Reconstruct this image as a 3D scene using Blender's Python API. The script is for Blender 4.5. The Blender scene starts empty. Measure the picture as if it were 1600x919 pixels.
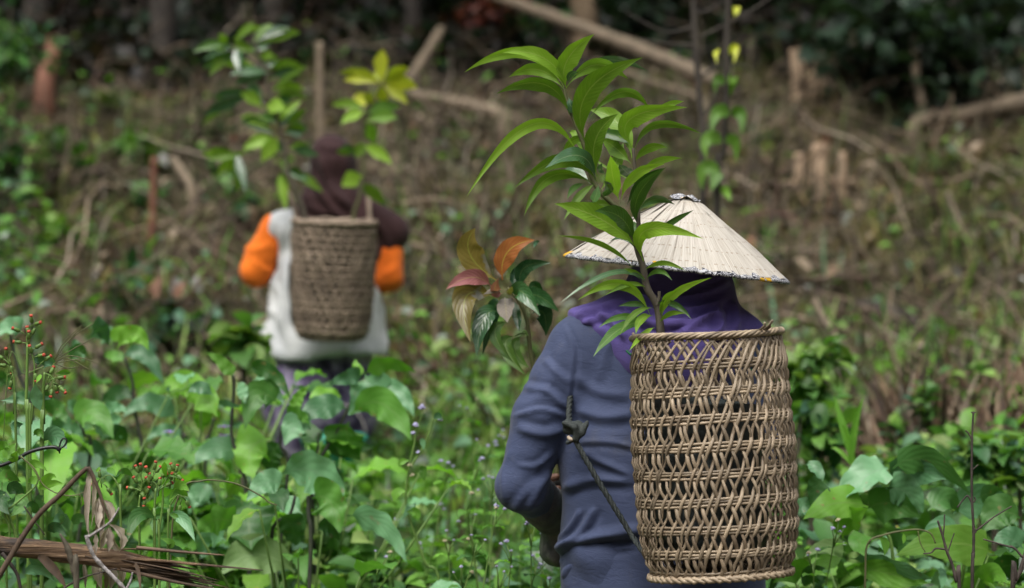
import bpy, math, random
import numpy as np
from mathutils import Vector, Matrix

R = math.radians
rnd = random.Random(7)
nrg = np.random.default_rng(11)
scene = bpy.context.scene
COL = scene.collection

# ------------------------------------------------------------------ camera, sky, sun, exposure
FPX = 3778.0                       # focal length in photograph pixels (85 mm on a 36 mm frame)
PITCH = math.atan((459.5 - 345.0) / FPX)
CAM = Vector((0.0, 0.0, 1.5))
FWD = Vector((0, math.cos(PITCH), -math.sin(PITCH)))
UPV = Vector((0, math.sin(PITCH), math.cos(PITCH)))
cam_data = bpy.data.cameras.new('camera')
cam_data.lens = 85.0
cam_data.sensor_width = 36.0
cam_data.clip_start = 0.1
cam_data.clip_end = 500.0
cam_data.dof.use_dof = True
cam_data.dof.focus_distance = 4.78
cam_data.dof.aperture_fstop = 2.9
cam = bpy.data.objects.new('camera', cam_data)
cam.location = CAM
cam.rotation_euler = (math.pi / 2 - PITCH, 0, 0)
COL.objects.link(cam)
scene.camera = cam

SUN_EL, SUN_AZ = R(62), R(200)
world = bpy.data.worlds.new('World')
scene.world = world
world.use_nodes = True
wt = world.node_tree
wt.nodes.clear()
sky = wt.nodes.new('ShaderNodeTexSky')
sky.sky_type = 'NISHITA'
sky.sun_disc = False
sky.sun_elevation = SUN_EL
sky.sun_rotation = SUN_AZ
sky.air_density = 1.0
sky.dust_density = 6.0
sky.ozone_density = 1.0
hs = wt.nodes.new('ShaderNodeHueSaturation')
hs.inputs['Saturation'].default_value = 0.42
bg = wt.nodes.new('ShaderNodeBackground')
bg.inputs['Strength'].default_value = 0.10
wo = wt.nodes.new('ShaderNodeOutputWorld')
wt.links.new(sky.outputs[0], hs.inputs['Color'])
wt.links.new(hs.outputs[0], bg.inputs['Color'])
wt.links.new(bg.outputs[0], wo.inputs['Surface'])
sun_d = bpy.data.lights.new('sun', 'SUN')
sun_d.energy = 0.9
sun_d.angle = R(40)
sun_d.color = (1.0, 0.98, 0.95)
sun = bpy.data.objects.new('sun', sun_d)
# from behind the camera's left shoulder, high, filtered by cloud
sdir = Vector((-math.sin(R(25)) * math.cos(SUN_EL), -math.cos(R(25)) * math.cos(SUN_EL), math.sin(SUN_EL)))
sun.rotation_euler = (-sdir).to_track_quat('-Z', 'Y').to_euler()
sun.location = (0, 0, 20)
COL.objects.link(sun)
sky.sun_rotation = math.atan2(sdir.x, sdir.y)
scene.view_settings.view_transform = 'Standard'
scene.view_settings.look = 'None'
scene.view_settings.gamma = 1.0
scene.view_settings.use_curve_mapping = False
scene.view_settings.exposure = 1.28
scene.render.engine = 'CYCLES'
scene.cycles.max_bounces = 6
scene.cycles.use_denoising = True


def W(px, py, D):
    """Where the thing seen at this place of the photograph stands, D metres in front of the camera."""
    return CAM + FWD * D + Vector((1, 0, 0)) * ((px - 800.0) / FPX * D) + UPV * ((459.5 - py) / FPX * D)


def zoomer(x0, y0, s):
    return lambda zx, zy: (x0 + zx / s, y0 + zy / s)


# ------------------------------------------------------------------ object helpers
def new_obj(name, data, parent=None):
    o = bpy.data.objects.new(name, data)
    COL.objects.link(o)
    if parent is not None:
        o.parent = parent
    return o


def tag(o, label=None, cat=None, group=None, kind=None):
    if label: o['label'] = label
    if cat: o['category'] = cat
    if group: o['group'] = group
    if kind: o['kind'] = kind
    return o


def empty(name, loc, label=None, cat=None, group=None):
    o = new_obj(name, None)
    o.empty_display_size = 0.05
    o.location = loc
    return tag(o, label, cat, group)


class MB:
    def __init__(s):
        s.v, s.f, s.uv, s.mi = [], [], [], []

    def add(s, verts, faces, uvs=None, mi=0):
        n = len(s.v)
        s.v.extend(verts)
        for f in faces:
            s.f.append(tuple(i + n for i in f))
            s.mi.append(mi)
        s.uv.extend(uvs if uvs is not None else [(0.0, 0.0)] * len(verts))

    def tube(s, pts, rad, n=8, flat=1.0, cap=True, mi=0, phase=0.0):
        pts = [Vector(p) for p in pts]
        m = len(pts)
        if not hasattr(rad, '__len__'): rad = [rad] * m
        T = []
        for i in range(m):
            t = pts[min(i + 1, m - 1)] - pts[max(i - 1, 0)]
            T.append(t.normalized() if t.length > 1e-9 else Vector((0, 0, 1)))
        ref = Vector((0, 0, 1)) if abs(T[0].z) < 0.9 else Vector((1, 0, 0))
        N = T[0].cross(ref).normalized()
        V, U = [], []
        L = 0.0
        for i in range(m):
            if i:
                N = (N - T[i] * N.dot(T[i]))
                N = N.normalized() if N.length > 1e-9 else T[i].orthogonal().normalized()
                L += (pts[i] - pts[i - 1]).length
            B = T[i].cross(N)
            for k in range(n):
                a = 2 * math.pi * k / n + phase
                V.append(pts[i] + N * (math.cos(a) * rad[i]) + B * (math.sin(a) * rad[i] * flat))
                U.append((k / n, L))
        F = []
        for i in range(m - 1):
            for k in range(n):
                k2 = (k + 1) % n
                F.append((i * n + k, i * n + k2, (i + 1) * n + k2, (i + 1) * n + k))
        if cap:
            F.append(tuple(range(n - 1, -1, -1)))
            F.append(tuple((m - 1) * n + k for k in range(n)))
        s.add(V, F, U, mi)

    def mesh(s, name, mats, smooth=True):
        me = bpy.data.meshes.new(name)
        me.from_pydata([tuple(v) for v in s.v], [], s.f)
        uvl = me.uv_layers.new(name='UVMap')
        li = np.empty(len(me.loops), dtype=np.int32)
        me.loops.foreach_get('vertex_index', li)
        uv = np.array(s.uv, dtype=np.float32)[li]
        uvl.data.foreach_set('uv', uv.ravel())
        for m in (mats if isinstance(mats, (list, tuple)) else [mats]):
            me.materials.append(m)
        me.polygons.foreach_set('material_index', np.array(s.mi, dtype=np.int32))
        if smooth:
            me.polygons.foreach_set('use_smooth', np.ones(len(me.polygons), dtype=bool))
        me.update()
        return me

    def build(s, name, mats, parent=None, smooth=True):
        """Vertices are in world coordinates; they are moved into the parent's frame."""
        if parent is not None:
            o = parent
            off = Vector((0, 0, 0))
            while o is not None:
                off += Vector(o.location)
                o = o.parent
            s.v = [Vector(v) - off for v in s.v]
        return new_obj(name, s.mesh(name, mats, smooth), parent)


def spline(pts, per=6):
    """Catmull-Rom through the points."""
    P = [Vector(p) for p in pts]
    if len(P) < 3: per = max(per, 2)
    out = []
    for i in range(len(P) - 1):
        p0, p1, p2, p3 = P[max(i - 1, 0)], P[i], P[i + 1], P[min(i + 2, len(P) - 1)]
        for k in range(per):
            t = k / per
            out.append(0.5 * ((2 * p1) + (p2 - p0) * t + (2 * p0 - 5 * p1 + 4 * p2 - p3) * t * t + (3 * p1 - p0 - 3 * p2 + p3) * t ** 3))
    out.append(P[-1])
    return out


def lerp(a, b, t): return a + (b - a) * t


def radii(r0, r1, n, jit=0.0):
    return [lerp(r0, r1, i / max(n - 1, 1)) * (1 + jit * (rnd.random() - 0.5)) for i in range(n)]


# ------------------------------------------------------------------ materials
def nodes_of(m):
    m.use_nodes = True
    t = m.node_tree
    t.nodes.clear()
    return t, t.nodes, t.links


def mnode(N, L, op, a, b=None, c=None):
    n = N.new('ShaderNodeMath'); n.operation = op
    for i, x in enumerate((a, b, c)):
        if x is None: continue
        if hasattr(x, 'is_linked') or hasattr(x, 'links'): L.new(x, n.inputs[i])
        else: n.inputs[i].default_value = x
    return n.outputs[0]


def mixc(N, L, fac, a, b, mode='MIX'):
    n = N.new('ShaderNodeMix'); n.data_type = 'RGBA'; n.blend_type = mode
    for sock, x in ((n.inputs[0], fac), (n.inputs[6], a), (n.inputs[7], b)):
        if hasattr(x, 'links'): L.new(x, sock)
        elif isinstance(x, (tuple, list)): sock.default_value = tuple(x) + ((1,) if len(x) == 3 else ())
        else: sock.default_value = x
    return n.outputs[2]


def ramp(N, L, fac, stops):
    n = N.new('ShaderNodeValToRGB')
    while len(n.color_ramp.elements) < len(stops): n.color_ramp.elements.new(0.5)
    for e, (p, c) in zip(n.color_ramp.elements, stops):
        e.position = p
        e.color = tuple(c) + ((1,) if len(c) == 3 else ())
    L.new(fac, n.inputs[0])
    return n.outputs[0]


def noise(N, L, vec, scale, detail=4, rough=0.55, dist=0.0):
    n = N.new('ShaderNodeTexNoise')
    n.inputs['Scale'].default_value = scale
    n.inputs['Detail'].default_value = detail
    n.inputs['Roughness'].default_value = rough
    n.inputs['Distortion'].default_value = dist
    L.new(vec, n.inputs['Vector'])
    return n.outputs['Fac']


def mapping(N, L, vec, scale):
    n = N.new('ShaderNodeMapping')
    n.inputs['Scale'].default_value = scale
    L.new(vec, n.inputs['Vector'])
    return n.outputs[0]


def finish(t, N, L, color, rough, bump=None, bstr=0.3, bdist=0.01, spec=0.5, sheen=0.0, transl=None, tw=0.3):
    p = N.new('ShaderNodeBsdfPrincipled')
    for sock, x in ((p.inputs['Base Color'], color), (p.inputs['Roughness'], rough)):
        if hasattr(x, 'links'): L.new(x, sock)
        elif isinstance(x, (tuple, list)): sock.default_value = tuple(x) + ((1,) if len(x) == 3 else ())
        else: sock.default_value = x
    p.inputs['Specular IOR Level'].default_value = spec
    if sheen:
        p.inputs['Sheen Weight'].default_value = sheen
        p.inputs['Sheen Roughness'].default_value = 0.5
    if bump is not None:
        b = N.new('ShaderNodeBump')
        b.inputs['Strength'].default_value = bstr
        b.inputs['Distance'].default_value = bdist
        L.new(bump, b.inputs['Height'])
        L.new(b.outputs[0], p.inputs['Normal'])
    o = N.new('ShaderNodeOutputMaterial')
    if transl is not None:
        tr = N.new('ShaderNodeBsdfTranslucent')
        L.new(transl, tr.inputs['Color'])
        ms = N.new('ShaderNodeMixShader')
        ms.inputs[0].default_value = tw
        L.new(p.outputs[0], ms.inputs[1]); L.new(tr.outputs[0], ms.inputs[2])
        L.new(ms.outputs[0], o.inputs['Surface'])
    else:
        L.new(p.outputs[0], o.inputs['Surface'])


def mat_plain(name, c1, c2, scale=30.0, stretch=(1, 1, 1), rough=0.7, bump=0.3, bdist=0.003, spec=0.4, sheen=0.0, coord='Object', c3=None, rvar=0.15, detail=5, contrast=0.18):
    m = bpy.data.materials.new(name)
    t, N, L = nodes_of(m)
    tc = N.new('ShaderNodeTexCoord')
    v = mapping(N, L, tc.outputs[coord], stretch)
    n1 = noise(N, L, v, scale, detail)
    stops = [(0.5 - contrast, c1), (0.5 + contrast, c2)]
    if c3: stops.append((0.5 + contrast * 2, c3))
    col = ramp(N, L, n1, stops)
    oi = N.new('ShaderNodeObjectInfo')
    val = mnode(N, L, 'MULTIPLY_ADD', oi.outputs['Random'], 2 * rvar, 1 - rvar)
    h = N.new('ShaderNodeHueSaturation')
    L.new(val, h.inputs['Value']); L.new(col, h.inputs['Color'])
    finish(t, N, L, h.outputs[0], rough, n1 if bump else None, bump, bdist, spec, sheen)
    return m


def mat_leaf(name, cols, vein=(0.16, 0.24, 0.06), rough=0.35, veins=9.0, slant=0.55, veinamt=0.5, tw=0.3, under=None, spots=None, spec=0.5, vbump=0.2, rvar=0.22):
    """Leaf blade on UV (u across, v along), with midrib and side veins; cols = two tones."""
    m = bpy.data.materials.new(name)
    t, N, L = nodes_of(m)
    tc = N.new('ShaderNodeTexCoord')
    sep = N.new('ShaderNodeSeparateXYZ')
    L.new(tc.outputs['UV'], sep.inputs[0])
    u = mnode(N, L, 'ABSOLUTE', mnode(N, L, 'SUBTRACT', sep.outputs[0], 0.5))
    v = sep.outputs[1]
    mid = mnode(N, L, 'LESS_THAN', u, 0.028)
    ph = mnode(N, L, 'FRACT', mnode(N, L, 'MULTIPLY', mnode(N, L, 'SUBTRACT', v, mnode(N, L, 'MULTIPLY', u, slant)), veins))
    side = mnode(N, L, 'ABSOLUTE', mnode(N, L, 'SUBTRACT', ph, 0.5))
    sidem = mnode(N, L, 'LESS_THAN', side, 0.07)
    n1 = noise(N, L, tc.outputs['Object'], 14.0, 4)
    n2 = noise(N, L, tc.outputs['Object'], 160.0, 3)
    oi = N.new('ShaderNodeObjectInfo')
    fac = mnode(N, L, 'ADD', mnode(N, L, 'MULTIPLY', n1, 0.6), mnode(N, L, 'MULTIPLY', oi.outputs['Random'], 0.5))
    base = ramp(N, L, fac, [(0.3, cols[0]), (0.75, cols[1])])
    vf = mnode(N, L, 'MULTIPLY', mnode(N, L, 'MAXIMUM', mid, mnode(N, L, 'MULTIPLY', sidem, 0.28)), veinamt)
    col = mixc(N, L, vf, base, vein)
    if spots:
        sp = ramp(N, L, noise(N, L, tc.outputs['Object'], spots[1], 3), [(spots[2], (0, 0, 0)), (spots[2] + 0.05, (1, 1, 1))])
        col = mixc(N, L, sp, col, spots[0])
    geo = N.new('ShaderNodeNewGeometry')
    if under:
        col = mixc(N, L, mnode(N, L, 'MULTIPLY', geo.outputs['Backfacing'], 0.75), col, under)
    val = mnode(N, L, 'MULTIPLY_ADD', oi.outputs['Random'], 2 * rvar, 1 - rvar)
    h = N.new('ShaderNodeHueSaturation')
    L.new(val, h.inputs['Value']); L.new(col, h.inputs['Color'])
    tcol = mixc(N, L, 1.0, h.outputs[0], (1.5, 1.7, 0.7), 'MULTIPLY')
    hgt = mnode(N, L, 'ADD', mnode(N, L, 'MULTIPLY', side, 1.2), mnode(N, L, 'MULTIPLY', n2, 0.35))
    rg = mnode(N, L, 'MULTIPLY_ADD', n1, 0.3, rough - 0.12)
    finish(t, N, L, h.outputs[0], rg, hgt, vbump, 0.0035, spec, 0.0, tcol, tw)
    return m


def mat_attr(name, rough=0.7, tw=0.0, spec=0.3):
    """Colour from the mesh's own tint attribute: mixed plants and litter of many colours."""
    m = bpy.data.materials.new(name)
    t, N, L = nodes_of(m)
    a = N.new('ShaderNodeAttribute'); a.attribute_name = 'tint'
    tc = N.new('ShaderNodeTexCoord')
    n1 = noise(N, L, tc.outputs['Object'], 25.0, 3)
    val = mnode(N, L, 'MULTIPLY_ADD', n1, 0.7, 0.65)
    h = N.new('ShaderNodeHueSaturation')
    L.new(val, h.inputs['Value']); L.new(a.outputs['Color'], h.inputs['Color'])
    if tw:
        tcol = mixc(N, L, 1.0, h.outputs[0], (1.5, 1.6, 0.7), 'MULTIPLY')
        finish(t, N, L, h.outputs[0], rough, None, spec=spec, transl=tcol, tw=tw)
    else:
        finish(t, N, L, h.outputs[0], rough, None, spec=spec)
    return m


M = {}
# mango-type leaves
M['mango'] = mat_leaf('mango_leaf', [(0.105, 0.215, 0.014), (0.19, 0.335, 0.026)], vein=(0.30, 0.40, 0.10), rough=0.42, veins=16, slant=0.35, veinamt=0.55, spots=((0.25, 0.30, 0.08), 60.0, 0.72), tw=0.34)
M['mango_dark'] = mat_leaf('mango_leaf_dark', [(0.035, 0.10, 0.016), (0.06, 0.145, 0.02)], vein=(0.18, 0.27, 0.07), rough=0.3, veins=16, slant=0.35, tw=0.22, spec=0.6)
M['mango_wet'] = mat_leaf('mango_leaf_wet', [(0.035, 0.10, 0.035), (0.06, 0.14, 0.05)], vein=(0.22, 0.3, 0.15), rough=0.17, veins=16, slant=0.35, tw=0.15, spec=1.0)
M['yellow_leaf'] = mat_leaf('yellow_leaf', [(0.30, 0.36, 0.016), (0.44, 0.46, 0.03)], vein=(0.45, 0.5, 0.12), rough=0.4, veins=12, tw=0.35)
# avocado-type leaves
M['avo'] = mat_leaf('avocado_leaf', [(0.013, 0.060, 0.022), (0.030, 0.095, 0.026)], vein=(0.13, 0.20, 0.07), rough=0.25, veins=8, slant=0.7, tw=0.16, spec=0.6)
M['avo_light'] = mat_leaf('avocado_leaf_light', [(0.06, 0.15, 0.02), (0.10, 0.19, 0.03)], vein=(0.25, 0.33, 0.1), rough=0.4, veins=8, slant=0.7, tw=0.3)
M['avo_olive'] = mat_leaf('avocado_leaf_olive', [(0.12, 0.10, 0.022), (0.19, 0.14, 0.03)], vein=(0.30, 0.32, 0.06), rough=0.33, veins=8, slant=0.7, veinamt=0.5, tw=0.25, spots=((0.20, 0.19, 0.16), 18.0, 0.6))
M['avo_orange'] = mat_leaf('avocado_leaf_orange', [(0.22, 0.075, 0.015), (0.30, 0.10, 0.03)], vein=(0.42, 0.33, 0.06), rough=0.33, veins=8, slant=0.7, veinamt=0.7, tw=0.25)
M['avo_red'] = mat_leaf('avocado_leaf_red', [(0.16, 0.045, 0.05), (0.26, 0.10, 0.10)], vein=(0.36, 0.25, 0.1), rough=0.3, veins=8, slant=0.7, tw=0.2)
M['avo_grey'] = mat_leaf('avocado_leaf_grey', [(0.15, 0.135, 0.11), (0.21, 0.185, 0.16)], vein=(0.26, 0.24, 0.12), rough=0.3, veins=8, slant=0.7, tw=0.15)
# eggplant-type leaves and broad leaves
M['egg'] = mat_leaf('broad_leaf', [(0.0413, 0.1403, 0.0251), (0.0886, 0.2315, 0.032)], vein=(0.13, 0.23, 0.07), rough=0.5, veins=5.5, slant=0.9, tw=0.28, veinamt=0.4, spots=((0.16, 0.17, 0.05), 45, 0.66))
M['egg_light'] = mat_leaf('broad_leaf_light', [(0.1033, 0.2806, 0.0285), (0.1623, 0.3648, 0.0399)], vein=(0.18, 0.30, 0.08), rough=0.5, veins=5.5, slant=0.9, tw=0.36, veinamt=0.4, spots=((0.24, 0.22, 0.06), 55, 0.68))
M['egg_blue'] = mat_leaf('broad_leaf_bluish', [(0.064, 0.1824, 0.0744), (0.121, 0.2736, 0.126)], vein=(0.14, 0.24, 0.14), rough=0.43, veins=5.5, slant=0.9, tw=0.16, veinamt=0.35, spec=0.55, spots=((0.16, 0.2, 0.1), 40, 0.66))
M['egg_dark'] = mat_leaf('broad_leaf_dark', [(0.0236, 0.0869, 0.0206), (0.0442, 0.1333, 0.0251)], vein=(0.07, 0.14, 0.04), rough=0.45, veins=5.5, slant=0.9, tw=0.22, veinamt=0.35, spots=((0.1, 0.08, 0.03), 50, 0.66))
M['egg_yellow'] = mat_leaf('broad_leaf_yellowing', [(0.09, 0.22, 0.022), (0.14, 0.28, 0.03)], vein=(0.2, 0.32, 0.07), rough=0.5, veins=5.5, slant=0.9, tw=0.36, spots=((0.30, 0.27, 0.05), 30.0, 0.68))
M['pale_leaf'] = mat_leaf('pale_leaf', [(0.16, 0.27, 0.09), (0.22, 0.34, 0.13)], vein=(0.26, 0.38, 0.17), rough=0.55, veins=6, slant=0.9, tw=0.3)
M['weed'] = mat_leaf('weed_leaf', [(0.0812, 0.2315, 0.0251), (0.1549, 0.3507, 0.0399)], vein=(0.15, 0.27, 0.07), rough=0.5, veins=5, tw=0.34, spots=((0.2, 0.2, 0.05), 60, 0.68))
M['dry_leaf'] = mat_leaf('dry_leaf', [(0.26, 0.215, 0.165), (0.46, 0.40, 0.33)], vein=(0.14, 0.105, 0.075), rough=0.75, veins=0.2, slant=0.0, tw=0.15, veinamt=0.8)
M['stem_green'] = mat_plain('green_stem', (0.08, 0.16, 0.03), (0.13, 0.22, 0.05), 60, (1, 1, 0.2), 0.5, 0.2, 0.001)
M['stem_brown'] = mat_plain('bark_stem', (0.045, 0.036, 0.024), (0.10, 0.088, 0.06), 90, (1, 1, 0.4), 0.75, 0.5, 0.002)
M['stem_olive'] = mat_plain('olive_stem', (0.075, 0.085, 0.028), (0.12, 0.12, 0.05), 90, (1, 1, 0.4), 0.6, 0.4, 0.002)
M['stem_purple'] = mat_plain('dark_purple_stem', (0.022, 0.022, 0.022), (0.05, 0.06, 0.035), 60, (1, 1, 0.4), 0.55, 0.3, 0.002)
M['twig'] = mat_plain('dark_twig', (0.03, 0.024, 0.02), (0.07, 0.055, 0.045), 80, (1, 1, 0.5), 0.8, 0.5, 0.002)
M['grey_twig'] = mat_plain('lichen_twig', (0.13, 0.12, 0.11), (0.34, 0.32, 0.31), 130, (1, 1, 1), 0.85, 0.6, 0.002, contrast=0.1)
M['dead_stem'] = mat_plain('dead_stem', (0.05, 0.035, 0.025), (0.12, 0.08, 0.05), 70, (1, 1, 0.5), 0.75, 0.5, 0.002)
def mat_log():
    m = bpy.data.materials.new('weathered_log')
    t, N, L = nodes_of(m)
    tc = N.new('ShaderNodeTexCoord')
    v = mapping(N, L, tc.outputs['Object'], (0.05, 1, 1))
    n1 = noise(N, L, v, 170, 6, 0.65, 0.6)
    n2 = noise(N, L, mapping(N, L, tc.outputs['Object'], (0.35, 1, 1)), 22, 5, 0.6)
    n3 = noise(N, L, v, 420, 4, 0.6)
    col = ramp(N, L, n1, [(0.30, (0.045, 0.030, 0.022)), (0.46, (0.15, 0.092, 0.052)), (0.58, (0.27, 0.175, 0.098)), (0.72, (0.34, 0.25, 0.16))])
    col = mixc(N, L, ramp(N, L, n2, [(0.48, (0, 0, 0)), (0.60, (1, 1, 1))]), col, (0.055, 0.042, 0.034))
    finish(t, N, L, col, 0.72, mnode(N, L, 'ADD', n1, mnode(N, L, 'MULTIPLY', n3, .5)), 1.0, 0.008, 0.35)
    return m


M['log_wood'] = mat_log()
M['splinter'] = mat_plain('splintered_wood', (0.045, 0.032, 0.023), (0.16, 0.105, 0.065), 60, (0.1, 1.5, 1.5), 0.8, 0.8, 0.003, rvar=0.4)
M['far_log'] = mat_plain('bare_log', (0.12, 0.095, 0.065), (0.22, 0.17, 0.115), 18, (1, 1, 1), 0.8, 0.5, 0.008)
M['far_log_pale'] = mat_plain('cut_wood', (0.26, 0.18, 0.115), (0.40, 0.29, 0.19), 18, (1, 1, 1), 0.8, 0.4, 0.008)
M['far_log_red'] = mat_plain('reddish_wood', (0.11, 0.045, 0.028), (0.19, 0.085, 0.05), 18, (1, 1, 1), 0.8, 0.4, 0.008)
M['far_bark'] = mat_plain('dark_bark', (0.022, 0.018, 0.015), (0.06, 0.05, 0.04), 14, (1, 1, 0.4), 0.85, 0.6, 0.012)
M['far_bark_tan'] = mat_plain('tan_bark', (0.12, 0.085, 0.05), (0.22, 0.16, 0.10), 14, (1, 1, 0.4), 0.85, 0.5, 0.012)
M['litter'] = mat_attr('litter_tint', 0.8)
M['greens'] = mat_attr('plant_tint', 0.5, 0.3, 0.4)
M['shirt'] = None

# ------------------------------------------------------------------ leaves
def interp(tab, t):
    for (a, x), (b, y) in zip(tab, tab[1:]):
        if t <= b: return lerp(x, y, (t - a) / max(b - a, 1e-9))
    return tab[-1][1]


PROF = {
    'lance': [(0, .05), (.08, .06), (.14, .30), (.3, .78), (.5, 1.0), (.68, .88), (.84, .48), (.94, .16), (1, .0)],
    'ovate': [(0, .05), (.07, .06), (.12, .35), (.25, .8), (.42, 1.0), (.6, .96), (.78, .66), (.9, .3), (1, .0)],
    'heart': [(0, .06), (.08, .07), (.085, .62), (.14, .86), (.28, 1.0), (.5, .9), (.7, .62), (.87, .28), (1, .0)],
    'lobed': [(0, .04), (.1, .05), (.12, .50), (.18, .82), (.25, .97), (.31, 1.0), (.37, .92), (.43, .93), (.48, .93), (.54, .85), (.60, .75), (.66, .71), (.71, .64), (.78, .49), (.84, .40), (.92, .19), (1, .0)],
    'lobed_deep': [(0, .04), (.1, .05), (.12, .46), (.18, .80), (.24, .98), (.30, 1.0), (.36, .84), (.42, .82), (.48, .90), (.54, .80), (.60, .64), (.66, .64), (.71, .60), (.78, .43), (.84, .38), (.92, .17), (1, .0)],
    'blade': [(0, .5), (.2, .9), (.5, 1.0), (.8, .6), (1, .0)],
    'crumple': [(0, .1), (.2, .5), (.35, 1.0), (.5, .6), (.65, .9), (.8, .5), (1, .05)],
}


def leaf_geo(base, mid, tip, width, roll=0.0, prof='lance', fold=0.25, wave=0.06, nu=14, nv=4, seed=0, facing=None, cup=0.0):
    """One blade: a curved midrib from base through mid to tip, folded along the midrib, wavy at the margin."""
    rr = random.Random(seed)
    base, mid, tip = Vector(base), Vector(mid), Vector(tip)
    c = 2 * mid - (base + tip) / 2
    pt = PROF[prof]
    V, U, F = [], [], []
    ph, ph2 = rr.random() * 6.28, rr.random() * 6.28
    fq = 2.5 + rr.random() * 2.0
    S_prev = None
    for i in range(nu + 1):
        t = i / nu
        p = base * (1 - t) ** 2 + c * (2 * t * (1 - t)) + tip * t * t
        T = ((c - base) * (1 - t) + (tip - c) * t)
        T = T.normalized() if T.length > 1e-9 else Vector((0, 0, 1))
        view = facing if facing is not None else (CAM - p).normalized()
        S = T.cross(view)
        if S.length < 0.25 and S_prev is not None: S = S_prev
        S = S.normalized()
        if S_prev is not None and S.dot(S_prev) < 0: S = -S
        S_prev = S
        S2 = Matrix.Rotation(roll + (t - 0.5) * (rr.random() - 0.5) * 0.1, 3, T) @ S
        Nn = S2.cross(T).normalized()
        hw0 = width * 0.5 * interp(pt, t)
        asym = 1 + .06 * math.sin(t * 9 + ph2)
        for k in range(nv + 1):
            s = k / nv * 2 - 1
            hw = hw0 * (asym if s > 0 else 2 - asym)
            wv = wave * width * math.sin(t * fq * 6.28 + ph + (1.5 if s > 0 else 0)) * abs(s) ** 2 * min(1, hw / (width * .25 + 1e-9))
            q = p + S2 * (s * hw * math.cos(fold * abs(s) * .6)) + Nn * (fold * abs(s) * hw - cup * hw * s * s + wv)
            V.append(q)
            U.append((k / nv, t))
    n1 = nv + 1
    for i in range(nu):
        for k in range(nv):
            F.append((i * n1 + k, i * n1 + k + 1, (i + 1) * n1 + k + 1, (i + 1) * n1 + k))
    return V, F, U


_seed = [100]


def px_leaf(parent, mat, pts, w, D, dtip=None, roll=None, prof='lance', name='leaf', fold=None, wave=0.05, dbase=0.0, nu=14, sag=None, cup=0.0, label=None):
    """A leaf whose midrib starts, passes and ends at the given places of the photograph; w = visible width there."""
    _seed[0] += 1
    rr = random.Random(_seed[0])
    if len(pts) == 2:
        (ax, ay), (bx, by) = pts
        L = math.hypot(bx - ax, by - ay)
        s = (0.10 if sag is None else sag) * L
        pts = [(ax, ay), ((ax + bx) / 2, (ay + by) / 2 - s), (bx, by)]
    if dtip is None: dtip = rr.uniform(-0.07, 0.09)
    if roll is None: roll = rr.uniform(-0.5, 0.5)
    if fold is None: fold = rr.uniform(0.12, 0.4)
    b = W(*pts[0], D + dbase)
    m = W(*pts[1], D + dbase + dtip * 0.45)
    t = W(*pts[2], D + dbase + dtip)
    wid = w / FPX * D / max(0.5, math.cos(roll))
    mb = MB()
    mb.add(*leaf_geo(b, m, t, wid, roll, prof, fold, wave, nu, 4, _seed[0], cup=cup))
    o = mb.build(name, mat, parent)
    if label: o['label'] = label
    return o


def dir_leaf(mb, base, az, pitch, length, width, prof='ovate', droop=0.35, roll=0.0, fold=0.2, seed=0, nu=8, nv=2, wave=0.06):
    """A leaf leaving base in a compass direction, drooping; its upper face looks at the sky."""
    d = Vector((math.cos(az) * math.cos(pitch), math.sin(az) * math.cos(pitch), math.sin(pitch)))
    base = Vector(base)
    tip = base + d * length - Vector((0, 0, droop * length))
    mid = base + d * length * 0.52 + Vector((0, 0, -droop * length * 0.16))
    up = Vector((0, 0, 1)) - d * d.z + Vector((-d.x, -d.y, 0)) * 0.2
    mb.add(*leaf_geo(base, mid, tip, width, roll, prof, fold, wave, nu, nv, seed, facing=up.normalized()))


# templates for scattered masses (n,3) vertices, faces
def template(prof, nu, nv, width, droop, fold=0.25, seed=1):
    mb = MB()
    dir_leaf(mb, (0, 0, 0), 0.0, 0.25, 1.0, width, prof, droop, 0.0, fold, seed, nu, nv)
    return np.array([tuple(v) for v in mb.v]), mb.f


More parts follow.
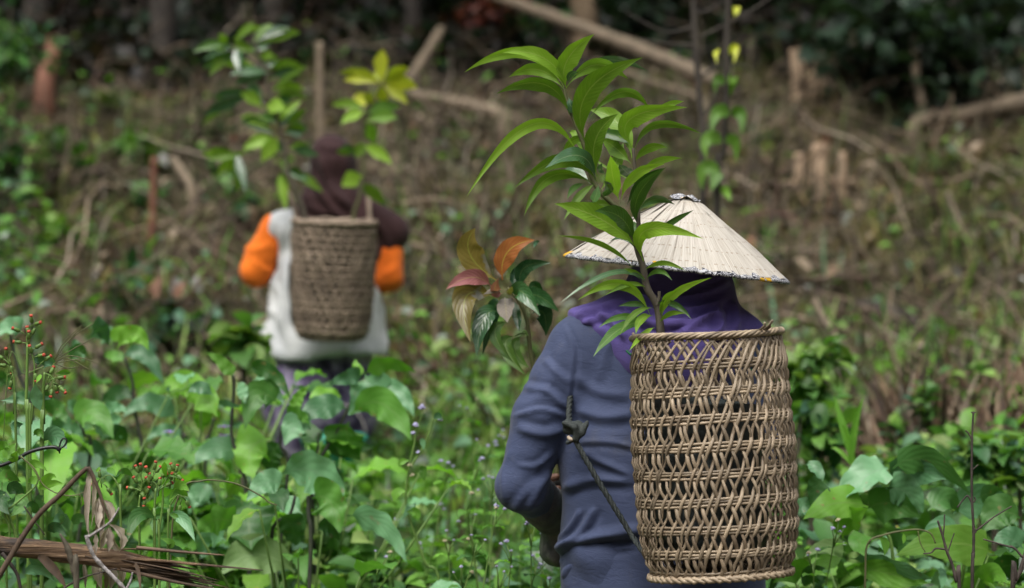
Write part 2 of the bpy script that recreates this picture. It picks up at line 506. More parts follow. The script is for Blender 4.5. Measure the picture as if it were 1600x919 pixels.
def scatter(name, tv, tf, pos, az, tilt, roll, scale, tint, mat, label=None, cat=None, parent=None, kind='stuff', group=None):
    """One mesh of many copies of a template, each with its own place, turn, size and tint."""
    pos = np.asarray(pos, float); m = len(pos); n = len(tv)
    ca, sa = np.cos(az), np.sin(az); ct, st = np.cos(tilt), np.sin(tilt); cr, sr = np.cos(roll), np.sin(roll)
    x, y, z = tv[:, 0][None], tv[:, 1][None], tv[:, 2][None]
    # roll about x, tilt about y, azimuth about z
    y1 = y * cr[:, None] - z * sr[:, None]; z1 = y * sr[:, None] + z * cr[:, None]
    x2 = x * ct[:, None] - z1 * st[:, None]; z2 = x * st[:, None] + z1 * ct[:, None]
    X = x2 * ca[:, None] - y1 * sa[:, None]; Y = x2 * sa[:, None] + y1 * ca[:, None]
    V = np.stack([X, Y, z2], -1) * np.asarray(scale)[:, None, None] + pos[:, None, :]
    V = V.reshape(-1, 3)
    k = len(tf[0]); fa = np.array(tf)
    F = (fa[None] + (np.arange(m) * n)[:, None, None]).reshape(-1)
    nf = m * len(tf)
    me = bpy.data.meshes.new(name)
    me.vertices.add(len(V)); me.vertices.foreach_set('co', V.ravel().astype(np.float32))
    me.loops.add(len(F)); me.loops.foreach_set('vertex_index', F.astype(np.int32))
    me.polygons.add(nf)
    me.polygons.foreach_set('loop_start', (np.arange(nf) * k).astype(np.int32))
    me.update(calc_edges=True)
    me.polygons.foreach_set('use_smooth', np.ones(nf, bool))
    ca_ = me.color_attributes.new('tint', 'FLOAT_COLOR', 'POINT')
    tint = np.asarray(tint, float)
    c4 = np.concatenate([np.repeat(tint, n, axis=0), np.ones((m * n, 1))], 1)
    ca_.data.foreach_set('color', c4.ravel().astype(np.float32))
    me.materials.append(mat)
    o = new_obj(name, me, parent)
    if parent is not None:
        off = Vector((0, 0, 0)); p = parent
        while p is not None: off += Vector(p.location); p = p.parent
        me.transform(Matrix.Translation(-off))
    return tag(o, label, cat, group, kind)


def tints(m, palette, weights, var=0.25):
    pal = np.array(palette); w = np.array(weights, float); w /= w.sum()
    idx = nrg.choice(len(pal), m, p=w)
    c = pal[idx] * (1 + nrg.uniform(-var, var, (m, 1)))
    return np.clip(c, 0.003, 0.9)


# ------------------------------------------------------------------ bodies from distance fields
class Field:
    def __init__(s, lo, hi, h):
        s.lo = np.array(lo, float); s.h = h
        s.n = np.ceil((np.array(hi, float) - s.lo) / h).astype(int) + 1
        s.val = np.full(s.n, 0.3, np.float32)
        s.ax = [s.lo[i] + np.arange(s.n[i]) * h for i in range(3)]

    def _box(s, lo, hi):
        a = np.clip(np.floor((np.array(lo) - s.lo) / s.h).astype(int), 0, s.n)
        b = np.clip(np.ceil((np.array(hi) - s.lo) / s.h).astype(int) + 1, 0, s.n)
        sl = tuple(slice(i, j) for i, j in zip(a, b))
        X, Y, Z = np.meshgrid(*[s.ax[i][sl[i]] for i in range(3)], indexing='ij', sparse=True)
        return sl, X, Y, Z

    def _smin(s, sl, d, k):
        a = s.val[sl]
        if a.size == 0: return
        hh = np.clip(0.5 + 0.5 * (a - d) / k, 0, 1)
        s.val[sl] = a * (1 - hh) + d * hh - k * hh * (1 - hh)

    def cone(s, a, b, ra, rb, sx=1.0, sy=1.0, k=0.03):
        """Capsule with two radii; sx, sy stretch its cross-section."""
        a, b = np.array(a, float), np.array(b, float)
        mg = max(ra, rb) * max(sx, sy, 1) + 0.12
        sl, X, Y, Z = s._box(np.minimum(a, b) - mg, np.maximum(a, b) + mg)
        px, py, pz = X - a[0], Y - a[1], Z - a[2]
        bx, by, bz = b - a
        L2 = max(bx * bx + by * by + bz * bz, 1e-9)
        t = np.clip((px * bx + py * by + pz * bz) / L2, 0, 1)
        dx, dy, dz = (px - t * bx) / sx, (py - t * by) / sy, pz - t * bz
        s._smin(sl, np.sqrt(dx * dx + dy * dy + dz * dz) * min(sx, sy, 1) - (ra + (rb - ra) * t) * min(sx, sy, 1), k)

    def chain(s, pts, rs, sx=1.0, sy=1.0, k=0.03):
        for i in range(len(pts) - 1): s.cone(pts[i], pts[i + 1], rs[i], rs[i + 1], sx, sy, k)

    def ball(s, c, r, k=0.03):
        c = np.array(c, float); r = np.array(r, float)
        sl, X, Y, Z = s._box(c - r - 0.12, c + r + 0.12)
        q = np.sqrt(((X - c[0]) / r[0]) ** 2 + ((Y - c[1]) / r[1]) ** 2 + ((Z - c[2]) / r[2]) ** 2)
        s._smin(sl, (q - 1) * r.min(), k)

    def grid(s):
        return np.meshgrid(*s.ax, indexing='ij', sparse=True)

    def surface(s):
        """Naive surface nets -> vertices, quads."""
        v = s.val; ins = v < 0
        nx, ny, nz = v.shape
        cnt = np.zeros((nx - 1, ny - 1, nz - 1), np.int8)
        acc = np.zeros((nx - 1, ny - 1, nz - 1, 3), np.float32)
        C = lambda i, j, k: (slice(i, nx - 1 + i), slice(j, ny - 1 + j), slice(k, nz - 1 + k))
        corners = [(i, j, k) for i in (0, 1) for j in (0, 1) for k in (0, 1)]
        nin = sum(ins[C(*c)].astype(np.int8) for c in corners)
        act = (nin > 0) & (nin < 8)
        ii = np.argwhere(act)
        P = np.zeros((len(ii), 3)); n = np.zeros(len(ii))
        for a in corners:
            for ax in range(3):
                if a[ax]: continue
                b = list(a); b[ax] = 1
                va = v[ii[:, 0] + a[0], ii[:, 1] + a[1], ii[:, 2] + a[2]]
                vb = v[ii[:, 0] + b[0], ii[:, 1] + b[1], ii[:, 2] + b[2]]
                cr = (va < 0) != (vb < 0)
                t = np.where(cr, va / np.where(cr, va - vb, 1), 0)
                for q in range(3):
                    P[:, q] += np.where(cr, a[q] + (t if q == ax else 0), 0)
                n += cr
        P = (P / n[:, None] + ii) * s.h + s.lo
        idx = np.full(act.shape, -1, np.int64); idx[act] = np.arange(len(ii))
        Q = []
        for ax in range(3):
            o1, o2 = (ax + 1) % 3, (ax + 2) % 3
            sa = [slice(1, -1)] * 3; sb = [slice(1, -1)] * 3
            sa[ax] = slice(0, -1); sb[ax] = slice(1, None)
            A, B = ins[tuple(sa)], ins[tuple(sb)]
            e = np.argwhere(A != B)
            off = np.ones(3, int); off[ax] = 0
            e = e + off
            flip = ins[e[:, 0], e[:, 1], e[:, 2]]
            q = []
            for d1, d2 in ((0, 0), (-1, 0), (-1, -1), (0, -1)):
                c = e.copy(); c[:, o1] += d1; c[:, o2] += d2
                q.append(idx[c[:, 0], c[:, 1], c[:, 2]])
            q = np.stack(q, 1)
            q[~flip] = q[~flip][:, ::-1]
            Q.append(q)
        Q = np.concatenate(Q)
        Q = Q[(Q >= 0).all(1)]
        return P, Q


def relax(P, Q, it=2, f=0.5):
    n = len(P)
    E = np.concatenate([Q[:, [0, 1]], Q[:, [1, 2]], Q[:, [2, 3]], Q[:, [3, 0]]])
    for _ in range(it):
        S = np.zeros((n, 3)); c = np.zeros(n)
        for q in range(3): S[:, q] = np.bincount(E[:, 0], P[E[:, 1], q], n) + np.bincount(E[:, 1], P[E[:, 0], q], n)
        c = np.bincount(E[:, 0], minlength=n) + np.bincount(E[:, 1], minlength=n)
        P = P * (1 - f) + S / np.maximum(c, 1)[:, None] * f
    return P


def vnormals(P, Q):
    fn = np.cross(P[Q[:, 2]] - P[Q[:, 0]], P[Q[:, 3]] - P[Q[:, 1]])
    N = np.zeros_like(P)
    for k in range(4):
        for q in range(3): N[:, q] += np.bincount(Q[:, k], fn[:, q], len(P))
    return N / np.maximum(np.linalg.norm(N, axis=1, keepdims=True), 1e-12)


def to_photo(P):
    d = P - np.array(CAM)
    D = d @ np.array(FWD)
    return 800 + d[:, 0] / D * FPX, 459.5 - (d @ np.array(UPV)) / D * FPX, D


def creases(P, Q, lines, backs_only=True):
    """Cloth folds: ridges (+) and furrows (-) of the given height (m) and width (photo pixels) run along the lines."""
    N = vnormals(P, Q)
    x, y, D = to_photo(P)
    ok = (N[:, 1] < 0.25) if backs_only else np.ones(len(P), bool)
    disp = np.zeros(len(P))
    for pts, amp, wid in lines:
        pp = [(v.x, v.y) for v in spline([Vector((a, b, 0)) for a, b in pts], 6)]
        best = np.full(len(P), 1e9); sgn = np.zeros(len(P)); prog = np.zeros(len(P))
        for i in range(len(pp) - 1):
            (ax, ay), (bx, by) = pp[i], pp[i + 1]
            ex, ey = bx - ax, by - ay
            t = np.clip(((x - ax) * ex + (y - ay) * ey) / max(ex * ex + ey * ey, 1e-9), 0, 1)
            qx, qy = x - ax - t * ex, y - ay - t * ey
            d = np.hypot(qx, qy)
            up = d < best
            best = np.where(up, d, best); prog = np.where(up, (i + t) / (len(pp) - 1), prog)
            sgn = np.where(up, np.sign(ex * qy - ey * qx), sgn)
        env = np.clip(np.minimum(prog * 5, (1 - prog) * 5), 0.0, 1)
        u = best / wid
        # a rounded ridge with a tighter furrow below it
        disp += np.where(ok, amp * env * (np.exp(-u * u * 1.6) - 0.55 * np.exp(-((u * (sgn) - 1.5) / 0.9) ** 2)), 0)
    return P + N * disp[:, None]


def wobble(P, Q, amp, freq, seed=0):
    rg = np.random.default_rng(seed)
    N = vnormals(P, Q)
    d = np.zeros(len(P))
    for _ in range(9):
        k = rg.normal(0, 1, 3); k = k / np.linalg.norm(k) * freq * rg.uniform(0.6, 2.2)
        d += np.sin(P @ k + rg.uniform(0, 6.28) + 0.8 * np.sin(P @ k[::-1] * 0.6)) / 3
    return P + N * (d * amp)[:, None]


def quad_obj(name, P, Q, mat, parent=None, fmat=None):
    me = bpy.data.meshes.new(name)
    off = np.array(parent.location) if parent is not None else np.zeros(3)
    me.vertices.add(len(P)); me.vertices.foreach_set('co', (P - off).ravel().astype(np.float32))
    me.loops.add(len(Q) * 4); me.loops.foreach_set('vertex_index', Q.ravel().astype(np.int32))
    me.polygons.add(len(Q)); me.polygons.foreach_set('loop_start', (np.arange(len(Q)) * 4).astype(np.int32))
    me.update(calc_edges=True)
    me.polygons.foreach_set('use_smooth', np.ones(len(Q), bool))
    for m in (mat if isinstance(mat, list) else [mat]): me.materials.append(m)
    if fmat is not None: me.polygons.foreach_set('material_index', fmat.astype(np.int32))
    me.validate()
    return new_obj(name, me, parent)


# ------------------------------------------------------------------ the land
ZT = [(-60, 30), (-28, 14), (-12, 4.5), (-5, 0.6), (-1, 0.0), (2, -0.02), (5, 0.0), (8, 0.2), (9.4, 0.30), (11, 0.76), (13, 1.2), (16, 1.95), (18, 2.48), (21, 3.2), (24, 4.1), (30, 6.2), (45, 12), (70, 20)]  # the rise behind the camera is added to block low sky light
ZX, ZY = np.array([a for a, _ in ZT]), np.array([b for _, b in ZT])


def land(x, y):
    x = np.asarray(x, float); y = np.asarray(y, float)
    z = np.interp(y, ZX, ZY)
    z = z + np.clip(np.abs(x) - 7.5, 0, 40) * .62  # unseen side banks, added to hold back low sky light
    a = np.clip((y - 8.5) / 3, 0, 1)
    z = z + a * (0.07 * np.sin(1.7 * x + 0.6 * y) + 0.06 * np.sin(0.9 * x - 1.9 * y + 1) + 0.035 * np.sin(4.1 * x + 2.3 * y) + 0.03 * np.sin(3.3 * y - 2.2 * x + 2))
    b = np.clip((y - 10.2) / 1.5, 0, 1) * np.clip((22 - y) / 2, .3, 1)
    z = z + b * (0.07 * np.sin(5.3 * x + 1.1 * y) * np.sin(3.7 * y + .7 * x) + 0.05 * np.sin(8.1 * x - 3 * y + 1) * np.sin(6.4 * y + 2 * x))
    z = z + 0.02 * np.sin(2.3 * x + 1) * np.sin(1.9 * y)
    return z


def landz(x, y): return float(land(x, y))


def hit_land(px, py):
    """The spot of ground seen at this place of the photograph."""
    lo = None
    for D in np.arange(3, 40, 0.03):
        p = W(px, py, D)
        if p.z <= landz(p.x, p.y): return p, D
    return W(px, py, 30), 30

# ------------------------------------------------------------------ the slope and its cover
def mat_ground():
    m = bpy.data.materials.new('soil_and_litter')
    t, N, L = nodes_of(m)
    tc = N.new('ShaderNodeTexCoord')
    n1 = noise(N, L, tc.outputs['Object'], 1.3, 6, 0.6)
    n2 = noise(N, L, tc.outputs['Object'], 11, 6, 0.65)
    col = ramp(N, L, n2, [(0.32, (0.030, 0.024, 0.017)), (0.5, (0.072, 0.060, 0.038)), (0.68, (0.13, 0.108, 0.07))])
    col = mixc(N, L, ramp(N, L, n1, [(0.45, (0, 0, 0)), (0.62, (1, 1, 1))]), col, (0.075, 0.07, 0.035))
    # forest humus above the clearing, darkened further to paint in canopy shade
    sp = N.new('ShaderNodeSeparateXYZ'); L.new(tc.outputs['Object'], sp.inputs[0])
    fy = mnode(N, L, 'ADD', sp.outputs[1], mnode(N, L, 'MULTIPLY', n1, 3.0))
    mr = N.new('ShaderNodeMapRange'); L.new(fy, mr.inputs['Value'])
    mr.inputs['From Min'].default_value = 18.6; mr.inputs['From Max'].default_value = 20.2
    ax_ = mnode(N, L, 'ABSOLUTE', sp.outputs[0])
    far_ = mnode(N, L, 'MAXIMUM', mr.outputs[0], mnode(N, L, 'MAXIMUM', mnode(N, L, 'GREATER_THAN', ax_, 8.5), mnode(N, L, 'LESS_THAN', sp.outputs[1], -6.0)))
    col = mixc(N, L, far_, col, (0.024, 0.022, 0.014))  # the unseen banks get the same dark colour
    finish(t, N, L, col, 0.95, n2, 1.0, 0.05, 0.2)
    return m


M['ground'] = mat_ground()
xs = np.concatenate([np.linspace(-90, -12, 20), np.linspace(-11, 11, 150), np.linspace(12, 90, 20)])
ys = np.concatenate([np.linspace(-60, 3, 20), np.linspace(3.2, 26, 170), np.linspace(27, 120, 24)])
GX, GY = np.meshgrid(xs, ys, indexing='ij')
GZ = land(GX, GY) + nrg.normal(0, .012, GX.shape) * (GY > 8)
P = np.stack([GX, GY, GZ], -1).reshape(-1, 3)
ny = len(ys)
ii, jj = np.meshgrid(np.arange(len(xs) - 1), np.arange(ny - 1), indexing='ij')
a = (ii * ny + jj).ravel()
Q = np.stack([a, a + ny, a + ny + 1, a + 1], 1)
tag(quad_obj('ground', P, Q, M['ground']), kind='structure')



# ------------------------------------------------------------------ cloth and skin materials
def mat_cloth(name, c1, c2, scale=6.0, weave=900.0, rough=0.85, sheen=0.08, stain=None):
    m = bpy.data.materials.new(name)
    t, N, L = nodes_of(m)
    tc = N.new('ShaderNodeTexCoord')
    n1 = noise(N, L, tc.outputs['Object'], scale, 5)
    n2 = noise(N, L, tc.outputs['Object'], weave, 2)
    n3 = noise(N, L, mapping(N, L, tc.outputs['Object'], (1, 1, 2.2)), scale * 6, 4, 0.6, 1.2)
    col = ramp(N, L, n1, [(0.35, c1), (0.65, c2)])
    if stain:
        sp = ramp(N, L, noise(N, L, tc.outputs['Object'], stain[1], 6, 0.65), [(stain[2], (0, 0, 0)), (stain[2] + 0.12, (1, 1, 1))])
        col = mixc(N, L, mnode(N, L, 'MULTIPLY', sp, stain[3]), col, stain[0])
    hgt = mnode(N, L, 'ADD', mnode(N, L, 'MULTIPLY', n3, 1.0), mnode(N, L, 'MULTIPLY', n2, 0.12))
    finish(t, N, L, col, rough, hgt, 0.3, 0.006, 0.3, sheen)
    return m


M['shirt'] = mat_cloth('slate_blue_jersey', (0.038, 0.053, 0.108), (0.053, 0.070, 0.138), 5.0, rough=0.75, sheen=0.08, stain=((0.085, 0.09, 0.11), 9.0, 0.56, 0.40))
M['sleeve_mud'] = mat_cloth('muddy_grey_cotton', (0.07, 0.072, 0.08), (0.15, 0.15, 0.15), 20.0)
M['scarf'] = mat_cloth('purple_cotton', (0.092, 0.070, 0.245), (0.135, 0.10, 0.34), 5.0, sheen=0.1)
M['scarf_brown'] = mat_cloth('maroon_brown_cotton', (0.026, 0.009, 0.010), (0.042, 0.016, 0.016), 5.0)
M['orange'] = mat_cloth('orange_cotton', (0.70, 0.13, 0.006), (0.85, 0.19, 0.012), 4.0, sheen=0.1)
M['vest'] = mat_cloth('off_white_cotton', (0.42, 0.44, 0.45), (0.58, 0.59, 0.58), 7.0, sheen=0.1, stain=((0.30, 0.29, 0.26), 8.0, 0.58, 0.5))
M['skin'] = mat_plain('skin', (0.13, 0.065, 0.04), (0.19, 0.10, 0.065), 40, rough=0.5, bump=0.15, bdist=0.001)
M['boot'] = mat_plain('black_rubber', (0.008, 0.008, 0.009), (0.018, 0.018, 0.02), 30, rough=0.35, bump=0.1)
M['polybag'] = mat_plain('black_polybag', (0.014, 0.019, 0.019), (0.045, 0.056, 0.056), 26, rough=0.3, bump=0.9, bdist=0.01, spec=0.6)
M['polybag_mud'] = mat_plain('muddy_polybag', (0.035, 0.037, 0.036), (0.13, 0.125, 0.115), 22, rough=0.5, bump=0.8, bdist=0.008, contrast=0.12)
M['soil'] = mat_plain('potting_soil', (0.03, 0.02, 0.014), (0.09, 0.06, 0.04), 120, rough=0.95, bump=1.0, bdist=0.006)
M['husk'] = mat_plain('pale_husk', (0.2, 0.15, 0.1), (0.42, 0.35, 0.27), 120, rough=0.9, bump=0.5, bdist=0.003)


def mat_skirt():
    m = bpy.data.materials.new('purple_printed_cotton')
    t, N, L = nodes_of(m)
    tc = N.new('ShaderNodeTexCoord')
    vo = N.new('ShaderNodeTexVoronoi'); vo.inputs['Scale'].default_value = 14
    L.new(tc.outputs['Object'], vo.inputs['Vector'])
    n1 = noise(N, L, tc.outputs['Object'], 22, 4, 0.6, 1.5)
    f = mnode(N, L, 'ADD', mnode(N, L, 'MULTIPLY', vo.outputs['Distance'], 0.5), mnode(N, L, 'MULTIPLY', n1, 0.6))
    col = ramp(N, L, f, [(0.42, (0.045, 0.032, 0.080)), (0.54, (0.12, 0.09, 0.185)), (0.66, (0.32, 0.28, 0.40))])
    finish(t, N, L, col, 0.85, n1, 0.3, 0.006, 0.3, 0.1)
    return m


M['skirt'] = mat_skirt()

# ------------------------------------------------------------------ the near person, seen from behind
DP = 5.02


def F_(px, py, dy=0.0): return W(px, py, DP + dy)


person = empty('person', (F_(1034, 700).x, DP, 0.0), 'person in slate blue shirt and purple headscarf carrying the open rattan basket', 'person')
TX = F_(1034, 700).x
lo, hi = (-0.10, DP - 0.24, 0.48), (0.64, DP + 0.36, 1.36)
L_SH, R_SH = F_(910, 545, .02), F_(1140, 548, .02)
L_EL, L_WR = F_(814, 758, .00), F_(860, 800, .21)
R_EL, R_WR = F_(1186, 700, .05), F_(1150, 720, .30)
L_UM = F_(845, 655, .0)


def shirt_field(g, extra=0.0):
    e = extra
    g.cone((TX, DP, 1.02), (TX, DP, 1.20), .199 + e, .165 + e, 1.0, .62, k=.04)
    g.cone((TX, DP, .82), (TX, DP, 1.02), .205 + e, .199 + e, 1.0, .62, k=.04)
    g.cone((TX + .02, DP + .01, 1.20), (F_(1050, 500).x, DP + .02, F_(1050, 500).z), .155 + e, .06 + e, 1.0, .7, k=.05)
    g.cone(L_SH, (TX + .0, DP + .02, L_SH.z + .03), .060 + e, .085 + e, k=.05)
    g.cone(R_SH, (TX + .03, DP + .02, R_SH.z + .03), .064 + e, .085 + e, k=.05)
    g.cone(L_SH, L_SH * .55 + L_UM * .45, .071 + e, .066 + e, k=.03)
    g.chain([L_SH * .55 + L_UM * .45, L_UM, L_UM * .45 + L_EL * .55, L_EL], [.066 + e, .060 + e, .053 + e, .053 + e], k=.010)
    g.chain([L_EL, L_EL * .35 + L_WR * .65], [.054 + e, .043 + e], k=.014)
    g.chain([R_SH, R_SH * .5 + R_EL * .5, R_EL, R_EL * .3 + R_WR * .7], [.071 + e, .062 + e, .054 + e, .042 + e], k=.03)


g = Field(lo, hi, 0.0048)
shirt_field(g)
X, Y, Z = g.grid()
# loose hem of the tunic hangs over the hips and is cut straight
g.cone((TX + .005, DP, .70), (TX + .005, DP, .84), .216, .205, 1.0, .66, k=.02)
P, Q = g.surface()
P = relax(P, Q, 4)
FOLDS = [
    # fan out from the armpit over the upper arm
    ([(886, 652), (846, 640), (800, 652)], .0070, 9), ([(886, 640), (856, 612), (818, 606)], .0055, 9),
    ([(884, 668), (850, 678), (806, 668)], .0070, 9),
    ([(866, 704), (838, 728), (806, 726)], .0055, 9), ([(860, 735), (840, 765), (822, 800)], .0060, 9),
    ([(845, 745), (820, 775), (800, 800)], .0045, 8), ([(800, 700), (786, 740), (790, 790)], .0035, 9),
    ([(890, 600), (862, 575), (850, 560)], .0040, 9), ([(880, 530), (862, 590), (830, 640)], .0030, 12),
    # shoulder seam and the back
    ([(884, 502), (902, 545), (897, 600), (891, 652)], -.0060, 7),
    ([(898, 585), (935, 612), (990, 618)], .0045, 13),
    ([(896, 640), (945, 652), (992, 646)], .0065, 10), 
    ([(900, 692), (948, 690), (994, 700)], .0070, 9), ([(906, 704), (940, 722), (992, 744)], .0065, 9),
    ([(878, 764), (925, 750), (996, 752)], .0080, 9), 
    ([(872, 846), (896, 818), (908, 796)], .0110, 8), ([(884, 852), (914, 826), (930, 792)], .0100, 8),
    ([(868, 860), (920, 842), (1005, 828)], .0200, 11), ([(872, 878), (925, 862), (1000, 852)], .0100, 9),
    ([(880, 905), (890, 885), (905, 872)], .0060, 7), ([(935, 600), (950, 545), (975, 520)], .0045, 10),
    
]
P = creases(P, Q, [(a_, b_ * (1.1 if i_ % 3 else .7), c_ * (.58 + .2 * (i_ % 3))) for i_, (a_, b_, c_) in enumerate(FOLDS)])
P = wobble(P, Q, .0014, 45, 3)
shirt = quad_obj('shirt', P, Q, M['shirt'], person)

# body (skin) inside the clothes, with hands and a face
g = Field((-.1, DP - .2, -.02), (.68, DP + .46, 1.62), 0.0065)
HC = F_(1062, 440, .02)
g.cone((TX, DP, .86), (TX, DP, 1.18), .13, .12, 1.0, .6, k=.04)
g.cone((TX, DP + .01, 1.2), (HC.x, HC.y, HC.z - .10), .10, .05, 1, .7, k=.04)
g.ball((HC.x, HC.y, HC.z), (.073, .090, .094), k=.03)
g.ball((HC.x, HC.y + .05, HC.z - .06), (.048, .05, .05), k=.03)            # jaw
g.cone((HC.x, HC.y + .095, HC.z + .01), (HC.x, HC.y + .112, HC.z - .025), .010, .015, k=.012)   # nose
g.cone((HC.x - .022, HC.y + .092, HC.z - .055), (HC.x + .022, HC.y + .092, HC.z - .055), .008, .008, k=.01)   # lips
for sx in (-1, 1):
    g.ball((HC.x + sx * .03, HC.y + .084, HC.z + .012), (.013, .012, .010), k=.006)    # eyes
    g.ball((HC.x + sx * .075, HC.y - .005, HC.z - .005), (.012, .022, .032), k=.008)   # ears
    hx = TX + sx * .095
    g.chain([(hx, DP, .84), (hx + sx * .01, DP + .01, .46), (hx, DP - .02, .10)], [.095, .06, .042], k=.03)
    g.chain([(hx, DP - .02, .06), (hx, DP + .14, .035)], [.045, .035], k=.03)
for sh, el, wr in ((L_SH, (L_EL), L_WR), (R_SH, R_EL, R_WR)):
    g.chain([sh, el, wr], [.045, .038, .027], k=.02)
BAGL = F_(889, 815, .26)     # the bag held in the near hand


def hand(g, wr, bag, s):
    """Palm under the bag's side, four fingers wrapped round it, thumb on the near side."""
    w = Vector(wr); c = Vector(bag)
    pal = Vector((c.x - s * .072, c.y - .01, c.z + .012))
    g.cone(w, pal, .027, .026, k=.015)
    for i, ln in enumerate((.9, 1.0, .95, .8)):
        z = c.z + .038 - i * .021
        a0 = Vector((c.x - s * .078, c.y + .02, z))
        a1 = Vector((c.x - s * .060, c.y - .052 * ln, z + .004))
        a2 = Vector((c.x - s * .022, c.y - .077 * ln, z + .008))
        g.chain([pal + Vector((0, 0, z - c.z)) * .5, a0, a1, a2], [.012, .0098, .0092, .008], k=.003)
    t0 = pal + Vector((0, -.01, .02))
    g.chain([t0, t0 + Vector((s * .01, -.035, .030)), t0 + Vector((s * .045, -.052, .040))], [.013, .0105, .009], k=.004)


hand(g, L_WR, BAGL + Vector((0, 0, .034)), 1)
g.chain([R_WR, R_WR + Vector((-.05, .06, -.01))], [.028, .026], k=.01)
for i in range(4):
    b = R_WR + Vector((-.055, .065, .025 - .018 * i))
    g.chain([b, b + Vector((-.035, .03, 0)), b + Vector((-.055, .02, -.015))], [.0095, .009, .008], k=.004)
b = R_WR + Vector((-.03, .03, .03)); g.chain([b, b + Vector((-.02, .02, .03)), b + Vector((-.045, .03, .035))], [.011, .0098, .0085], k=.004)
P, Q = g.surface()
quad_obj('body', relax(P, Q, 1), Q, M['skin'], person)

# muddy cuff on the near forearm
g = Field((-.1, DP - .2, .7), (.4, DP + .4, 1.1), .006)
g.chain([L_EL * .5 + L_WR * .5, L_EL * .02 + L_WR * .98 + Vector((.004, 0, -.004))], [.050, .044], k=.02)
g.chain([L_EL * .02 + L_WR * .98, BAGL + Vector((-.070, .0, .040))], [.044, .036], k=.02)
P, Q = g.surface(); P = wobble(relax(P, Q, 2), Q, .0035, 70, 5)
quad_obj('cuff', P, Q, M['sleeve_mud'], person)

# trousers and boots below the tunic
g = Field((.0, DP - .25, .0), (.65, DP + .25, .85), .010)
for sx in (-1, 1):
    hx = TX + sx * .095
    g.chain([(hx, DP, .80), (hx + sx * .01, DP + .01, .46), (hx, DP - .02, .14)], [.118, .085, .07], k=.03)
P, Q = g.surface(); P = wobble(relax(P, Q, 2), Q, .004, 30, 9)
quad_obj('trousers', P, Q, M['shirt'], person)
for sx in (-1, 1):
    g = Field((.0, DP - .25, -.03), (.65, DP + .28, .36), .010)
    hx = TX + sx * .095
    g.chain([(hx, DP - .02, .28), (hx, DP - .02, .06)], [.075, .06], k=.02)
    g.chain([(hx, DP - .03, .045), (hx, DP + .16, .04)], [.058, .05], k=.02)
    P, Q = g.surface(); quad_obj('boot', relax(P, Q, 1), Q, M['boot'], person)

# headscarf: close round the head and neck, spread over the shoulders
g = Field((TX - .36, DP - .26, 1.02), (TX + .36, DP + .26, 1.62), .0065)
shirt_field(g, .010)
X, Y, Z = g.grid()
cc = F_(1048, 462, .05)
reach = np.sqrt((X - cc.x) ** 2 * .78 + (Y - cc.y) ** 2 * 1.0 + (Z - cc.z) ** 2 * 1.15) - .188
reach = reach + .010 * np.sin(X * 30 + 1)
g.val = np.maximum(g.val, reach.astype(np.float32))
g.ball((HC.x, HC.y - .004, HC.z - .005), (.097, .108, .106), k=.02)
g.cone((HC.x + .002, HC.y - .005, HC.z - .015), (HC.x - .004, DP + .0, F_(0, 486).z), .096, .098, 1.0, .95, k=.03)
g.cone((HC.x - .004, DP - .012, F_(0, 480).z), (HC.x - .01, DP - .035, F_(0, 530).z), .104, .142, 1.0, .88, k=.04)
P, Q = g.surface(); P = relax(P, Q, 3)
face = (P[:, 1] > HC.y + .072) & (np.abs(P[:, 0] - HC.x) < .062) & (np.abs(P[:, 2] - HC.z + .01) < .085)
keep = ~face[Q].all(1)
Q = Q[keep]
SF = [
    ([(972, 452), (1030, 470), (1090, 462), (1140, 438)], .0085, 8), ([(966, 470), (1010, 484), (1070, 486), (1138, 466)], .0080, 8),
    ([(948, 478), (1000, 502), (1060, 504), (1140, 486)], .0075, 8), ([(1130, 478), (1090, 505), (1060, 520)], .0065, 7),
    ([(900, 492), (940, 482), (975, 470)], .0070, 7), ([(905, 505), (948, 494), (985, 500)], .0050, 7),
    ([(1140, 470), (1148, 490), (1150, 515)], .0065, 7), ([(1120, 490), (1128, 505), (1120, 520)], .0050, 7),
    ([(985, 440), (1005, 430), (1030, 432)], .0045, 8), ([(1135, 420), (1110, 435), (1080, 440)], .0045, 8),
    ([(930, 486), (960, 505), (978, 530)], .0060, 8), ([(1000, 515), (1010, 500), (1030, 495)], .0050, 7),
]
P = creases(P, Q, [(a_, b_ * 1.8, c_ * .85) for a_, b_, c_ in SF])
P = wobble(P, Q, .0020, 38, 4)
quad_obj('headscarf', P, Q, M['scarf'], person)

# ------------------------------------------------------------------ conical hat
HB = F_(1057, 420, .02)                       # centre of the brim
HATR, HATH = .2335, .146
hat = empty('conical_hat', HB, 'pale palm leaf conical hat with patterned cloth rim on the near person', 'hat')
hrot = (Matrix.Rotation(R(6.8), 3, 'Y') @ Matrix.Rotation(R(-0.6), 3, 'X'))


def hp(r, a, z): return HB + hrot @ Vector((r * math.cos(a), r * math.sin(a), z))


def hat_z(r):
    u = r / HATR
    u = max(0.0, (r - .024) / (HATR - .024))
    return HATH * (1 - u) + .0045 * math.sin(math.pi * u)


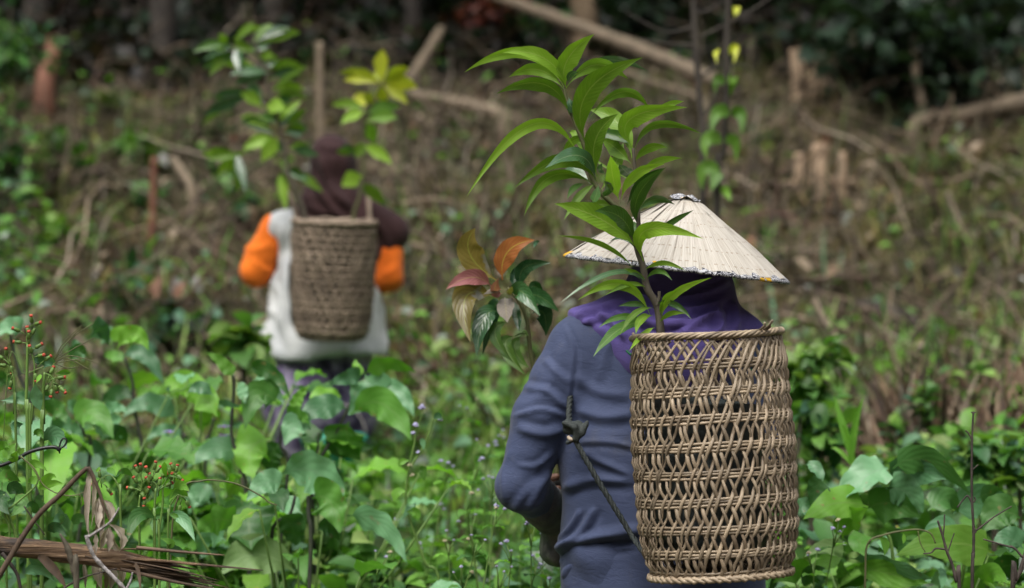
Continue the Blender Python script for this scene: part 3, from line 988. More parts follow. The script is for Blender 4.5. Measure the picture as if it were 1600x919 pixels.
def mat_hat():
    m = bpy.data.materials.new('dried_palm_leaf')
    t, N, L = nodes_of(m)
    tc = N.new('ShaderNodeTexCoord')
    v = mapping(N, L, tc.outputs['UV'], (2.0, 0.35, 1))
    oi = N.new('ShaderNodeObjectInfo')
    comb = N.new('ShaderNodeVectorMath'); comb.operation = 'ADD'
    c3 = N.new('ShaderNodeCombineXYZ'); L.new(mnode(N, L, 'MULTIPLY', oi.outputs['Random'], 40), c3.inputs[2])
    L.new(v, comb.inputs[0]); L.new(c3.outputs[0], comb.inputs[1])
    n1 = noise(N, L, comb.outputs[0], 7, 5)
    n2 = noise(N, L, tc.outputs['Object'], 24, 5, 0.6)
    col = ramp(N, L, n1, [(0.3, (0.33, 0.295, 0.24)), (0.5, (0.455, 0.42, 0.36)), (0.72, (0.53, 0.505, 0.45))])
    stain = ramp(N, L, n2, [(0.60, (0, 0, 0)), (0.74, (1, 1, 1))])
    col = mixc(N, L, mnode(N, L, 'MULTIPLY', stain, 0.45), col, (0.27, 0.19, 0.115))
    sep = N.new('ShaderNodeSeparateXYZ'); L.new(tc.outputs['UV'], sep.inputs[0])
    u = mnode(N, L, 'ABSOLUTE', mnode(N, L, 'SUBTRACT', sep.outputs[0], 0.5))
    edge = mnode(N, L, 'GREATER_THAN', u, 0.455)
    # rows of small stitches
    fr = mnode(N, L, 'FRACT', mnode(N, L, 'MULTIPLY', sep.outputs[1], 6.0))
    st = mnode(N, L, 'MULTIPLY', mnode(N, L, 'LESS_THAN', mnode(N, L, 'ABSOLUTE', mnode(N, L, 'SUBTRACT', fr, 0.5)), 0.045),
               mnode(N, L, 'LESS_THAN', mnode(N, L, 'ABSOLUTE', mnode(N, L, 'SUBTRACT', u, 0.2)), 0.09))
    col = mixc(N, L, mnode(N, L, 'MULTIPLY', mnode(N, L, 'MAXIMUM', mnode(N, L, 'MULTIPLY', edge, .5), st), 0.5), col, (0.2, 0.14, 0.085))
    finish(t, N, L, col, 0.6, mnode(N, L, 'SUBTRACT', n1, mnode(N, L, 'MULTIPLY', st, .8)), 0.45, 0.004, 0.35)
    return m


M['hat'] = mat_hat()


def mat_rim():
    m = bpy.data.materials.new('printed_cloth_rim')
    t, N, L = nodes_of(m)
    tc = N.new('ShaderNodeTexCoord')
    wv = N.new('ShaderNodeTexNoise'); wv.inputs['Scale'].default_value = 60; wv.inputs['Detail'].default_value = 1; wv.inputs['Distortion'].default_value = 3.5
    L.new(tc.outputs['Object'], wv.inputs['Vector'])
    bw = ramp(N, L, mnode(N, L, 'FRACT', mnode(N, L, 'MULTIPLY', wv.outputs['Fac'], 4.0)), [(0.44, (0.012, 0.013, 0.022)), (0.5, (0.50, 0.51, 0.53)), (0.93, (0.55, 0.55, 0.56)), (0.97, (0.02, 0.02, 0.03))])
    vo = N.new('ShaderNodeTexVoronoi'); vo.inputs['Scale'].default_value = 17; vo.inputs['Randomness'].default_value = 0.9
    L.new(tc.outputs['Object'], vo.inputs['Vector'])
    n2 = noise(N, L, tc.outputs['Object'], 120, 2)
    fl = mnode(N, L, 'LESS_THAN', mnode(N, L, 'ADD', vo.outputs['Distance'], mnode(N, L, 'MULTIPLY', n2, 0.25)), 0.40)
    col = mixc(N, L, fl, bw, (0.62, 0.36, 0.02))
    finish(t, N, L, col, 0.8, n2, 0.3, 0.002, 0.3)
    return m


M['hat_rim'] = mat_rim()
NS = 46
for i in range(NS):
    mb = MB()
    a0 = 2 * math.pi * i / NS
    da = 2 * math.pi / NS * 0.72
    sk = rnd.uniform(-.05, .05)
    V, U, Fc = [], [], []
    nr, na = 9, 4
    for j in range(nr + 1):
        rr_ = lerp(.016, HATR - .002, j / nr)
        for k in range(na + 1):
            s = k / na * 2 - 1
            a = a0 + s * da + sk * (j / nr - .5)
            z = hat_z(rr_) + .0022 * (1 - s * s) * (j / nr) + (.0016 if i % 2 else 0) + .0010 * s + .0012 * math.sin(j * 1.3 + i * 2.1)
            V.append(hp(rr_, a, z)); U.append((k / na, j / nr))
    for j in range(nr):
        for k in range(na):
            Fc.append((j * (na + 1) + k, (j + 1) * (na + 1) + k, (j + 1) * (na + 1) + k + 1, j * (na + 1) + k + 1))
    mb.add(V, Fc, U)
    mb.build('leaf_strip', M['hat'], hat)
# inner lining, rim binding, crown patch
mb = MB()
V = [hp(lerp(.01, HATR - .003, j / 6), 2 * math.pi * k / 48, hat_z(lerp(.01, HATR - .003, j / 6)) - .004) for j in range(7) for k in range(48)]
mb.add(V, [(j * 48 + k, j * 48 + (k + 1) % 48, (j + 1) * 48 + (k + 1) % 48, (j + 1) * 48 + k) for j in range(6) for k in range(48)])
mb.build('lining', M['husk'], hat)
mb = MB()
sec = [(-.0200, .0105), (-.0100, .0068), (.0, .0012), (.0042, -.0030), (.0020, -.0065), (-.0040, -.0055), (-.012, .0), (-.020, .005)]
ns = len(sec); na = 140
V, U, Fc = [], [], []
for k in range(na):
    a = 2 * math.pi * k / na
    j = .0012 * math.sin(k * .9) + .0009 * math.sin(k * 2.3 + 1)
    for (dr, dz) in sec:
        V.append(hp(HATR + dr * 1.0 + j, a, dz + .002 + j * .6)); U.append((k / na * 10, 0))
for k in range(na):
    for q in range(ns):
        Fc.append((k * ns + q, k * ns + (q + 1) % ns, ((k + 1) % na) * ns + (q + 1) % ns, ((k + 1) % na) * ns + q))
mb.add(V, Fc, U); mb.build('cloth_rim', M['hat_rim'], hat)
mb = MB()
V, Fc = [], []
for j in range(7):
    r_ = .0053 * j
    for k in range(20):
        a = 2 * math.pi * k / 20
        w_ = .0030 * math.sin(3 * a + j) + .0022 * math.sin(7 * a + 2 * j)
        rr_ = r_ * (1 + .10 * math.sin(5 * a))
        V.append(hp(rr_, a, hat_z(rr_) + .0055 + w_ * min(1, j / 2)))
for j in range(6):
    for k in range(20): Fc.append((j * 20 + k, (j + 1) * 20 + k, (j + 1) * 20 + (k + 1) % 20, j * 20 + (k + 1) % 20))
mb.add(V, Fc); mb.build('crown_patch', M['hat_rim'], hat)

# ------------------------------------------------------------------ the far person
DF = 9.4


def G_(px, py, dy=0.0): return W(px, py, DF + dy)


FX = G_(512, 450).x
FG = landz(FX, DF)
far = empty('person', (FX, DF, FG), 'person in brown headscarf, orange sleeves and white vest standing on the slope', 'person')
fl_, fh_ = (FX - .48, DF - .3, FG - .02), (FX + .48, DF + .45, 1.95)
zs = G_(0, 350).z
LS, RS = G_(430, 358, .02), G_(598, 358, .02)
LE, RE = G_(400, 422, .00), G_(606, 434, .00)
# vest
g = Field(fl_, fh_, .011)
g.chain([(FX, DF, zs - .06), (FX - .01, DF, G_(0, 470).z)], [.158, .200], 1.0, .66, k=.04)
g.chain([(FX - .01, DF, G_(0, 470).z), (FX - .016, DF, G_(0, 548).z)], [.203, .256], 1.0, .68, k=.05)
g.cone(LS + Vector((.03, 0, .0)), RS + Vector((-.03, 0, .0)), .075, .075, k=.06)
X, Y, Z = g.grid()
cut = (G_(0, 556).z + .012 * np.sin((X - FX) * 14)) - Z
g.val = np.maximum(g.val, (cut + 0 * Y).astype(np.float32))
P, Q = g.surface(); P = relax(P, Q, 2)
VF = [([(436, 345), (440, 380), (436, 420)], .012, 6), ([(430, 440), (440, 480), (446, 545)], .012, 6), ([(412, 500), (412, 530), (410, 552)], .012, 5), ([(596, 470), (602, 510), (603, 552)], .012, 5), ([(440, 350), (446, 430), (432, 540)], .010, 9), ([(425, 400), (424, 480), (416, 550)], .009, 8), ([(590, 440), (590, 500), (596, 552)], .010, 8),
      ([(575, 540), (560, 552), (548, 556)], .008, 7), ([(415, 480), (440, 500), (455, 545)], .008, 8)]
P = wobble(creases(P, Q, VF), Q, .003, 24, 6)
quad_obj('vest', P, Q, M['vest'], far)
# sleeves
for nm, S_, E_, sx in (('sleeve', LS, LE, -1), ('sleeve', RS, RE, 1)):
    g = Field(fl_, fh_, .010)
    hand_ = E_ + Vector((-sx * .12, .19, -.02))
    g.chain([S_, S_ * .45 + E_ * .55, E_], [.062, .064, .062], k=.03)
    g.chain([E_, E_ * .3 + hand_ * .7], [.060, .045], k=.03)
    P, Q = g.surface(); P = wobble(relax(P, Q, 2), Q, .005, 30, 8)
    P = creases(P, Q, [([(425, 380), (400, 390), (380, 385)], .005, 6), ([(428, 425), (410, 420), (395, 405)], .006, 5), ([(430, 395), (415, 372), (412, 350)], .006, 5), ([(596, 430), (610, 425), (622, 415)], .005, 5)])
    quad_obj(nm, P, Q, M['orange'], far)
# skirt
g = Field(fl_, fh_, .011)
g.chain([(FX - .02, DF, G_(0, 540).z), (FX - .03, DF, G_(0, 640).z), (FX - .04, DF, FG + .36)], [.205, .215, .15], 1.0, .62, k=.04)
P, Q = g.surface(); P = relax(P, Q, 2)
P = creases(P, Q, [([(440, 560), (436, 620), (440, 680)], .014, 8), ([(480, 565), (470, 640), (470, 700)], .014, 8), ([(520, 560), (530, 620), (520, 700)], .012, 9)])
quad_obj('skirt', wobble(P, Q, .006, 20, 2), Q, M['skirt'], far)
for sx in (-1, 1):
    g = Field((FX - .4, DF - .3, FG - .03), (FX + .4, DF + .3, FG + .5), .012)
    hx = FX - .05 + sx * .08
    g.chain([(hx, DF, FG + .40), (hx, DF, FG + .06)], [.07, .055], k=.02)
    g.chain([(hx, DF - .02, FG + .045), (hx, DF + .16, FG + .04)], [.055, .048], k=.02)
    P, Q = g.surface(); quad_obj('boot', relax(P, Q, 1), Q, M['boot'], far)
# body with head and hands
g = Field(fl_, fh_, .009)
HF = G_(521, 262, .02)
g.cone((FX, DF, FG + .7), (FX, DF, zs - .06), .13, .12, 1, .6, k=.04)
g.cone((FX, DF, zs - .02), HF - Vector((0, 0, .1)), .09, .05, k=.04)
g.ball(HF, (.070, .088, .104), k=.03)
g.ball(HF + Vector((0, .05, -.06)), (.046, .048, .048), k=.03)
g.cone(HF + Vector((0, .092, .01)), HF + Vector((0, .108, -.025)), .010, .015, k=.012)
for sx in (-1, 1):
    g.ball(HF + Vector((sx * .028, .082, .012)), (.013, .012, .010), k=.006)
    hx = FX - .05 + sx * .08
    g.chain([(hx, DF, FG + .72), (hx, DF, FG + .08)], [.08, .045], k=.03)
for S_, E_, sx in ((LS, LE, -1), (RS, RE, 1)):
    hand_ = E_ + Vector((-sx * .13, .19, -.05))
    g.chain([S_, E_, hand_], [.05, .04, .026], k=.03)
    g.cone(hand_, hand_ + Vector((-sx * .03, .05, .0)), .026, .03, k=.01)
    for i in range(4):
        b = hand_ + Vector((-sx * .04, .075, .030 - .02 * i))
        g.chain([b, b + Vector((-sx * .03, .025, .0)), b + Vector((-sx * .05, .01, -.01))], [.011, .010, .009], k=.004)
    b = hand_ + Vector((-sx * .01, .04, .03)); g.chain([b, b + Vector((-sx * .03, .03, .03))], [.012, .010], k=.004)
P, Q = g.surface(); quad_obj('body', relax(P, Q, 1), Q, M['skin'], far)
# headscarf, longer over the right shoulder
g = Field(fl_, fh_, .009)
g.ball(HF + Vector((0, -.006, .006)), (.096, .108, .122), k=.015)
g.cone(HF + Vector((-.005, 0, -.06)), (HF.x - .012, DF - .01, G_(0, 322).z), .086, .118, 1, .85, k=.025)
g.cone((HF.x, DF - .01, G_(0, 325).z), (HF.x - .01, DF - .02, G_(0, 368).z), .11, .17, 1, .62, k=.05)
g.cone((RS.x - .05, DF + .0, RS.z + .03), RS + Vector((.02, .0, -.01)), .085, .083, k=.05)
g.cone(RS + Vector((.012, -.01, -.02)), G_(590, 394, .0), .080, .066, 1, .9, k=.03)
P, Q = g.surface(); P = relax(P, Q, 2)
face = (P[:, 1] > HF.y + .07) & (np.abs(P[:, 0] - HF.x) < .06) & (np.abs(P[:, 2] - HF.z + .01) < .08)
Q = Q[~face[Q].all(1)]
P = creases(P, Q, [([(500, 245), (515, 290), (550, 330)], .016, 7), ([(488, 280), (510, 315), (540, 348)], .016, 7), ([(540, 240), (545, 280), (550, 310)], .006, 7),
                   ([(480, 320), (500, 330), (530, 335)], .008, 7), ([(575, 340), (600, 365), (612, 395)], .008, 7), ([(500, 225), (520, 232), (540, 228)], .006, 6)])
quad_obj('headscarf', wobble(P, Q, .003, 22, 1), Q, M['scarf_brown'], far)

# ------------------------------------------------------------------ rattan baskets
M['cane'] = mat_plain('rattan_cane', (0.160, 0.118, 0.077), (0.355, 0.285, 0.195), 34, (1, 1, 0.5), 0.5, 0.35, 0.0012, rvar=0.42, contrast=0.22, c3=(0.50, 0.42, 0.31))
M['cane_old'] = mat_plain('old_rattan', (0.165, 0.122, 0.086), (0.315, 0.245, 0.18), 22, rough=0.75, bump=0.3, bdist=0.002, rvar=0.35)
M['cane_dark'] = mat_plain('dark_rattan', (0.022, 0.017, 0.013), (0.05, 0.038, 0.03), 22, rough=0.8, bump=0.2)
M['rope'] = mat_plain('dark_green_rope', (0.012, 0.016, 0.016), (0.045, 0.055, 0.05), 400, (1, 1, 1), 0.7, 0.8, 0.002)
M['thread'] = mat_plain('green_thread', (0.01, 0.10, 0.05), (0.02, 0.16, 0.08), 200, rough=0.6)

BZ = [(0, .133), (.03, .144), (.09, .153), (.25, .156), (.40, .149), (.48, .1425)]
HOOPS = [(.0, 3), (.042, 3), (.088, 3), (.141, 3), (.194, 3), (.246, 3), (.299, 3), (.352, 3), (.404, 3)]


def make_basket(root_name, loc, rot, prof, H, hoops, nstr, kl, kr, crad, hrad, mat, label, matrim, zdouble=None, wave_in=.0045, hoop_gap=None, sides=6):
    root = empty(root_name, loc, label, 'basket')
    root.rotation_euler = rot

    def rad(z): return interp(prof, z)

    hz = [z for z, _ in hoops]

    def phase(z):
        """+1 at a hoop, -1 half-way between hoops."""
        for a, b in zip(hz, hz[1:]):
            if a <= z <= b: return math.cos(2 * math.pi * (z - a) / (b - a))
        return math.cos(2 * math.pi * min(1, (z - hz[-1]) / .07) * .5)

    def link(name, mb, m, rz=0.0):
        me = mb if not isinstance(mb, MB) else mb.mesh(name, m)
        o = new_obj(name, me, root)
        o.rotation_euler = (0, 0, rz)
        return o

    npts = max(26, int(H / .0115))
    for direction, k in ((1, kl), (-1, kr)):
        variants = []
        for q in range(7):
            mb = MB(); pts = []
            kk = k * rnd.uniform(.96, 1.04)
            j1, j2 = rnd.uniform(0, 6), rnd.uniform(0, 6)
            for i in range(npts + 1):
                z = H * i / npts * .992
                ph = phase(z)
                off = direction * (wave_in * ph) + .0008 * math.sin(z * 40 + j1)
                if z > H - .045:
                    u = (z - (H - .045)) / .045
                    off *= (1 - u)
                # the upper ends lean over into the rim
                lean = 0.0 if z < H - .06 else direction * .10 * ((z - H + .06) / .06) ** 2
                r_ = rad(z) + off
                th = direction * (kk * z / .155) + lean + .022 * math.sin(z * 19 + j2)
                pts.append((r_ * math.cos(th), r_ * math.sin(th), z))
            # turned in under the base
            r0 = rad(0)
            pts.insert(0, (r0 * .80, 0, -.010))
            mb.tube(pts, [crad * 0.8] + [crad * (1 + .16 * math.sin(i * .7 + j1)) for i in range(len(pts) - 1)], sides, flat=.58)
            variants.append(mb.mesh('strand', mat))
        for s in range(nstr):
            a = 2 * math.pi * (s + (.25 if direction < 0 else 0)) / nstr + rnd.uniform(-.03, .03)
            link('strand', variants[(s * 5) % 7], mat, a)
    for z, cnt in hoops:
        for c in range(cnt):
            mb = MB()
            zz = z + (c - (cnt - 1) / 2) * hrad * 2.02
            n = 72
            j1 = rnd.uniform(0, 6)
            pts = [((rad(max(0, zz)) + .0011 * math.sin(i * 2 * math.pi * nstr / n / 2 + j1)) * math.cos(2 * math.pi * i / n),
                    (rad(max(0, zz)) + .0011 * math.sin(i * 2 * math.pi * nstr / n / 2 + j1)) * math.sin(2 * math.pi * i / n),
                    zz + .0012 * math.sin(3 * 2 * math.pi * i / n + j1)) for i in range(n + 1)]
            mb.tube(pts, hrad * .98, sides, cap=False)
            link('hoop', mb, mat, rnd.uniform(0, 6))
    return root, rad, link


BLOC = W(1126, 892, 4.725)
brot = (R(-4.0), R(-3.2), 0)
basket, brad, blink = make_basket('rattan_basket', BLOC, brot, BZ, .456, HOOPS, 50, .44, .27, .0036, .0030, M['cane'],
                                  'open weave rattan back basket on the near person holding a leafy sapling', M['cane'])
# braided rim: canes that wind round one another
H = .456
for q in range(6):
    mb = MB(); pts = []
    n = 150
    for i in range(n + 1):
        a = 2 * math.pi * i / n
        ph = a * 11 + q * 2 * math.pi / 6
        rr_ = brad(H) + .0060 * math.cos(ph)
        pts.append((rr_ * math.cos(a), rr_ * math.sin(a), H + .004 + .0046 * math.sin(ph) + .003 * math.sin(2 * a + 1)))
    mb.tube(pts, .0031, 6, cap=False)
    blink('rim_cane', mb, M['cane'])
# loose cane ends at the rim
for a, d in ((R(-48), 1), (R(-52), .7), (R(-45), .5), (R(150), .6)):
    mb = MB()
    c, s = math.cos(a), math.sin(a)
    r_ = brad(H)
    mb.tube([(r_ * c, r_ * s, H + .004), ((r_ + .012) * c - s * .01 * d, (r_ + .012) * s, H + .010 + .006 * d), ((r_ + .03 * d) * c, (r_ + .03 * d) * s, H + .012 + .012 * d)], .0026, 5)
    blink('cane_end', mb, M['cane'])
# base: a ring and crossing slats
mb = MB()
for i in range(-5, 6):
    y = i * .025
    x = math.sqrt(max(0, .138 ** 2 - y * y))
    mb.tube([(-x, y, -.006), (x, y, -.006)], .005, 5, flat=.5)
    mb.tube([(y, -x, -.001), (y, x, -.001)], .005, 5, flat=.5)
blink('base', mb, M['cane'])
mb = MB()
n = 90
for q in range(2):
    mb.tube([(.140 * math.cos(2 * math.pi * i / n) * (1 + .012 * math.sin(i * 1.9 + q * 3)), .140 * math.sin(2 * math.pi * i / n) * (1 + .012 * math.sin(i * 1.9 + q * 3)), -.006 + .004 * math.cos(i * 1.9 + q * 3)) for i in range(n + 1)], .0045, 6, cap=False)
blink('base_rim', mb, M['cane'])
# carrying strap: rope from the knot under the arm down to the basket's base, and over the shoulder
KN = F_(894, 676, -.125)


def local(root, p):
    return root.matrix_basis.inverted() @ Vector(p)


bpy.context.view_layer.update()


def rope(pts, rad, m, name='strap', twist=True):
    pts = spline(pts, 8)
    mb = MB()
    if twist:
        for q in range(3):
            P_ = []
            for i, p in enumerate(pts):
                t = (pts[min(i + 1, len(pts) - 1)] - pts[max(i - 1, 0)]).normalized()
                n1 = t.orthogonal().normalized(); n2 = t.cross(n1)
                a = i * 1.1 + q * 2.094
                P_.append(p + n1 * math.cos(a) * rad * .55 + n2 * math.sin(a) * rad * .55)
            mb.tube(P_, rad * .6, 6)
    else:
        mb.tube(pts, rad, 8)
    mb.v = [local(basket, v) for v in mb.v]
    return new_obj(name, mb.mesh(name, m), basket)


strap = rope([F_(896, 683, -.128), F_(912, 712, -.140), F_(935, 752, -.150), F_(962, 796, -.158), F_(988, 838, -.170), W(1012, 872, 4.78)], .0056, M['rope'])
g = Field((KN.x - .06, KN.y - .06, KN.z - .07), (KN.x + .08, KN.y + .06, KN.z + .07), .004)
g.ball(KN + Vector((.012, 0, .006)), (.015, .013, .020), k=.006)
g.ball(KN + Vector((-.008, .004, .012)), (.012, .012, .018), k=.006)
g.chain([KN + Vector((-.01, -.01, -.02)), KN + Vector((.02, -.014, .0)), KN + Vector((.03, -.008, .022))], [.006, .008, .006], k=.002)
g.chain([KN + Vector((-.016, -.008, .02)), KN + Vector((.006, -.018, .012)), KN + Vector((.01, -.014, -.016))], [.006, .007, .006], k=.002)
P, Q = g.surface()
P = wobble(relax(P, Q, 1), Q, .0016, 160, 3)
ib = basket.matrix_basis.inverted()
P2 = np.array([tuple(ib @ Vector(p)) for p in P])
me_ = quad_obj('knot', P2, Q, M['rope'])
me_.parent = basket
rope([F_(888, 683, -.130), F_(892, 687, -.138), F_(898, 684, -.134)], .004, M['husk'], 'cord_end', False)
rope([F_(893, 670, -.12), F_(889, 650, -.085), F_(891, 620, -.05)], .006, M['rope'], 'strap_loop')
for (x0, y0) in ((984, 552), (1165, 562), (1170, 577)):
    D0 = 4.80 if x0 < 1000 else 4.62
    rope([W(x0 - 5, y0 - 4, D0), W(x0 + 2, y0 + 2, D0 - .006), W(x0 + 8, y0 - 3, D0), W(x0 + 2, y0 + 5, D0)], .0026, M['thread'], 'thread_tie', False)

# old dense basket on the far person
OLOC = W(518, 527, 9.07)
FZ = [(0, .118), (.03, .136), (.15, .150), (.3, .154), (.44, .154)]
fh = [(z, 1) for z in np.linspace(.0, .425, 17)]
obasket, orad, olink = make_basket('woven_pack_basket', OLOC, (R(2), R(1.8), 0), FZ, .43, fh, 32, .46, .46, .0060, .0050, M['cane_old'],
                                   'old greyish tightly woven pack basket on the person in orange sleeves', M['cane_old'], wave_in=.007, sides=4)
mb = MB()
n = 40
V = [((orad(z) - .011) * math.cos(2 * math.pi * k / n), (orad(z) - .011) * math.sin(2 * math.pi * k / n), z) for z in (.0, .02, .1, .2, .3, .42) for k in range(n)]
mb.add(V, [(j * n + k, j * n + (k + 1) % n, (j + 1) * n + (k + 1) % n, (j + 1) * n + k) for j in range(5) for k in range(n)] + [tuple(range(n))])
olink('liner', mb, M['cane_dark'])
mb = MB()
mb.tube([(orad(.43) * math.cos(2 * math.pi * k / n), orad(.43) * math.sin(2 * math.pi * k / n), .433 + .003 * math.sin(k * 1.7)) for k in range(n + 1)], .0105, 8, cap=False)
olink('rim', mb, M['cane_old'])
for x0, x1, y0, mm in ((453, 466, 308, 'cane_old'), (576, 578, 314, 'cane_old')):
    mb = MB()
    pts = spline([W(x1, 360, 9.16), W((x0 + x1) / 2, y0 + 14, 9.20), W(x0, y0 - 2, 9.30), W(x0 - 2, y0 + 10, 9.40)], 6)
    mb.tube(pts, .020, 8, flat=.45)
    ob = obasket.matrix_basis.inverted()
    mb.v = [ob @ Vector(v) for v in mb.v]
    new_obj('shoulder_strap', mb.mesh('shoulder_strap', M[mm]), obasket)

# ------------------------------------------------------------------ bags of soil
def polybag(parent, c, r, h, mat, tilt=(0, 0), seed=0):
    rr = random.Random(seed)
    mb = MB(); n, m = 36, 16
    V, Fc = [], []
    ph = [rr.uniform(0, 6.28) for _ in range(8)]
    for j in range(m + 1):
        t = j / m
        for k in range(n):
            a = 2 * math.pi * k / n
            b = 1 + .05 * math.sin(3 * a + ph[0] + 2 * t) + .035 * math.sin(7 * a + ph[1] + 5 * t) + .03 * math.sin(13 * a + 9 * t + ph[2]) + .03 * math.sin(t * 14 + 2 * a + ph[3])
            ends = min(1, .72 + t * 3) if t < .1 else 1
            rad_ = r * b * ends
            V.append(Vector((c.x + rad_ * math.cos(a) + tilt[0] * t * h, c.y + rad_ * math.sin(a) + tilt[1] * t * h, c.z + t * h + .006 * math.sin(2 * a + ph[4]) * t)))
    for j in range(m):
        for k in range(n): Fc.append((j * n + k, j * n + (k + 1) % n, (j + 1) * n + (k + 1) % n, (j + 1) * n + k))
    Fc.append(tuple(range(n - 1, -1, -1)))
    mb.add(V, Fc)
    o = mb.build('plastic_bag', mat, parent)
    # soil level a little below the bag's mouth
    mb = MB(); V = []; q = 14
    top = Vector((c.x + tilt[0] * h, c.y + tilt[1] * h, c.z + h * .93))
    for j in range(q):
        for k in range(q):
            x, y = (k / (q - 1) * 2 - 1), (j / (q - 1) * 2 - 1)
            sx, sy = x * math.sqrt(1 - y * y / 2), y * math.sqrt(1 - x * x / 2)
            V.append(top + Vector((sx * r * .94, sy * r * .94, .016 * (1 - sx * sx - sy * sy) + rr.uniform(-.004, .004))))
    mb.add(V, [(j * q + k, j * q + k + 1, (j + 1) * q + k + 1, (j + 1) * q + k) for j in range(q - 1) for k in range(q - 1)])
    mb.build('soil', M['soil'], parent)
    return o


# ------------------------------------------------------------------ mango sapling in the near basket
z2 = zoomer(680, 30, 2.484)
z3 = zoomer(840, 280, 3.281)
DM = 4.735
ms = W(1036, 560, DM)
bagm = Vector((ms.x + .085, ms.y + .0, BLOC.z + .028))
mango = empty('mango_sapling', bagm, 'tall green sapling with long drooping leaves in the near rattan basket', 'sapling')
polybag(mango, bagm + Vector((.005, -.005, 0)), .113, .30, M['polybag'], (-.05, 0), 3)


def px_stem(parent, pts, r0, r1, D, mat, name='stem', jit=.12, n=8):
    P_ = [W(p[0], p[1], D + (p[2] if len(p) > 2 else 0)) for p in pts]
    S = spline(P_, 6)
    mb = MB(); mb.tube(S, radii(r0, r1, len(S), jit), n)
    return mb.build(name, mat, parent)


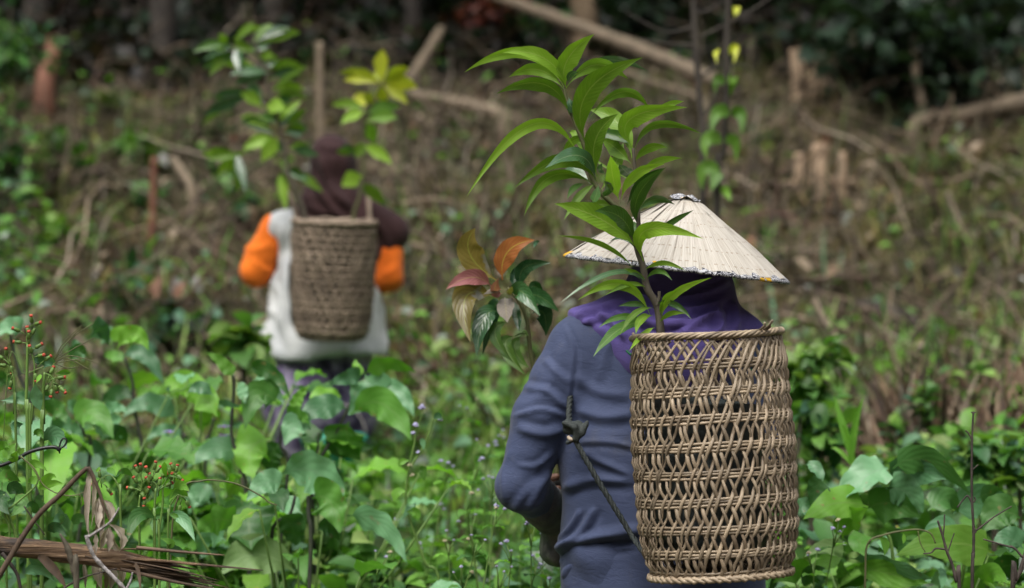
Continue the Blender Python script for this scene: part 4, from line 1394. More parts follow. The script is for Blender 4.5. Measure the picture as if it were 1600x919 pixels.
px_stem(mango, [(1046, 690), (1038, 610), z3(632, 800), z3(612, 650), z3(562, 560), z3(540, 450), z3(508, 345)], .0092, .0062, DM, M['stem_brown'])
px_stem(mango, [z3(508, 345), z2(742, 800), z2(715, 745), z2(640, 670), z2(602, 600), z2(582, 505), z2(545, 410), z2(512, 320), z2(498, 262)], .0060, .0030, DM, M['stem_olive'], 'branch')
px_stem(mango, [z3(512, 350), z2(790, 850), z2(788, 760), z2(780, 640), z2(768, 500)], .0052, .0030, DM - .012, M['stem_brown'], 'branch')
px_stem(mango, [z3(610, 650), z3(622, 610), z3(624, 575)], .004, .003, DM - .004, M['stem_brown'], 'twig')
ML = [  # zoom, points, visible width (zoom px), material, tip depth, roll
    (z2, [(508, 262), (420, 150), (262, 130)], 62, 'mango', -.10, .35), (z2, [(500, 262), (340, 130), (112, 207)], 50, 'mango', -.02, -.3),
    (z2, [(498, 270), (400, 196), (285, 226)], 54, 'mango', .04, -.2), (z2, [(522, 372), (420, 252), (237, 290)], 62, 'mango', -.05, -.4),
    (z2, [(510, 268), (512, 160), (618, 58)], 84, 'mango', -.04, .3), (z2, [(512, 262), (620, 178), (750, 233)], 62, 'mango', .06, .3),
    (z2, [(520, 245), (660, 160), (826, 203)], 40, 'mango_wet', .10, .3), (z2, [(584, 480), (590, 285), (806, 148)], 98, 'mango', -.12, .2),
    (z2, [(600, 380), (730, 282), (832, 352)], 42, 'mango', .05, .4), (z2, [(768, 500), (760, 385), (980, 342)], 82, 'mango', -.05, .35),
    (z2, [(772, 512), (860, 408), (1036, 446)], 34, 'mango', .02, .5), (z2, [(800, 400), (890, 340), (966, 319)], 30, 'mango', .06, .2),
    (z2, [(630, 612), (622, 470), (711, 367)], 84, 'mango', -.09, -.3), (z2, [(764, 540), (710, 405), (596, 352)], 80, 'mango', .05, .2),
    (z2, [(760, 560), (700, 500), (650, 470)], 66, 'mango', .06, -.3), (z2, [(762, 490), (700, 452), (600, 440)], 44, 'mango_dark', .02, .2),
    (z2, [(556, 526), (372, 410), (122, 690)], 50, 'mango', -.08, -.3), (z2, [(626, 630), (500, 545), (306, 656)], 62, 'mango', -.06, -.3),
    (z2, [(618, 640), (450, 610), (345, 766)], 50, 'mango', -.09, -.4), (z2, [(622, 625), (560, 530), (425, 580)], 64, 'mango_wet', -.11, .6),
    (z2, [(600, 640), (540, 590), (460, 625)], 40, 'mango_wet', .05, .5), (z2, [(606, 480), (540, 470), (488, 542)], 36, 'mango', .03, -.2),
    (z2, [(712, 700), (690, 615), (680, 528)], 64, 'mango', -.10, .25), (z2, [(722, 700), (775, 605), (890, 563)], 44, 'mango', -.04, .3),
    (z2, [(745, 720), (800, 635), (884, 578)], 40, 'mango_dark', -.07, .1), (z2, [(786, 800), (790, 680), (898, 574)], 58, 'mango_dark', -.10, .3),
    (z2, [(712, 560), (738, 590), (766, 610)], 56, 'mango_wet', .04, .5), (z2, [(635, 640), (622, 690), (612, 712)], 40, 'mango_dark', -.06, .2),
    (z2, [(650, 690), (668, 660), (655, 628)], 44, 'mango_dark', -.06, .5), (z2, [(580, 640), (540, 655), (512, 700)], 26, 'mango_dark', -.04, .2),
    (z2, [(520, 300), (530, 340), (566, 335)], 46, 'mango_wet', -.02, .5), (z2, [(516, 250), (525, 215), (556, 206)], 26, 'mango_wet', -.03, .3),
    (z2, [(776, 880), (640, 775), (462, 716)], 92, 'mango', -.10, .3), (z2, [(770, 865), (720, 770), (618, 745)], 74, 'mango_dark', -.13, .2),
    (z2, [(800, 640), (640, 560), (560, 480)], 10, 'mango', .05, .2), (z2, [(660, 600), (640, 580), (650, 560)], 26, 'mango_wet', -.03, .3),
    (z3, [(490, 455), (330, 335), (95, 290)], 30, 'mango', -.10, -.2), (z3, [(545, 425), (560, 260), (852, 306)], 92, 'mango', -.12, .2),
    (z3, [(560, 305), (680, 225), (802, 158)], 36, 'mango_dark', -.03, .2), (z3, [(540, 532), (380, 480), (110, 640)], 30, 'mango_wet', -.10, .3),
    (z3, [(576, 695), (430, 540), (205, 622)], 60, 'mango', -.08, -.2), (z3, [(570, 660), (500, 640), (412, 652)], 34, 'mango_dark', -.03, .2),
    (z3, [(560, 745), (440, 705), (312, 762)], 38, 'mango_dark', -.05, .2), (z3, [(560, 735), (420, 770), (284, 912)], 62, 'mango_dark', -.09, .4),
    (z3, [(590, 700), (530, 720), (504, 795)], 48, 'mango', -.07, .2), (z3, [(636, 715), (700, 590), (895, 505)], 44, 'mango', -.07, .3),
    (z3, [(632, 645), (662, 600), (712, 570)], 26, 'mango', -.04, .1), (z3, [(560, 520), (500, 480), (440, 458)], 26, 'mango', -.04, .1),
    (z3, [(516, 300), (490, 250), (466, 205)], 52, 'mango_dark', .02, .3), (z3, [(500, 330), (470, 230), (440, 150)], 34, 'mango', -.02, .1),
    (z3, [(560, 530), (510, 490), (470, 490)], 20, 'mango_wet', -.04, .2), (z3, [(628, 700), (634, 650), (640, 625)], 20, 'mango', -.03, .1),
    (z3, [(540, 420), (470, 310), (370, 318)], 34, 'mango_wet', .03, .4),
]
ML += [
    (z2, [(600, 590), (560, 470), (520, 440)], 40, 'mango', .05, .3), (z2, [(640, 670), (700, 560), (730, 480)], 50, 'mango', .06, .2), (z2, [(780, 640), (850, 560), (960, 540)], 36, 'mango', .05, .3),
    (z2, [(720, 740), (640, 720), (560, 760)], 40, 'mango', .04, .3), (z2, [(785, 750), (850, 700), (930, 720)], 34, 'mango_dark', .06, .3), (z2, [(620, 640), (560, 690), (500, 780)], 34, 'mango', -.04, .3), (z2, [(770, 560), (830, 500), (900, 500)], 38, 'mango', -.03, .3),
    (z3, [(560, 560), (470, 540), (340, 600)], 30, 'mango', -.06, .2), (z3, [(545, 470), (640, 430), (760, 470)], 30, 'mango', -.06, .2), (z3, [(600, 640), (700, 640), (790, 720)], 36, 'mango_dark', -.06, .3), (z3, [(590, 660), (500, 690), (420, 800)], 36, 'mango', -.07, .3),
    (z3, [(620, 740), (680, 690), (760, 690)], 30, 'mango', -.06, .2), (z3, [(550, 520), (620, 470), (690, 520)], 30, 'mango_dark', -.05, .2), (z3, [(600, 760), (540, 800), (470, 880)], 34, 'mango', -.08, .3)]
for zf, pts, w_, mk, dt, ro in ML:
    px_leaf(mango, M[mk], [zf(*p) for p in pts], w_ * .93 / (2.484 if zf is z2 else 3.281), DM - .004, dt, ro, 'lance', nu=18, wave=.04, fold=.28 if mk != 'mango_wet' else .12)

# ------------------------------------------------------------------ avocado sapling in the near person's hand
za = zoomer(680, 340, 3.536)
DA = 5.25
avo = empty('avocado_sapling', BAGL - Vector((0, 0, .11)), 'sapling with reddish and dark green leaves held in front of the blue shirt', 'sapling')
polybag(avo, BAGL + Vector((.002, 0, -.095)), .060, .19, M['polybag_mud'], (-.02, 0), 5)
for i in range(14):
    mb = MB()
    c = BAGL + Vector((-.02 + rnd.uniform(-.045, .045), rnd.uniform(-.05, .03), .09 + rnd.uniform(-.004, .006)))
    dir_leaf(mb, c, rnd.uniform(0, 6.28), .2, .022, .010, 'ovate', .1, seed=i, nu=3)
    mb.build('chip', M['husk'], avo)
px_stem(avo, [(872, 752), (868, 720), (862, 690), (846, 620), za(535, 790), za(520, 690), za(508, 580), za(478, 490), za(445, 440), za(400, 390)], .0062, .0035, DA, M['stem_olive'])
px_stem(avo, [za(510, 640), za(470, 640), za(440, 655)], .002, .0016, DA - .01, M['stem_green'], 'twig')
px_stem(avo, [za(512, 655), za(495, 625), za(480, 640)], .002, .0016, DA - .02, M['stem_green'], 'twig')
AL = [([(345, 350), (190, 200), (222, 58)], 150, 'avo_olive', -.03, .1), ([(372, 345), (400, 190), (550, 124)], 118, 'avo_orange', -.04, -.2),
      ([(310, 380), (200, 330), (58, 398)], 92, 'avo_red', -.08, .2), ([(330, 440), (170, 440), (195, 690)], 140, 'avo_olive', -.09, .2),
      ([(385, 440), (390, 500), (400, 580)], 100, 'avo_grey', -.12, .1), ([(350, 400), (330, 400), (265, 425)], 34, 'avo_grey', -.07, .3),
      ([(370, 420), (330, 400), (352, 335)], 62, 'avo_red', -.08, .2), ([(345, 520), (270, 560), (228, 768)], 108, 'avo', -.05, .3),
      ([(352, 470), (320, 520), (262, 760)], 80, 'avo', .02, .2), ([(440, 385), (440, 320), (482, 258)], 62, 'avo', .03, .2), ([(478, 400), (490, 280), (640, 250)], 84, 'avo', -.02, .25),
      ([(440, 440), (480, 410), (580, 545)], 100, 'avo', -.07, .1), ([(470, 450), (560, 430), (684, 522)], 92, 'avo', -.02, .2),
      ([(510, 410), (550, 380), (596, 430)], 60, 'avo', .04, .1), ([(535, 530), (600, 530), (610, 656)], 100, 'avo', .03, .1),
      ([(440, 460), (450, 540), (465, 628)], 52, 'avo', -.04, .2), ([(410, 580), (330, 640), (430, 800)], 66, 'avo_light', -.04, .3),
      ([(440, 655), (390, 720), (500, 870)], 82, 'avo_light', -.05, .2), ([(480, 650), (440, 730), (520, 830)], 66, 'avo_light', -.02, .1),
      ([(545, 170), (555, 140), (578, 132)], 22, 'avo', .03, .1), ([(420, 430), (410, 400), (425, 380)], 40, 'avo_olive', -.09, .2),
      ([(560, 470), (600, 470), (640, 500)], 50, 'avo', .06, .2)]
for pts, w_, mk, dt, ro in AL:
    px_leaf(avo, M[mk], [za(*p) for p in pts], w_ / 3.536, DA - .005, dt, ro, 'ovate', nu=14, wave=.05)

# ------------------------------------------------------------------ the two saplings in the far basket
zb = zoomer(290, 30, 2.4846)
DB = 9.10
lb = W(478, 430, DB)
gsap = empty('mango_sapling', Vector((lb.x, lb.y, OLOC.z + .03)), 'bushy dark green sapling in the far basket, rising past the brown headscarf', 'sapling')
polybag(gsap, Vector((lb.x, lb.y - .0, OLOC.z + .03)), .062, .24, M['polybag'], seed=8)
px_stem(gsap, [(482, 450), zb(462, 770), zb(425, 660), zb(400, 600), zb(380, 480), zb(345, 350), zb(310, 230), zb(280, 130), zb(275, 80)], .010, .004, DB, M['stem_brown'])
px_stem(gsap, [zb(385, 520), zb(300, 520), zb(210, 530)], .005, .003, DB, M['stem_olive'], 'branch')
px_stem(gsap, [zb(330, 300), zb(280, 300), zb(245, 300)], .005, .003, DB, M['stem_olive'], 'branch')
px_stem(gsap, [zb(290, 160), zb(230, 130), zb(180, 105)], .004, .003, DB, M['stem_olive'], 'branch')
GL = [((180, 100), (25, 130), 34), ((190, 95), (270, 12), 28), ((280, 90), (345, 28), 34), ((290, 98), (448, 53), 40), ((160, 110), (128, 58), 34), ((200, 140), (66, 195), 42),
      ((200, 130), (212, 214), 44), ((255, 140), (188, 85), 36), ((290, 150), (342, 138), 34), ((320, 200), (442, 172), 32), ((325, 230), (445, 200), 34), ((345, 262), (452, 212), 24),
      ((315, 220), (188, 256), 40), ((335, 272), (464, 276), 34), ((245, 305), (66, 378), 48), ((250, 295), (112, 312), 34), ((300, 325), (236, 262), 56), ((310, 340), (386, 352), 54),
      ((345, 345), (424, 288), 44), ((365, 430), (434, 336), 32), ((350, 450), (208, 393), 44), ((360, 460), (296, 556), 54), ((350, 470), (222, 506), 46), ((385, 445), (474, 430), 54),
      ((400, 500), (492, 520), 44), ((600, 500), (665, 522), 30), ((205, 530), (84, 545), 44), ((205, 535), (204, 672), 38), ((230, 515), (122, 606), 44),
      ((375, 590), (380, 704), 42), ((398, 590), (456, 604), 38), ((410, 610), (534, 674), 34), ((260, 120), (330, 100), 34), ((270, 180), (150, 180), 36), ((390, 420), (470, 350), 34), ((370, 400), (290, 380), 40)]
for i, (a, b, w_) in enumerate(GL):
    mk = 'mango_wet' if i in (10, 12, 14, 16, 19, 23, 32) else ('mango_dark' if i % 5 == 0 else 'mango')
    px_leaf(gsap, M[mk], [zb(*a), zb(*b)], w_ * 1.15 / 2.4846, DB, None, None, 'lance', nu=8)
    if i < 31:
        j_ = lambda q, s_: (q[0] + rnd.uniform(-s_, s_), q[1] + rnd.uniform(-s_, s_))
        px_leaf(gsap, M['mango' if i % 3 else 'mango_wet'], [zb(*j_(a, 22)), zb(*j_(b, 38))], w_ * .95 / 2.4846, DB, None, None, 'lance', nu=8)
rb = W(548, 430, DB)
ysap = empty('yellow_sapling', Vector((rb.x, rb.y, OLOC.z + .03)), 'slim sapling with yellow top leaves in the far basket beside the bushy green one', 'sapling')
polybag(ysap, Vector((rb.x, rb.y, OLOC.z + .03)), .062, .24, M['polybag'], seed=9)
px_stem(ysap, [(552, 450), zb(650, 785), zb(675, 690), zb(690, 580), zb(688, 440), zb(700, 350), zb(740, 280), zb(760, 240)], .008, .004, DB + .005, M['stem_olive'])
YL = [((760, 250), (764, 116), 46, 'y'), ((755, 245), (596, 208), 36, 'y'), ((750, 250), (640, 200), 30, 'y'), ((770, 245), (868, 188), 42, 'y'), ((770, 250), (902, 266), 48, 'y'), ((770, 260), (864, 332), 36, 'y'),
      ((760, 255), (766, 330), 46, 'y'), ((750, 250), (612, 240), 32, 'y'), ((762, 250), (742, 200), 54, 'y'), ((705, 340), (655, 296), 44, 'y'), ((700, 330), (728, 290), 40, 'y'), ((700, 350), (565, 334), 32, 'g'),
      ((695, 360), (604, 408), 38, 'g'), ((700, 370), (838, 340), 44, 'l'), ((702, 395), (824, 384), 42, 'l'), ((702, 400), (734, 486), 42, 'l'), ((688, 490), (802, 566), 38, 'g'), ((686, 610), (606, 650), 54, 'g'),
      ((685, 640), (768, 722), 42, 'g'), ((690, 480), (660, 540), 40, 'g')]
for a, b, w_, mk in YL:
    px_leaf(ysap, M[{'y': 'yellow_leaf', 'l': 'egg_yellow', 'g': 'mango'}[mk]], [zb(*a), zb(*b)], w_ * 1.25 / 2.4846, DB, None, None, 'lance', nu=8)

# green bucket at the far person's side
M['bucket'] = mat_plain('green_plastic', (0.02, 0.20, 0.14), (0.03, 0.25, 0.17), 8, rough=0.4, bump=0.05)
bl = W(522, 700, 9.02)
bz = landz(bl.x, bl.y)
bucket = empty('bucket', (bl.x, bl.y, bz), 'teal green plastic bucket at the feet of the person in white vest', 'bucket')
mb = MB(); n = 28
prof_ = [(.085, 0), (.09, .004), (.118, .27), (.124, .272), (.124, .29), (.114, .29), (.086, .012)]
top = bl.z - bz + .05
V = [Vector((bl.x + r_ * math.cos(2 * math.pi * k / n), bl.y + r_ * math.sin(2 * math.pi * k / n), bz + z_ * top / .29)) for r_, z_ in prof_ for k in range(n)]
mb.add(V, [(j * n + k, j * n + (k + 1) % n, (j + 1) * n + (k + 1) % n, (j + 1) * n + k) for j in range(len(prof_) - 1) for k in range(n)] + [tuple(range(n - 1, -1, -1))])
mb.build('pail', M['bucket'], bucket)
mb = MB(); mb.tube([Vector((bl.x + .12 * math.cos(a), bl.y, bz + top + .13 * math.sin(a) - .01)) for a in np.linspace(0, math.pi, 14)], .004, 6)
mb.build('handle', M['grey_twig'], bucket)

# ------------------------------------------------------------------ broad-leaved bushes
zr6 = zoomer(300, 540, 2.4237)
zd = zoomer(150, 500, 4.177)
ze = zoomer(0, 480, 3.83)
zg = zoomer(1200, 560, 2.56)
zt = zoomer(150, 680, 3.847)
KEY = {'g': 'egg', 'l': 'egg_light', 'b': 'egg_blue', 'd': 'egg_dark', 'y': 'egg_yellow', 'p': 'pale_leaf'}


def bush(name, label, cat, zf, sc, D, foot, stems, leaves, extra=0, prof='lobed', stem_mat='stem_purple', group=None, spread=.25, ztop=.8, keys='ggglllbdy', lsize=(.10, .19)):
    """A leafy bush: stems from one foot on the ground, large leaves each a part."""
    fp = W(foot[0], 880, D)
    gz = landz(fp.x, fp.y)
    root = empty(name, (fp.x, fp.y, gz), label, cat, group)
    for pts, r0, r1 in stems:
        P_ = [W(*zf(*p), D) for p in pts]
        low = P_[-1]
        P_.append(Vector((lerp(low.x, fp.x, .5), lerp(low.y, fp.y, .5), lerp(low.z, gz, .5))))
        P_.append(Vector((fp.x + rnd.uniform(-.03, .03), fp.y + rnd.uniform(-.03, .03), gz - .02)))
        S = spline(P_, 5)
        mb = MB(); mb.tube(S, radii(r0, r1, len(S), .1), 6); mb.build('stem', M[stem_mat], root)
    for e in leaves:
        pts, w_, k = e[:3]
        dt = e[3] if len(e) > 3 else None
        ro = e[4] if len(e) > 4 else None
        pf = rnd.choice(('lobed', 'lobed_deep', 'lobed_deep', 'ovate')) if prof == 'lobed' else rnd.choice(('heart', 'heart', 'ovate'))
        px_leaf(root, M[KEY[k]], [zf(*p) for p in pts], w_ / sc * 1.16, D, dt, ro, pf, wave=rnd.uniform(.05, .12), nu=24 if prof == 'lobed' else 14, dbase=rnd.uniform(-.05, .05), cup=rnd.uniform(-.1, .25))
    for i in range(extra):
        az = rnd.uniform(0, 6.28); rr_ = spread * math.sqrt(rnd.random())
        z = gz + (ztop - gz) * rnd.uniform(.25, 1.0)
        b = Vector((fp.x + math.cos(az) * rr_, fp.y + math.sin(az) * rr_, z))
        ln = rnd.uniform(*lsize)
        mb = MB(); dir_leaf(mb, b, az + rnd.uniform(-.6, .6), rnd.uniform(-.2, .6), ln, ln * rnd.uniform(.5, .85), rnd.choice((prof, 'ovate', 'lobed_deep' if prof == 'lobed' else prof)), rnd.uniform(.2, .7), rnd.uniform(-.4, .4), rnd.uniform(.1, .4), i, 12, 4, wave=rnd.uniform(.05, .12))
        mb.build('leaf', M[KEY[rnd.choice(keys)]], root)
        mb = MB(); mb.tube([Vector((lerp(fp.x, b.x, .35), lerp(fp.y, b.y, .35), lerp(gz, z, .6))), b * .5 + Vector((lerp(fp.x, b.x, .35), lerp(fp.y, b.y, .35), lerp(gz, z, .6))) * .5 + Vector((0, 0, -.01)), b], [.004, .003, .0022], 5)
        mb.build('stalk', M['stem_green'], root)
    return root


bA = bush('eggplant_bush', 'leafy bush with lobed leaves right below the far purple skirt', 'bush', zr6, 2.4237, 6.3, (500, 0),
     [([(610, 200), (585, 250), (545, 330), (490, 420), (455, 500)], .004, .007), ([(480, 330), (475, 400), (455, 500)], .003, .006)],
     [([(650, 110), (740, 70), (852, 104)], 60, 'l'), ([(655, 112), (660, 170), (590, 265)], 150, 'b', -.02, .1), ([(648, 118), (590, 120), (515, 150)], 60, 'b', -.06), ([(665, 140), (770, 170), (842, 270)], 64, 'b', -.05),
      ([(600, 262), (720, 220), (832, 362)], 105, 'g', -.08, .2), ([(595, 290), (590, 350), (640, 436)], 140, 'g', .04), ([(585, 240), (500, 230), (395, 290)], 84, 'b', -.06), ([(440, 228), (500, 190), (566, 196)], 60, 'l', .05),
      ([(640, 120), (625, 90), (618, 52)], 40, 'l', .02), ([(520, 330), (560, 370), (690, 385)], 90, 'g', .06), ([(500, 480), (540, 490), (574, 530)], 66, 'd'), ([(480, 380), (440, 330), (400, 320)], 70, 'g', .05)],
     30, ztop=.92, lsize=(.08, .16))
bB = bush('eggplant_bush', 'tall leafy bush left of the far purple skirt', 'bush', zr6, 2.4237, 6.15, (400, 0),
     [([(155, 110), (158, 180), (150, 340), (190, 470), (205, 580)], .004, .007), ([(340, 300), (335, 380), (362, 480)], .003, .006)],
     [([(450, 320), (400, 300), (350, 380)], 96, 'b', -.05, .2), ([(330, 225), (250, 190), (200, 320)], 110, 'g', -.05, .2), ([(380, 250), (400, 200), (445, 150)], 44, 'l'), ([(210, 90), (300, 100), (374, 204)], 62, 'g', -.04),
      ([(155, 120), (120, 70), (52, 24)], 46, 'l', .0), ([(230, 130), (290, 150), (350, 228)], 54, 'b', -.06), ([(170, 140), (190, 170), (200, 220)], 40, 'b', -.03), ([(300, 350), (220, 400), (240, 508)], 150, 'l', -.06, .2),
      ([(340, 360), (300, 430), (330, 500)], 80, 'g'), ([(190, 425), (90, 390), (-22, 466)], 86, 'b', -.05, .2), ([(80, 190), (30, 160), (-14, 180)], 44, 'b'), ([(95, 270), (40, 200), (-20, 212)], 96, 'l', .04),
      ([(70, 600), (20, 570), (-10, 640)], 84, 'b'), ([(360, 270), (400, 260), (446, 300)], 60, 'g', -.02), ([(100, 225), (130, 220), (190, 235)], 26, 'b')],
     32, ztop=.95, lsize=(.08, .16))
bC = bush('eggplant_bush', 'low leafy bush with a round drooping leaf and yellow edge, right of the broken log', 'bush', zr6, 2.4237, 5.75, (470, 0),
     [([(440, 570), (443, 650), (450, 750)], .0055, .006), ([(390, 570), (370, 640), (300, 740)], .004, .006)],
     [([(335, 490), (470, 480), (575, 612)], 135, 'b', -.08, .3), ([(455, 580), (520, 590), (560, 712)], 135, 'g', -.05, .2), ([(225, 588), (215, 660), (225, 775)], 190, 'g', -.08, .1), ([(345, 525), (280, 520), (205, 590)], 90, 'b', -.05),
      ([(585, 645), (720, 680), (815, 828)], 84, 'b', -.08, .4), ([(170, 680), (90, 660), (15, 715)], 104, 'g'), ([(390, 860), (240, 790), (110, 870)], 130, 'p', -.10, .2), ([(330, 640), (380, 690), (390, 760)], 100, 'd', .05),
      ([(420, 640), (350, 600), (300, 640)], 70, 'b', .06), ([(470, 700), (520, 690), (560, 740)], 70, 'd', .05), ([(130, 740), (60, 720), (30, 800)], 90, 'b', .04)],
     40, ztop=.90, spread=.38, lsize=(.07, .15))
bD = bush('eggplant_bush', 'leafy bush with purple flowers and a bright leaf, below the brown slope', 'bush', zd, 4.177, 6.7, (310, 0),
     [([(770, 640), (740, 760), (715, 850)], .004, .006), ([(545, 640), (560, 740), (580, 840)], .004, .006), ([(190, 250), (240, 420), (260, 620)], .004, .007)],
     [([(795, 610), (600, 420), (400, 490)], 150, 'l', -.03, .2), ([(770, 500), (680, 430), (590, 450)], 64, 'b', .04), ([(545, 655), (340, 540), (175, 640)], 130, 'b', -.05, .3), ([(565, 800), (440, 720), (325, 800)], 96, 'b', -.04, .2),
      ([(175, 245), (310, 230), (445, 430)], 96, 'b', -.02), ([(90, 165), (200, 80), (345, 195)], 100, 'l'), ([(105, 150), (40, 90), (-30, 130)], 120, 'b', .03), ([(185, 280), (110, 230), (50, 240)], 70, 'g'),
      ([(250, 520), (140, 480), (30, 545)], 96, 'd'), ([(340, 540), (300, 480), (260, 480)], 90, 'l', .04), ([(100, 780), (60, 720), (0, 680)], 120, 'g'), ([(770, 620), (700, 640), (690, 740)], 130, 'l', .02),
      ([(560, 830), (480, 830), (390, 900)], 100, 'b'), ([(620, 800), (580, 790), (530, 830)], 60, 'd'), ([(440, 460), (500, 450), (520, 470)], 30, 'b'), ([(180, 650), (100, 660), (20, 700)], 80, 'b'), ([(700, 870), (800, 860), (930, 900)], 90, 'b', -.05),
      ([(900, 560), (850, 550), (800, 570)], 40, 'b'), ([(960, 690), (930, 680), (880, 700)], 40, 'b')],
     50, ztop=1.08, spread=.42, lsize=(.07, .16))
M['petal'] = mat_plain('purple_petal', (0.19, 0.12, 0.36), (0.28, 0.19, 0.48), 60, rough=0.6, bump=0)
M['yellow'] = mat_plain('yellow_anther', (0.5, 0.36, 0.02), (0.6, 0.45, 0.04), 60, rough=0.6, bump=0)
for px, py in ((265, 675), (349, 667), (351, 681)):
    c = W(px, py, 6.55)
    mb = MB()
    for k in range(5): dir_leaf(mb, c, k * 1.2566, .2, .019, .015, 'ovate', .2, seed=k, nu=4)
    f_ = mb.build('flower', M['petal'], bD)
    mb = MB(); mb.tube([c + Vector((0, -.004, -.002)), c + Vector((0, -.014, -.004))], [.004, .001], 5); mb.build('anther', M['yellow'], f_).location -= f_.location * 0
bE = bush('eggplant_bush', 'bluish green leafy bush behind the tall red-budded weed', 'bush', ze, 3.83, 6.2, (70, 0),
     [([(470, 630), (500, 760), (540, 880)], .004, .006), ([(60, 170), (120, 420), (200, 700)], .004, .007)],
     [([(400, 610), (450, 600), (520, 670)], 76, 'b'), ([(430, 690), (560, 640), (680, 790)], 150, 'g', -.05), ([(270, 640), (340, 610), (400, 700)], 120, 'g'), ([(300, 760), (400, 700), (510, 810)], 100, 'b'),
      ([(600, 640), (690, 600), (770, 640)], 66, 'b'), ([(130, 160), (60, 120), (-20, 180)], 110, 'b'), ([(90, 700), (40, 660), (-10, 720)], 86, 'l'), ([(520, 890), (570, 840), (650, 900)], 90, 'b'),
      ([(300, 790), (380, 780), (400, 890)], 110, 'b', -.1), ([(180, 560), (120, 540), (10, 580)], 70, 'b'), ([(30, 470), (10, 420), (-30, 480)], 90, 'd'), ([(330, 560), (290, 540), (240, 580)], 80, 'd'), ([(420, 340), (470, 250), (520, 300)], 80, 'g'),
      ([(420, 240), (470, 240), (500, 330)], 60, 'b'), ([(540, 120), (600, 130), (650, 230)], 110, 'b'), ([(700, 250), (800, 160), (890, 260)], 100, 'l'), ([(650, 760), (720, 740), (760, 820)], 70, 'd')],
     46, ztop=1.05, spread=.42, lsize=(.07, .16))
# broad-leaved vines low on the far side of the near basket
bR = bush('broad_leaf_vine', 'patch of big veined leaves right of the near basket', 'plant', zg, 2.56, 5.45, (1420, 0),
     [([(470, 700), (500, 800)], .004, .006), ([(800, 700), (790, 800)], .004, .006)],
     [([(480, 440), (380, 480), (240, 600)], 120, 'b', -.06, .5), ([(470, 470), (600, 450), (714, 484)], 118, 'b', -.08, .3), ([(470, 520), (560, 540), (620, 620)], 120, 'b', .0, .3), ([(500, 440), (640, 410), (810, 545)], 100, 'd', .06, .2),
      ([(400, 595), (270, 580), (140, 645)], 120, 'l', -.10, .3), ([(300, 720), (320, 650), (400, 600)], 90, 'l', -.08, .2), ([(395, 600), (500, 580), (612, 640)], 130, 'g', -.04, .3), ([(905, 780), (720, 740), (508, 790)], 140, 'y', -.12, .25), ([(330, 800), (480, 830), (664, 886)], 62, 'b', -.15, .7),
      ([(340, 830), (480, 860), (640, 900)], 90, 'l', -.08, .2), ([(740, 620), (860, 560), (1000, 600)], 118, 'b', .02, .3), ([(1010, 640), (930, 620), (860, 700)], 130, 'g', -.03, .2), ([(760, 700), (690, 690), (600, 790)], 90, 'b', .0, .3),
      ([(312, 778), (230, 760), (145, 795)], 64, 'p', -.06, .4), ([(300, 800), (240, 810), (160, 850)], 70, 'l'), ([(150, 425), (190, 440), (215, 510)], 44, 'b', -.03), ([(215, 480), (190, 530), (170, 605)], 80, 'd', -.02),
      ([(385, 700), (370, 740), (395, 795)], 84, 'g', -.10, .1), ([(455, 715), (465, 745), (470, 775)], 40, 'b', -.1), ([(155, 860), (90, 850), (20, 900)], 90, 'l', -.05), ([(200, 900), (180, 860), (230, 840)], 80, 'g', -.06),
      ([(120, 620), (150, 600), (190, 620)], 70, 'b', .0), ([(240, 610), (300, 560), (340, 540)], 60, 'd', .05), ([(1020, 760), (960, 720), (900, 740)], 90, 'b'), ([(640, 610), (720, 560), (760, 620)], 90, 'd', .08), ([(860, 900), (900, 860), (960, 900)], 90, 'l', -.1),
      ([(690, 830), (700, 880), (690, 930)], 26, 'b', -.2), ([(1010, 850), (950, 830), (880, 880)], 100, 'g', .05), ([(560, 760), (500, 730), (440, 780)], 70, 'd', .1), ([(840, 560), (900, 540), (960, 570)], 60, 'g', .1)],
     26, prof='heart', stem_mat='stem_green', ztop=.78, spread=.55, keys='ggdlb', lsize=(.09, .16))

# ------------------------------------------------------------------ small weeds, one plant each
def mat_floret():
    return mat_plain('lilac_floret', (0.30, 0.29, 0.46), (0.46, 0.44, 0.60), 200, rough=0.8, bump=0)


M['floret'] = mat_floret()
M['seedhead'] = mat_plain('cream_seedhead', (0.42, 0.38, 0.24), (0.55, 0.50, 0.34), 200, rough=0.9, bump=0.4)
M['red_floret'] = mat_plain('red_floret', (0.30, 0.030, 0.022), (0.50, 0.11, 0.05), 200, rough=0.7, bump=0)


def fluff(c, r, seed):
    """A tuft of fine upright florets."""
    rr = random.Random(seed); mb = MB()
    for i in range(22):
        a = rr.uniform(0, 6.28); e = rr.uniform(.25, 1.5)
        d = Vector((math.cos(a) * math.cos(e), math.sin(a) * math.cos(e), math.sin(e)))
        mb.tube([c + d * r * .2, c + d * r * rr.uniform(.8, 1.1)], [r * .10, r * .16], 4)
    return mb


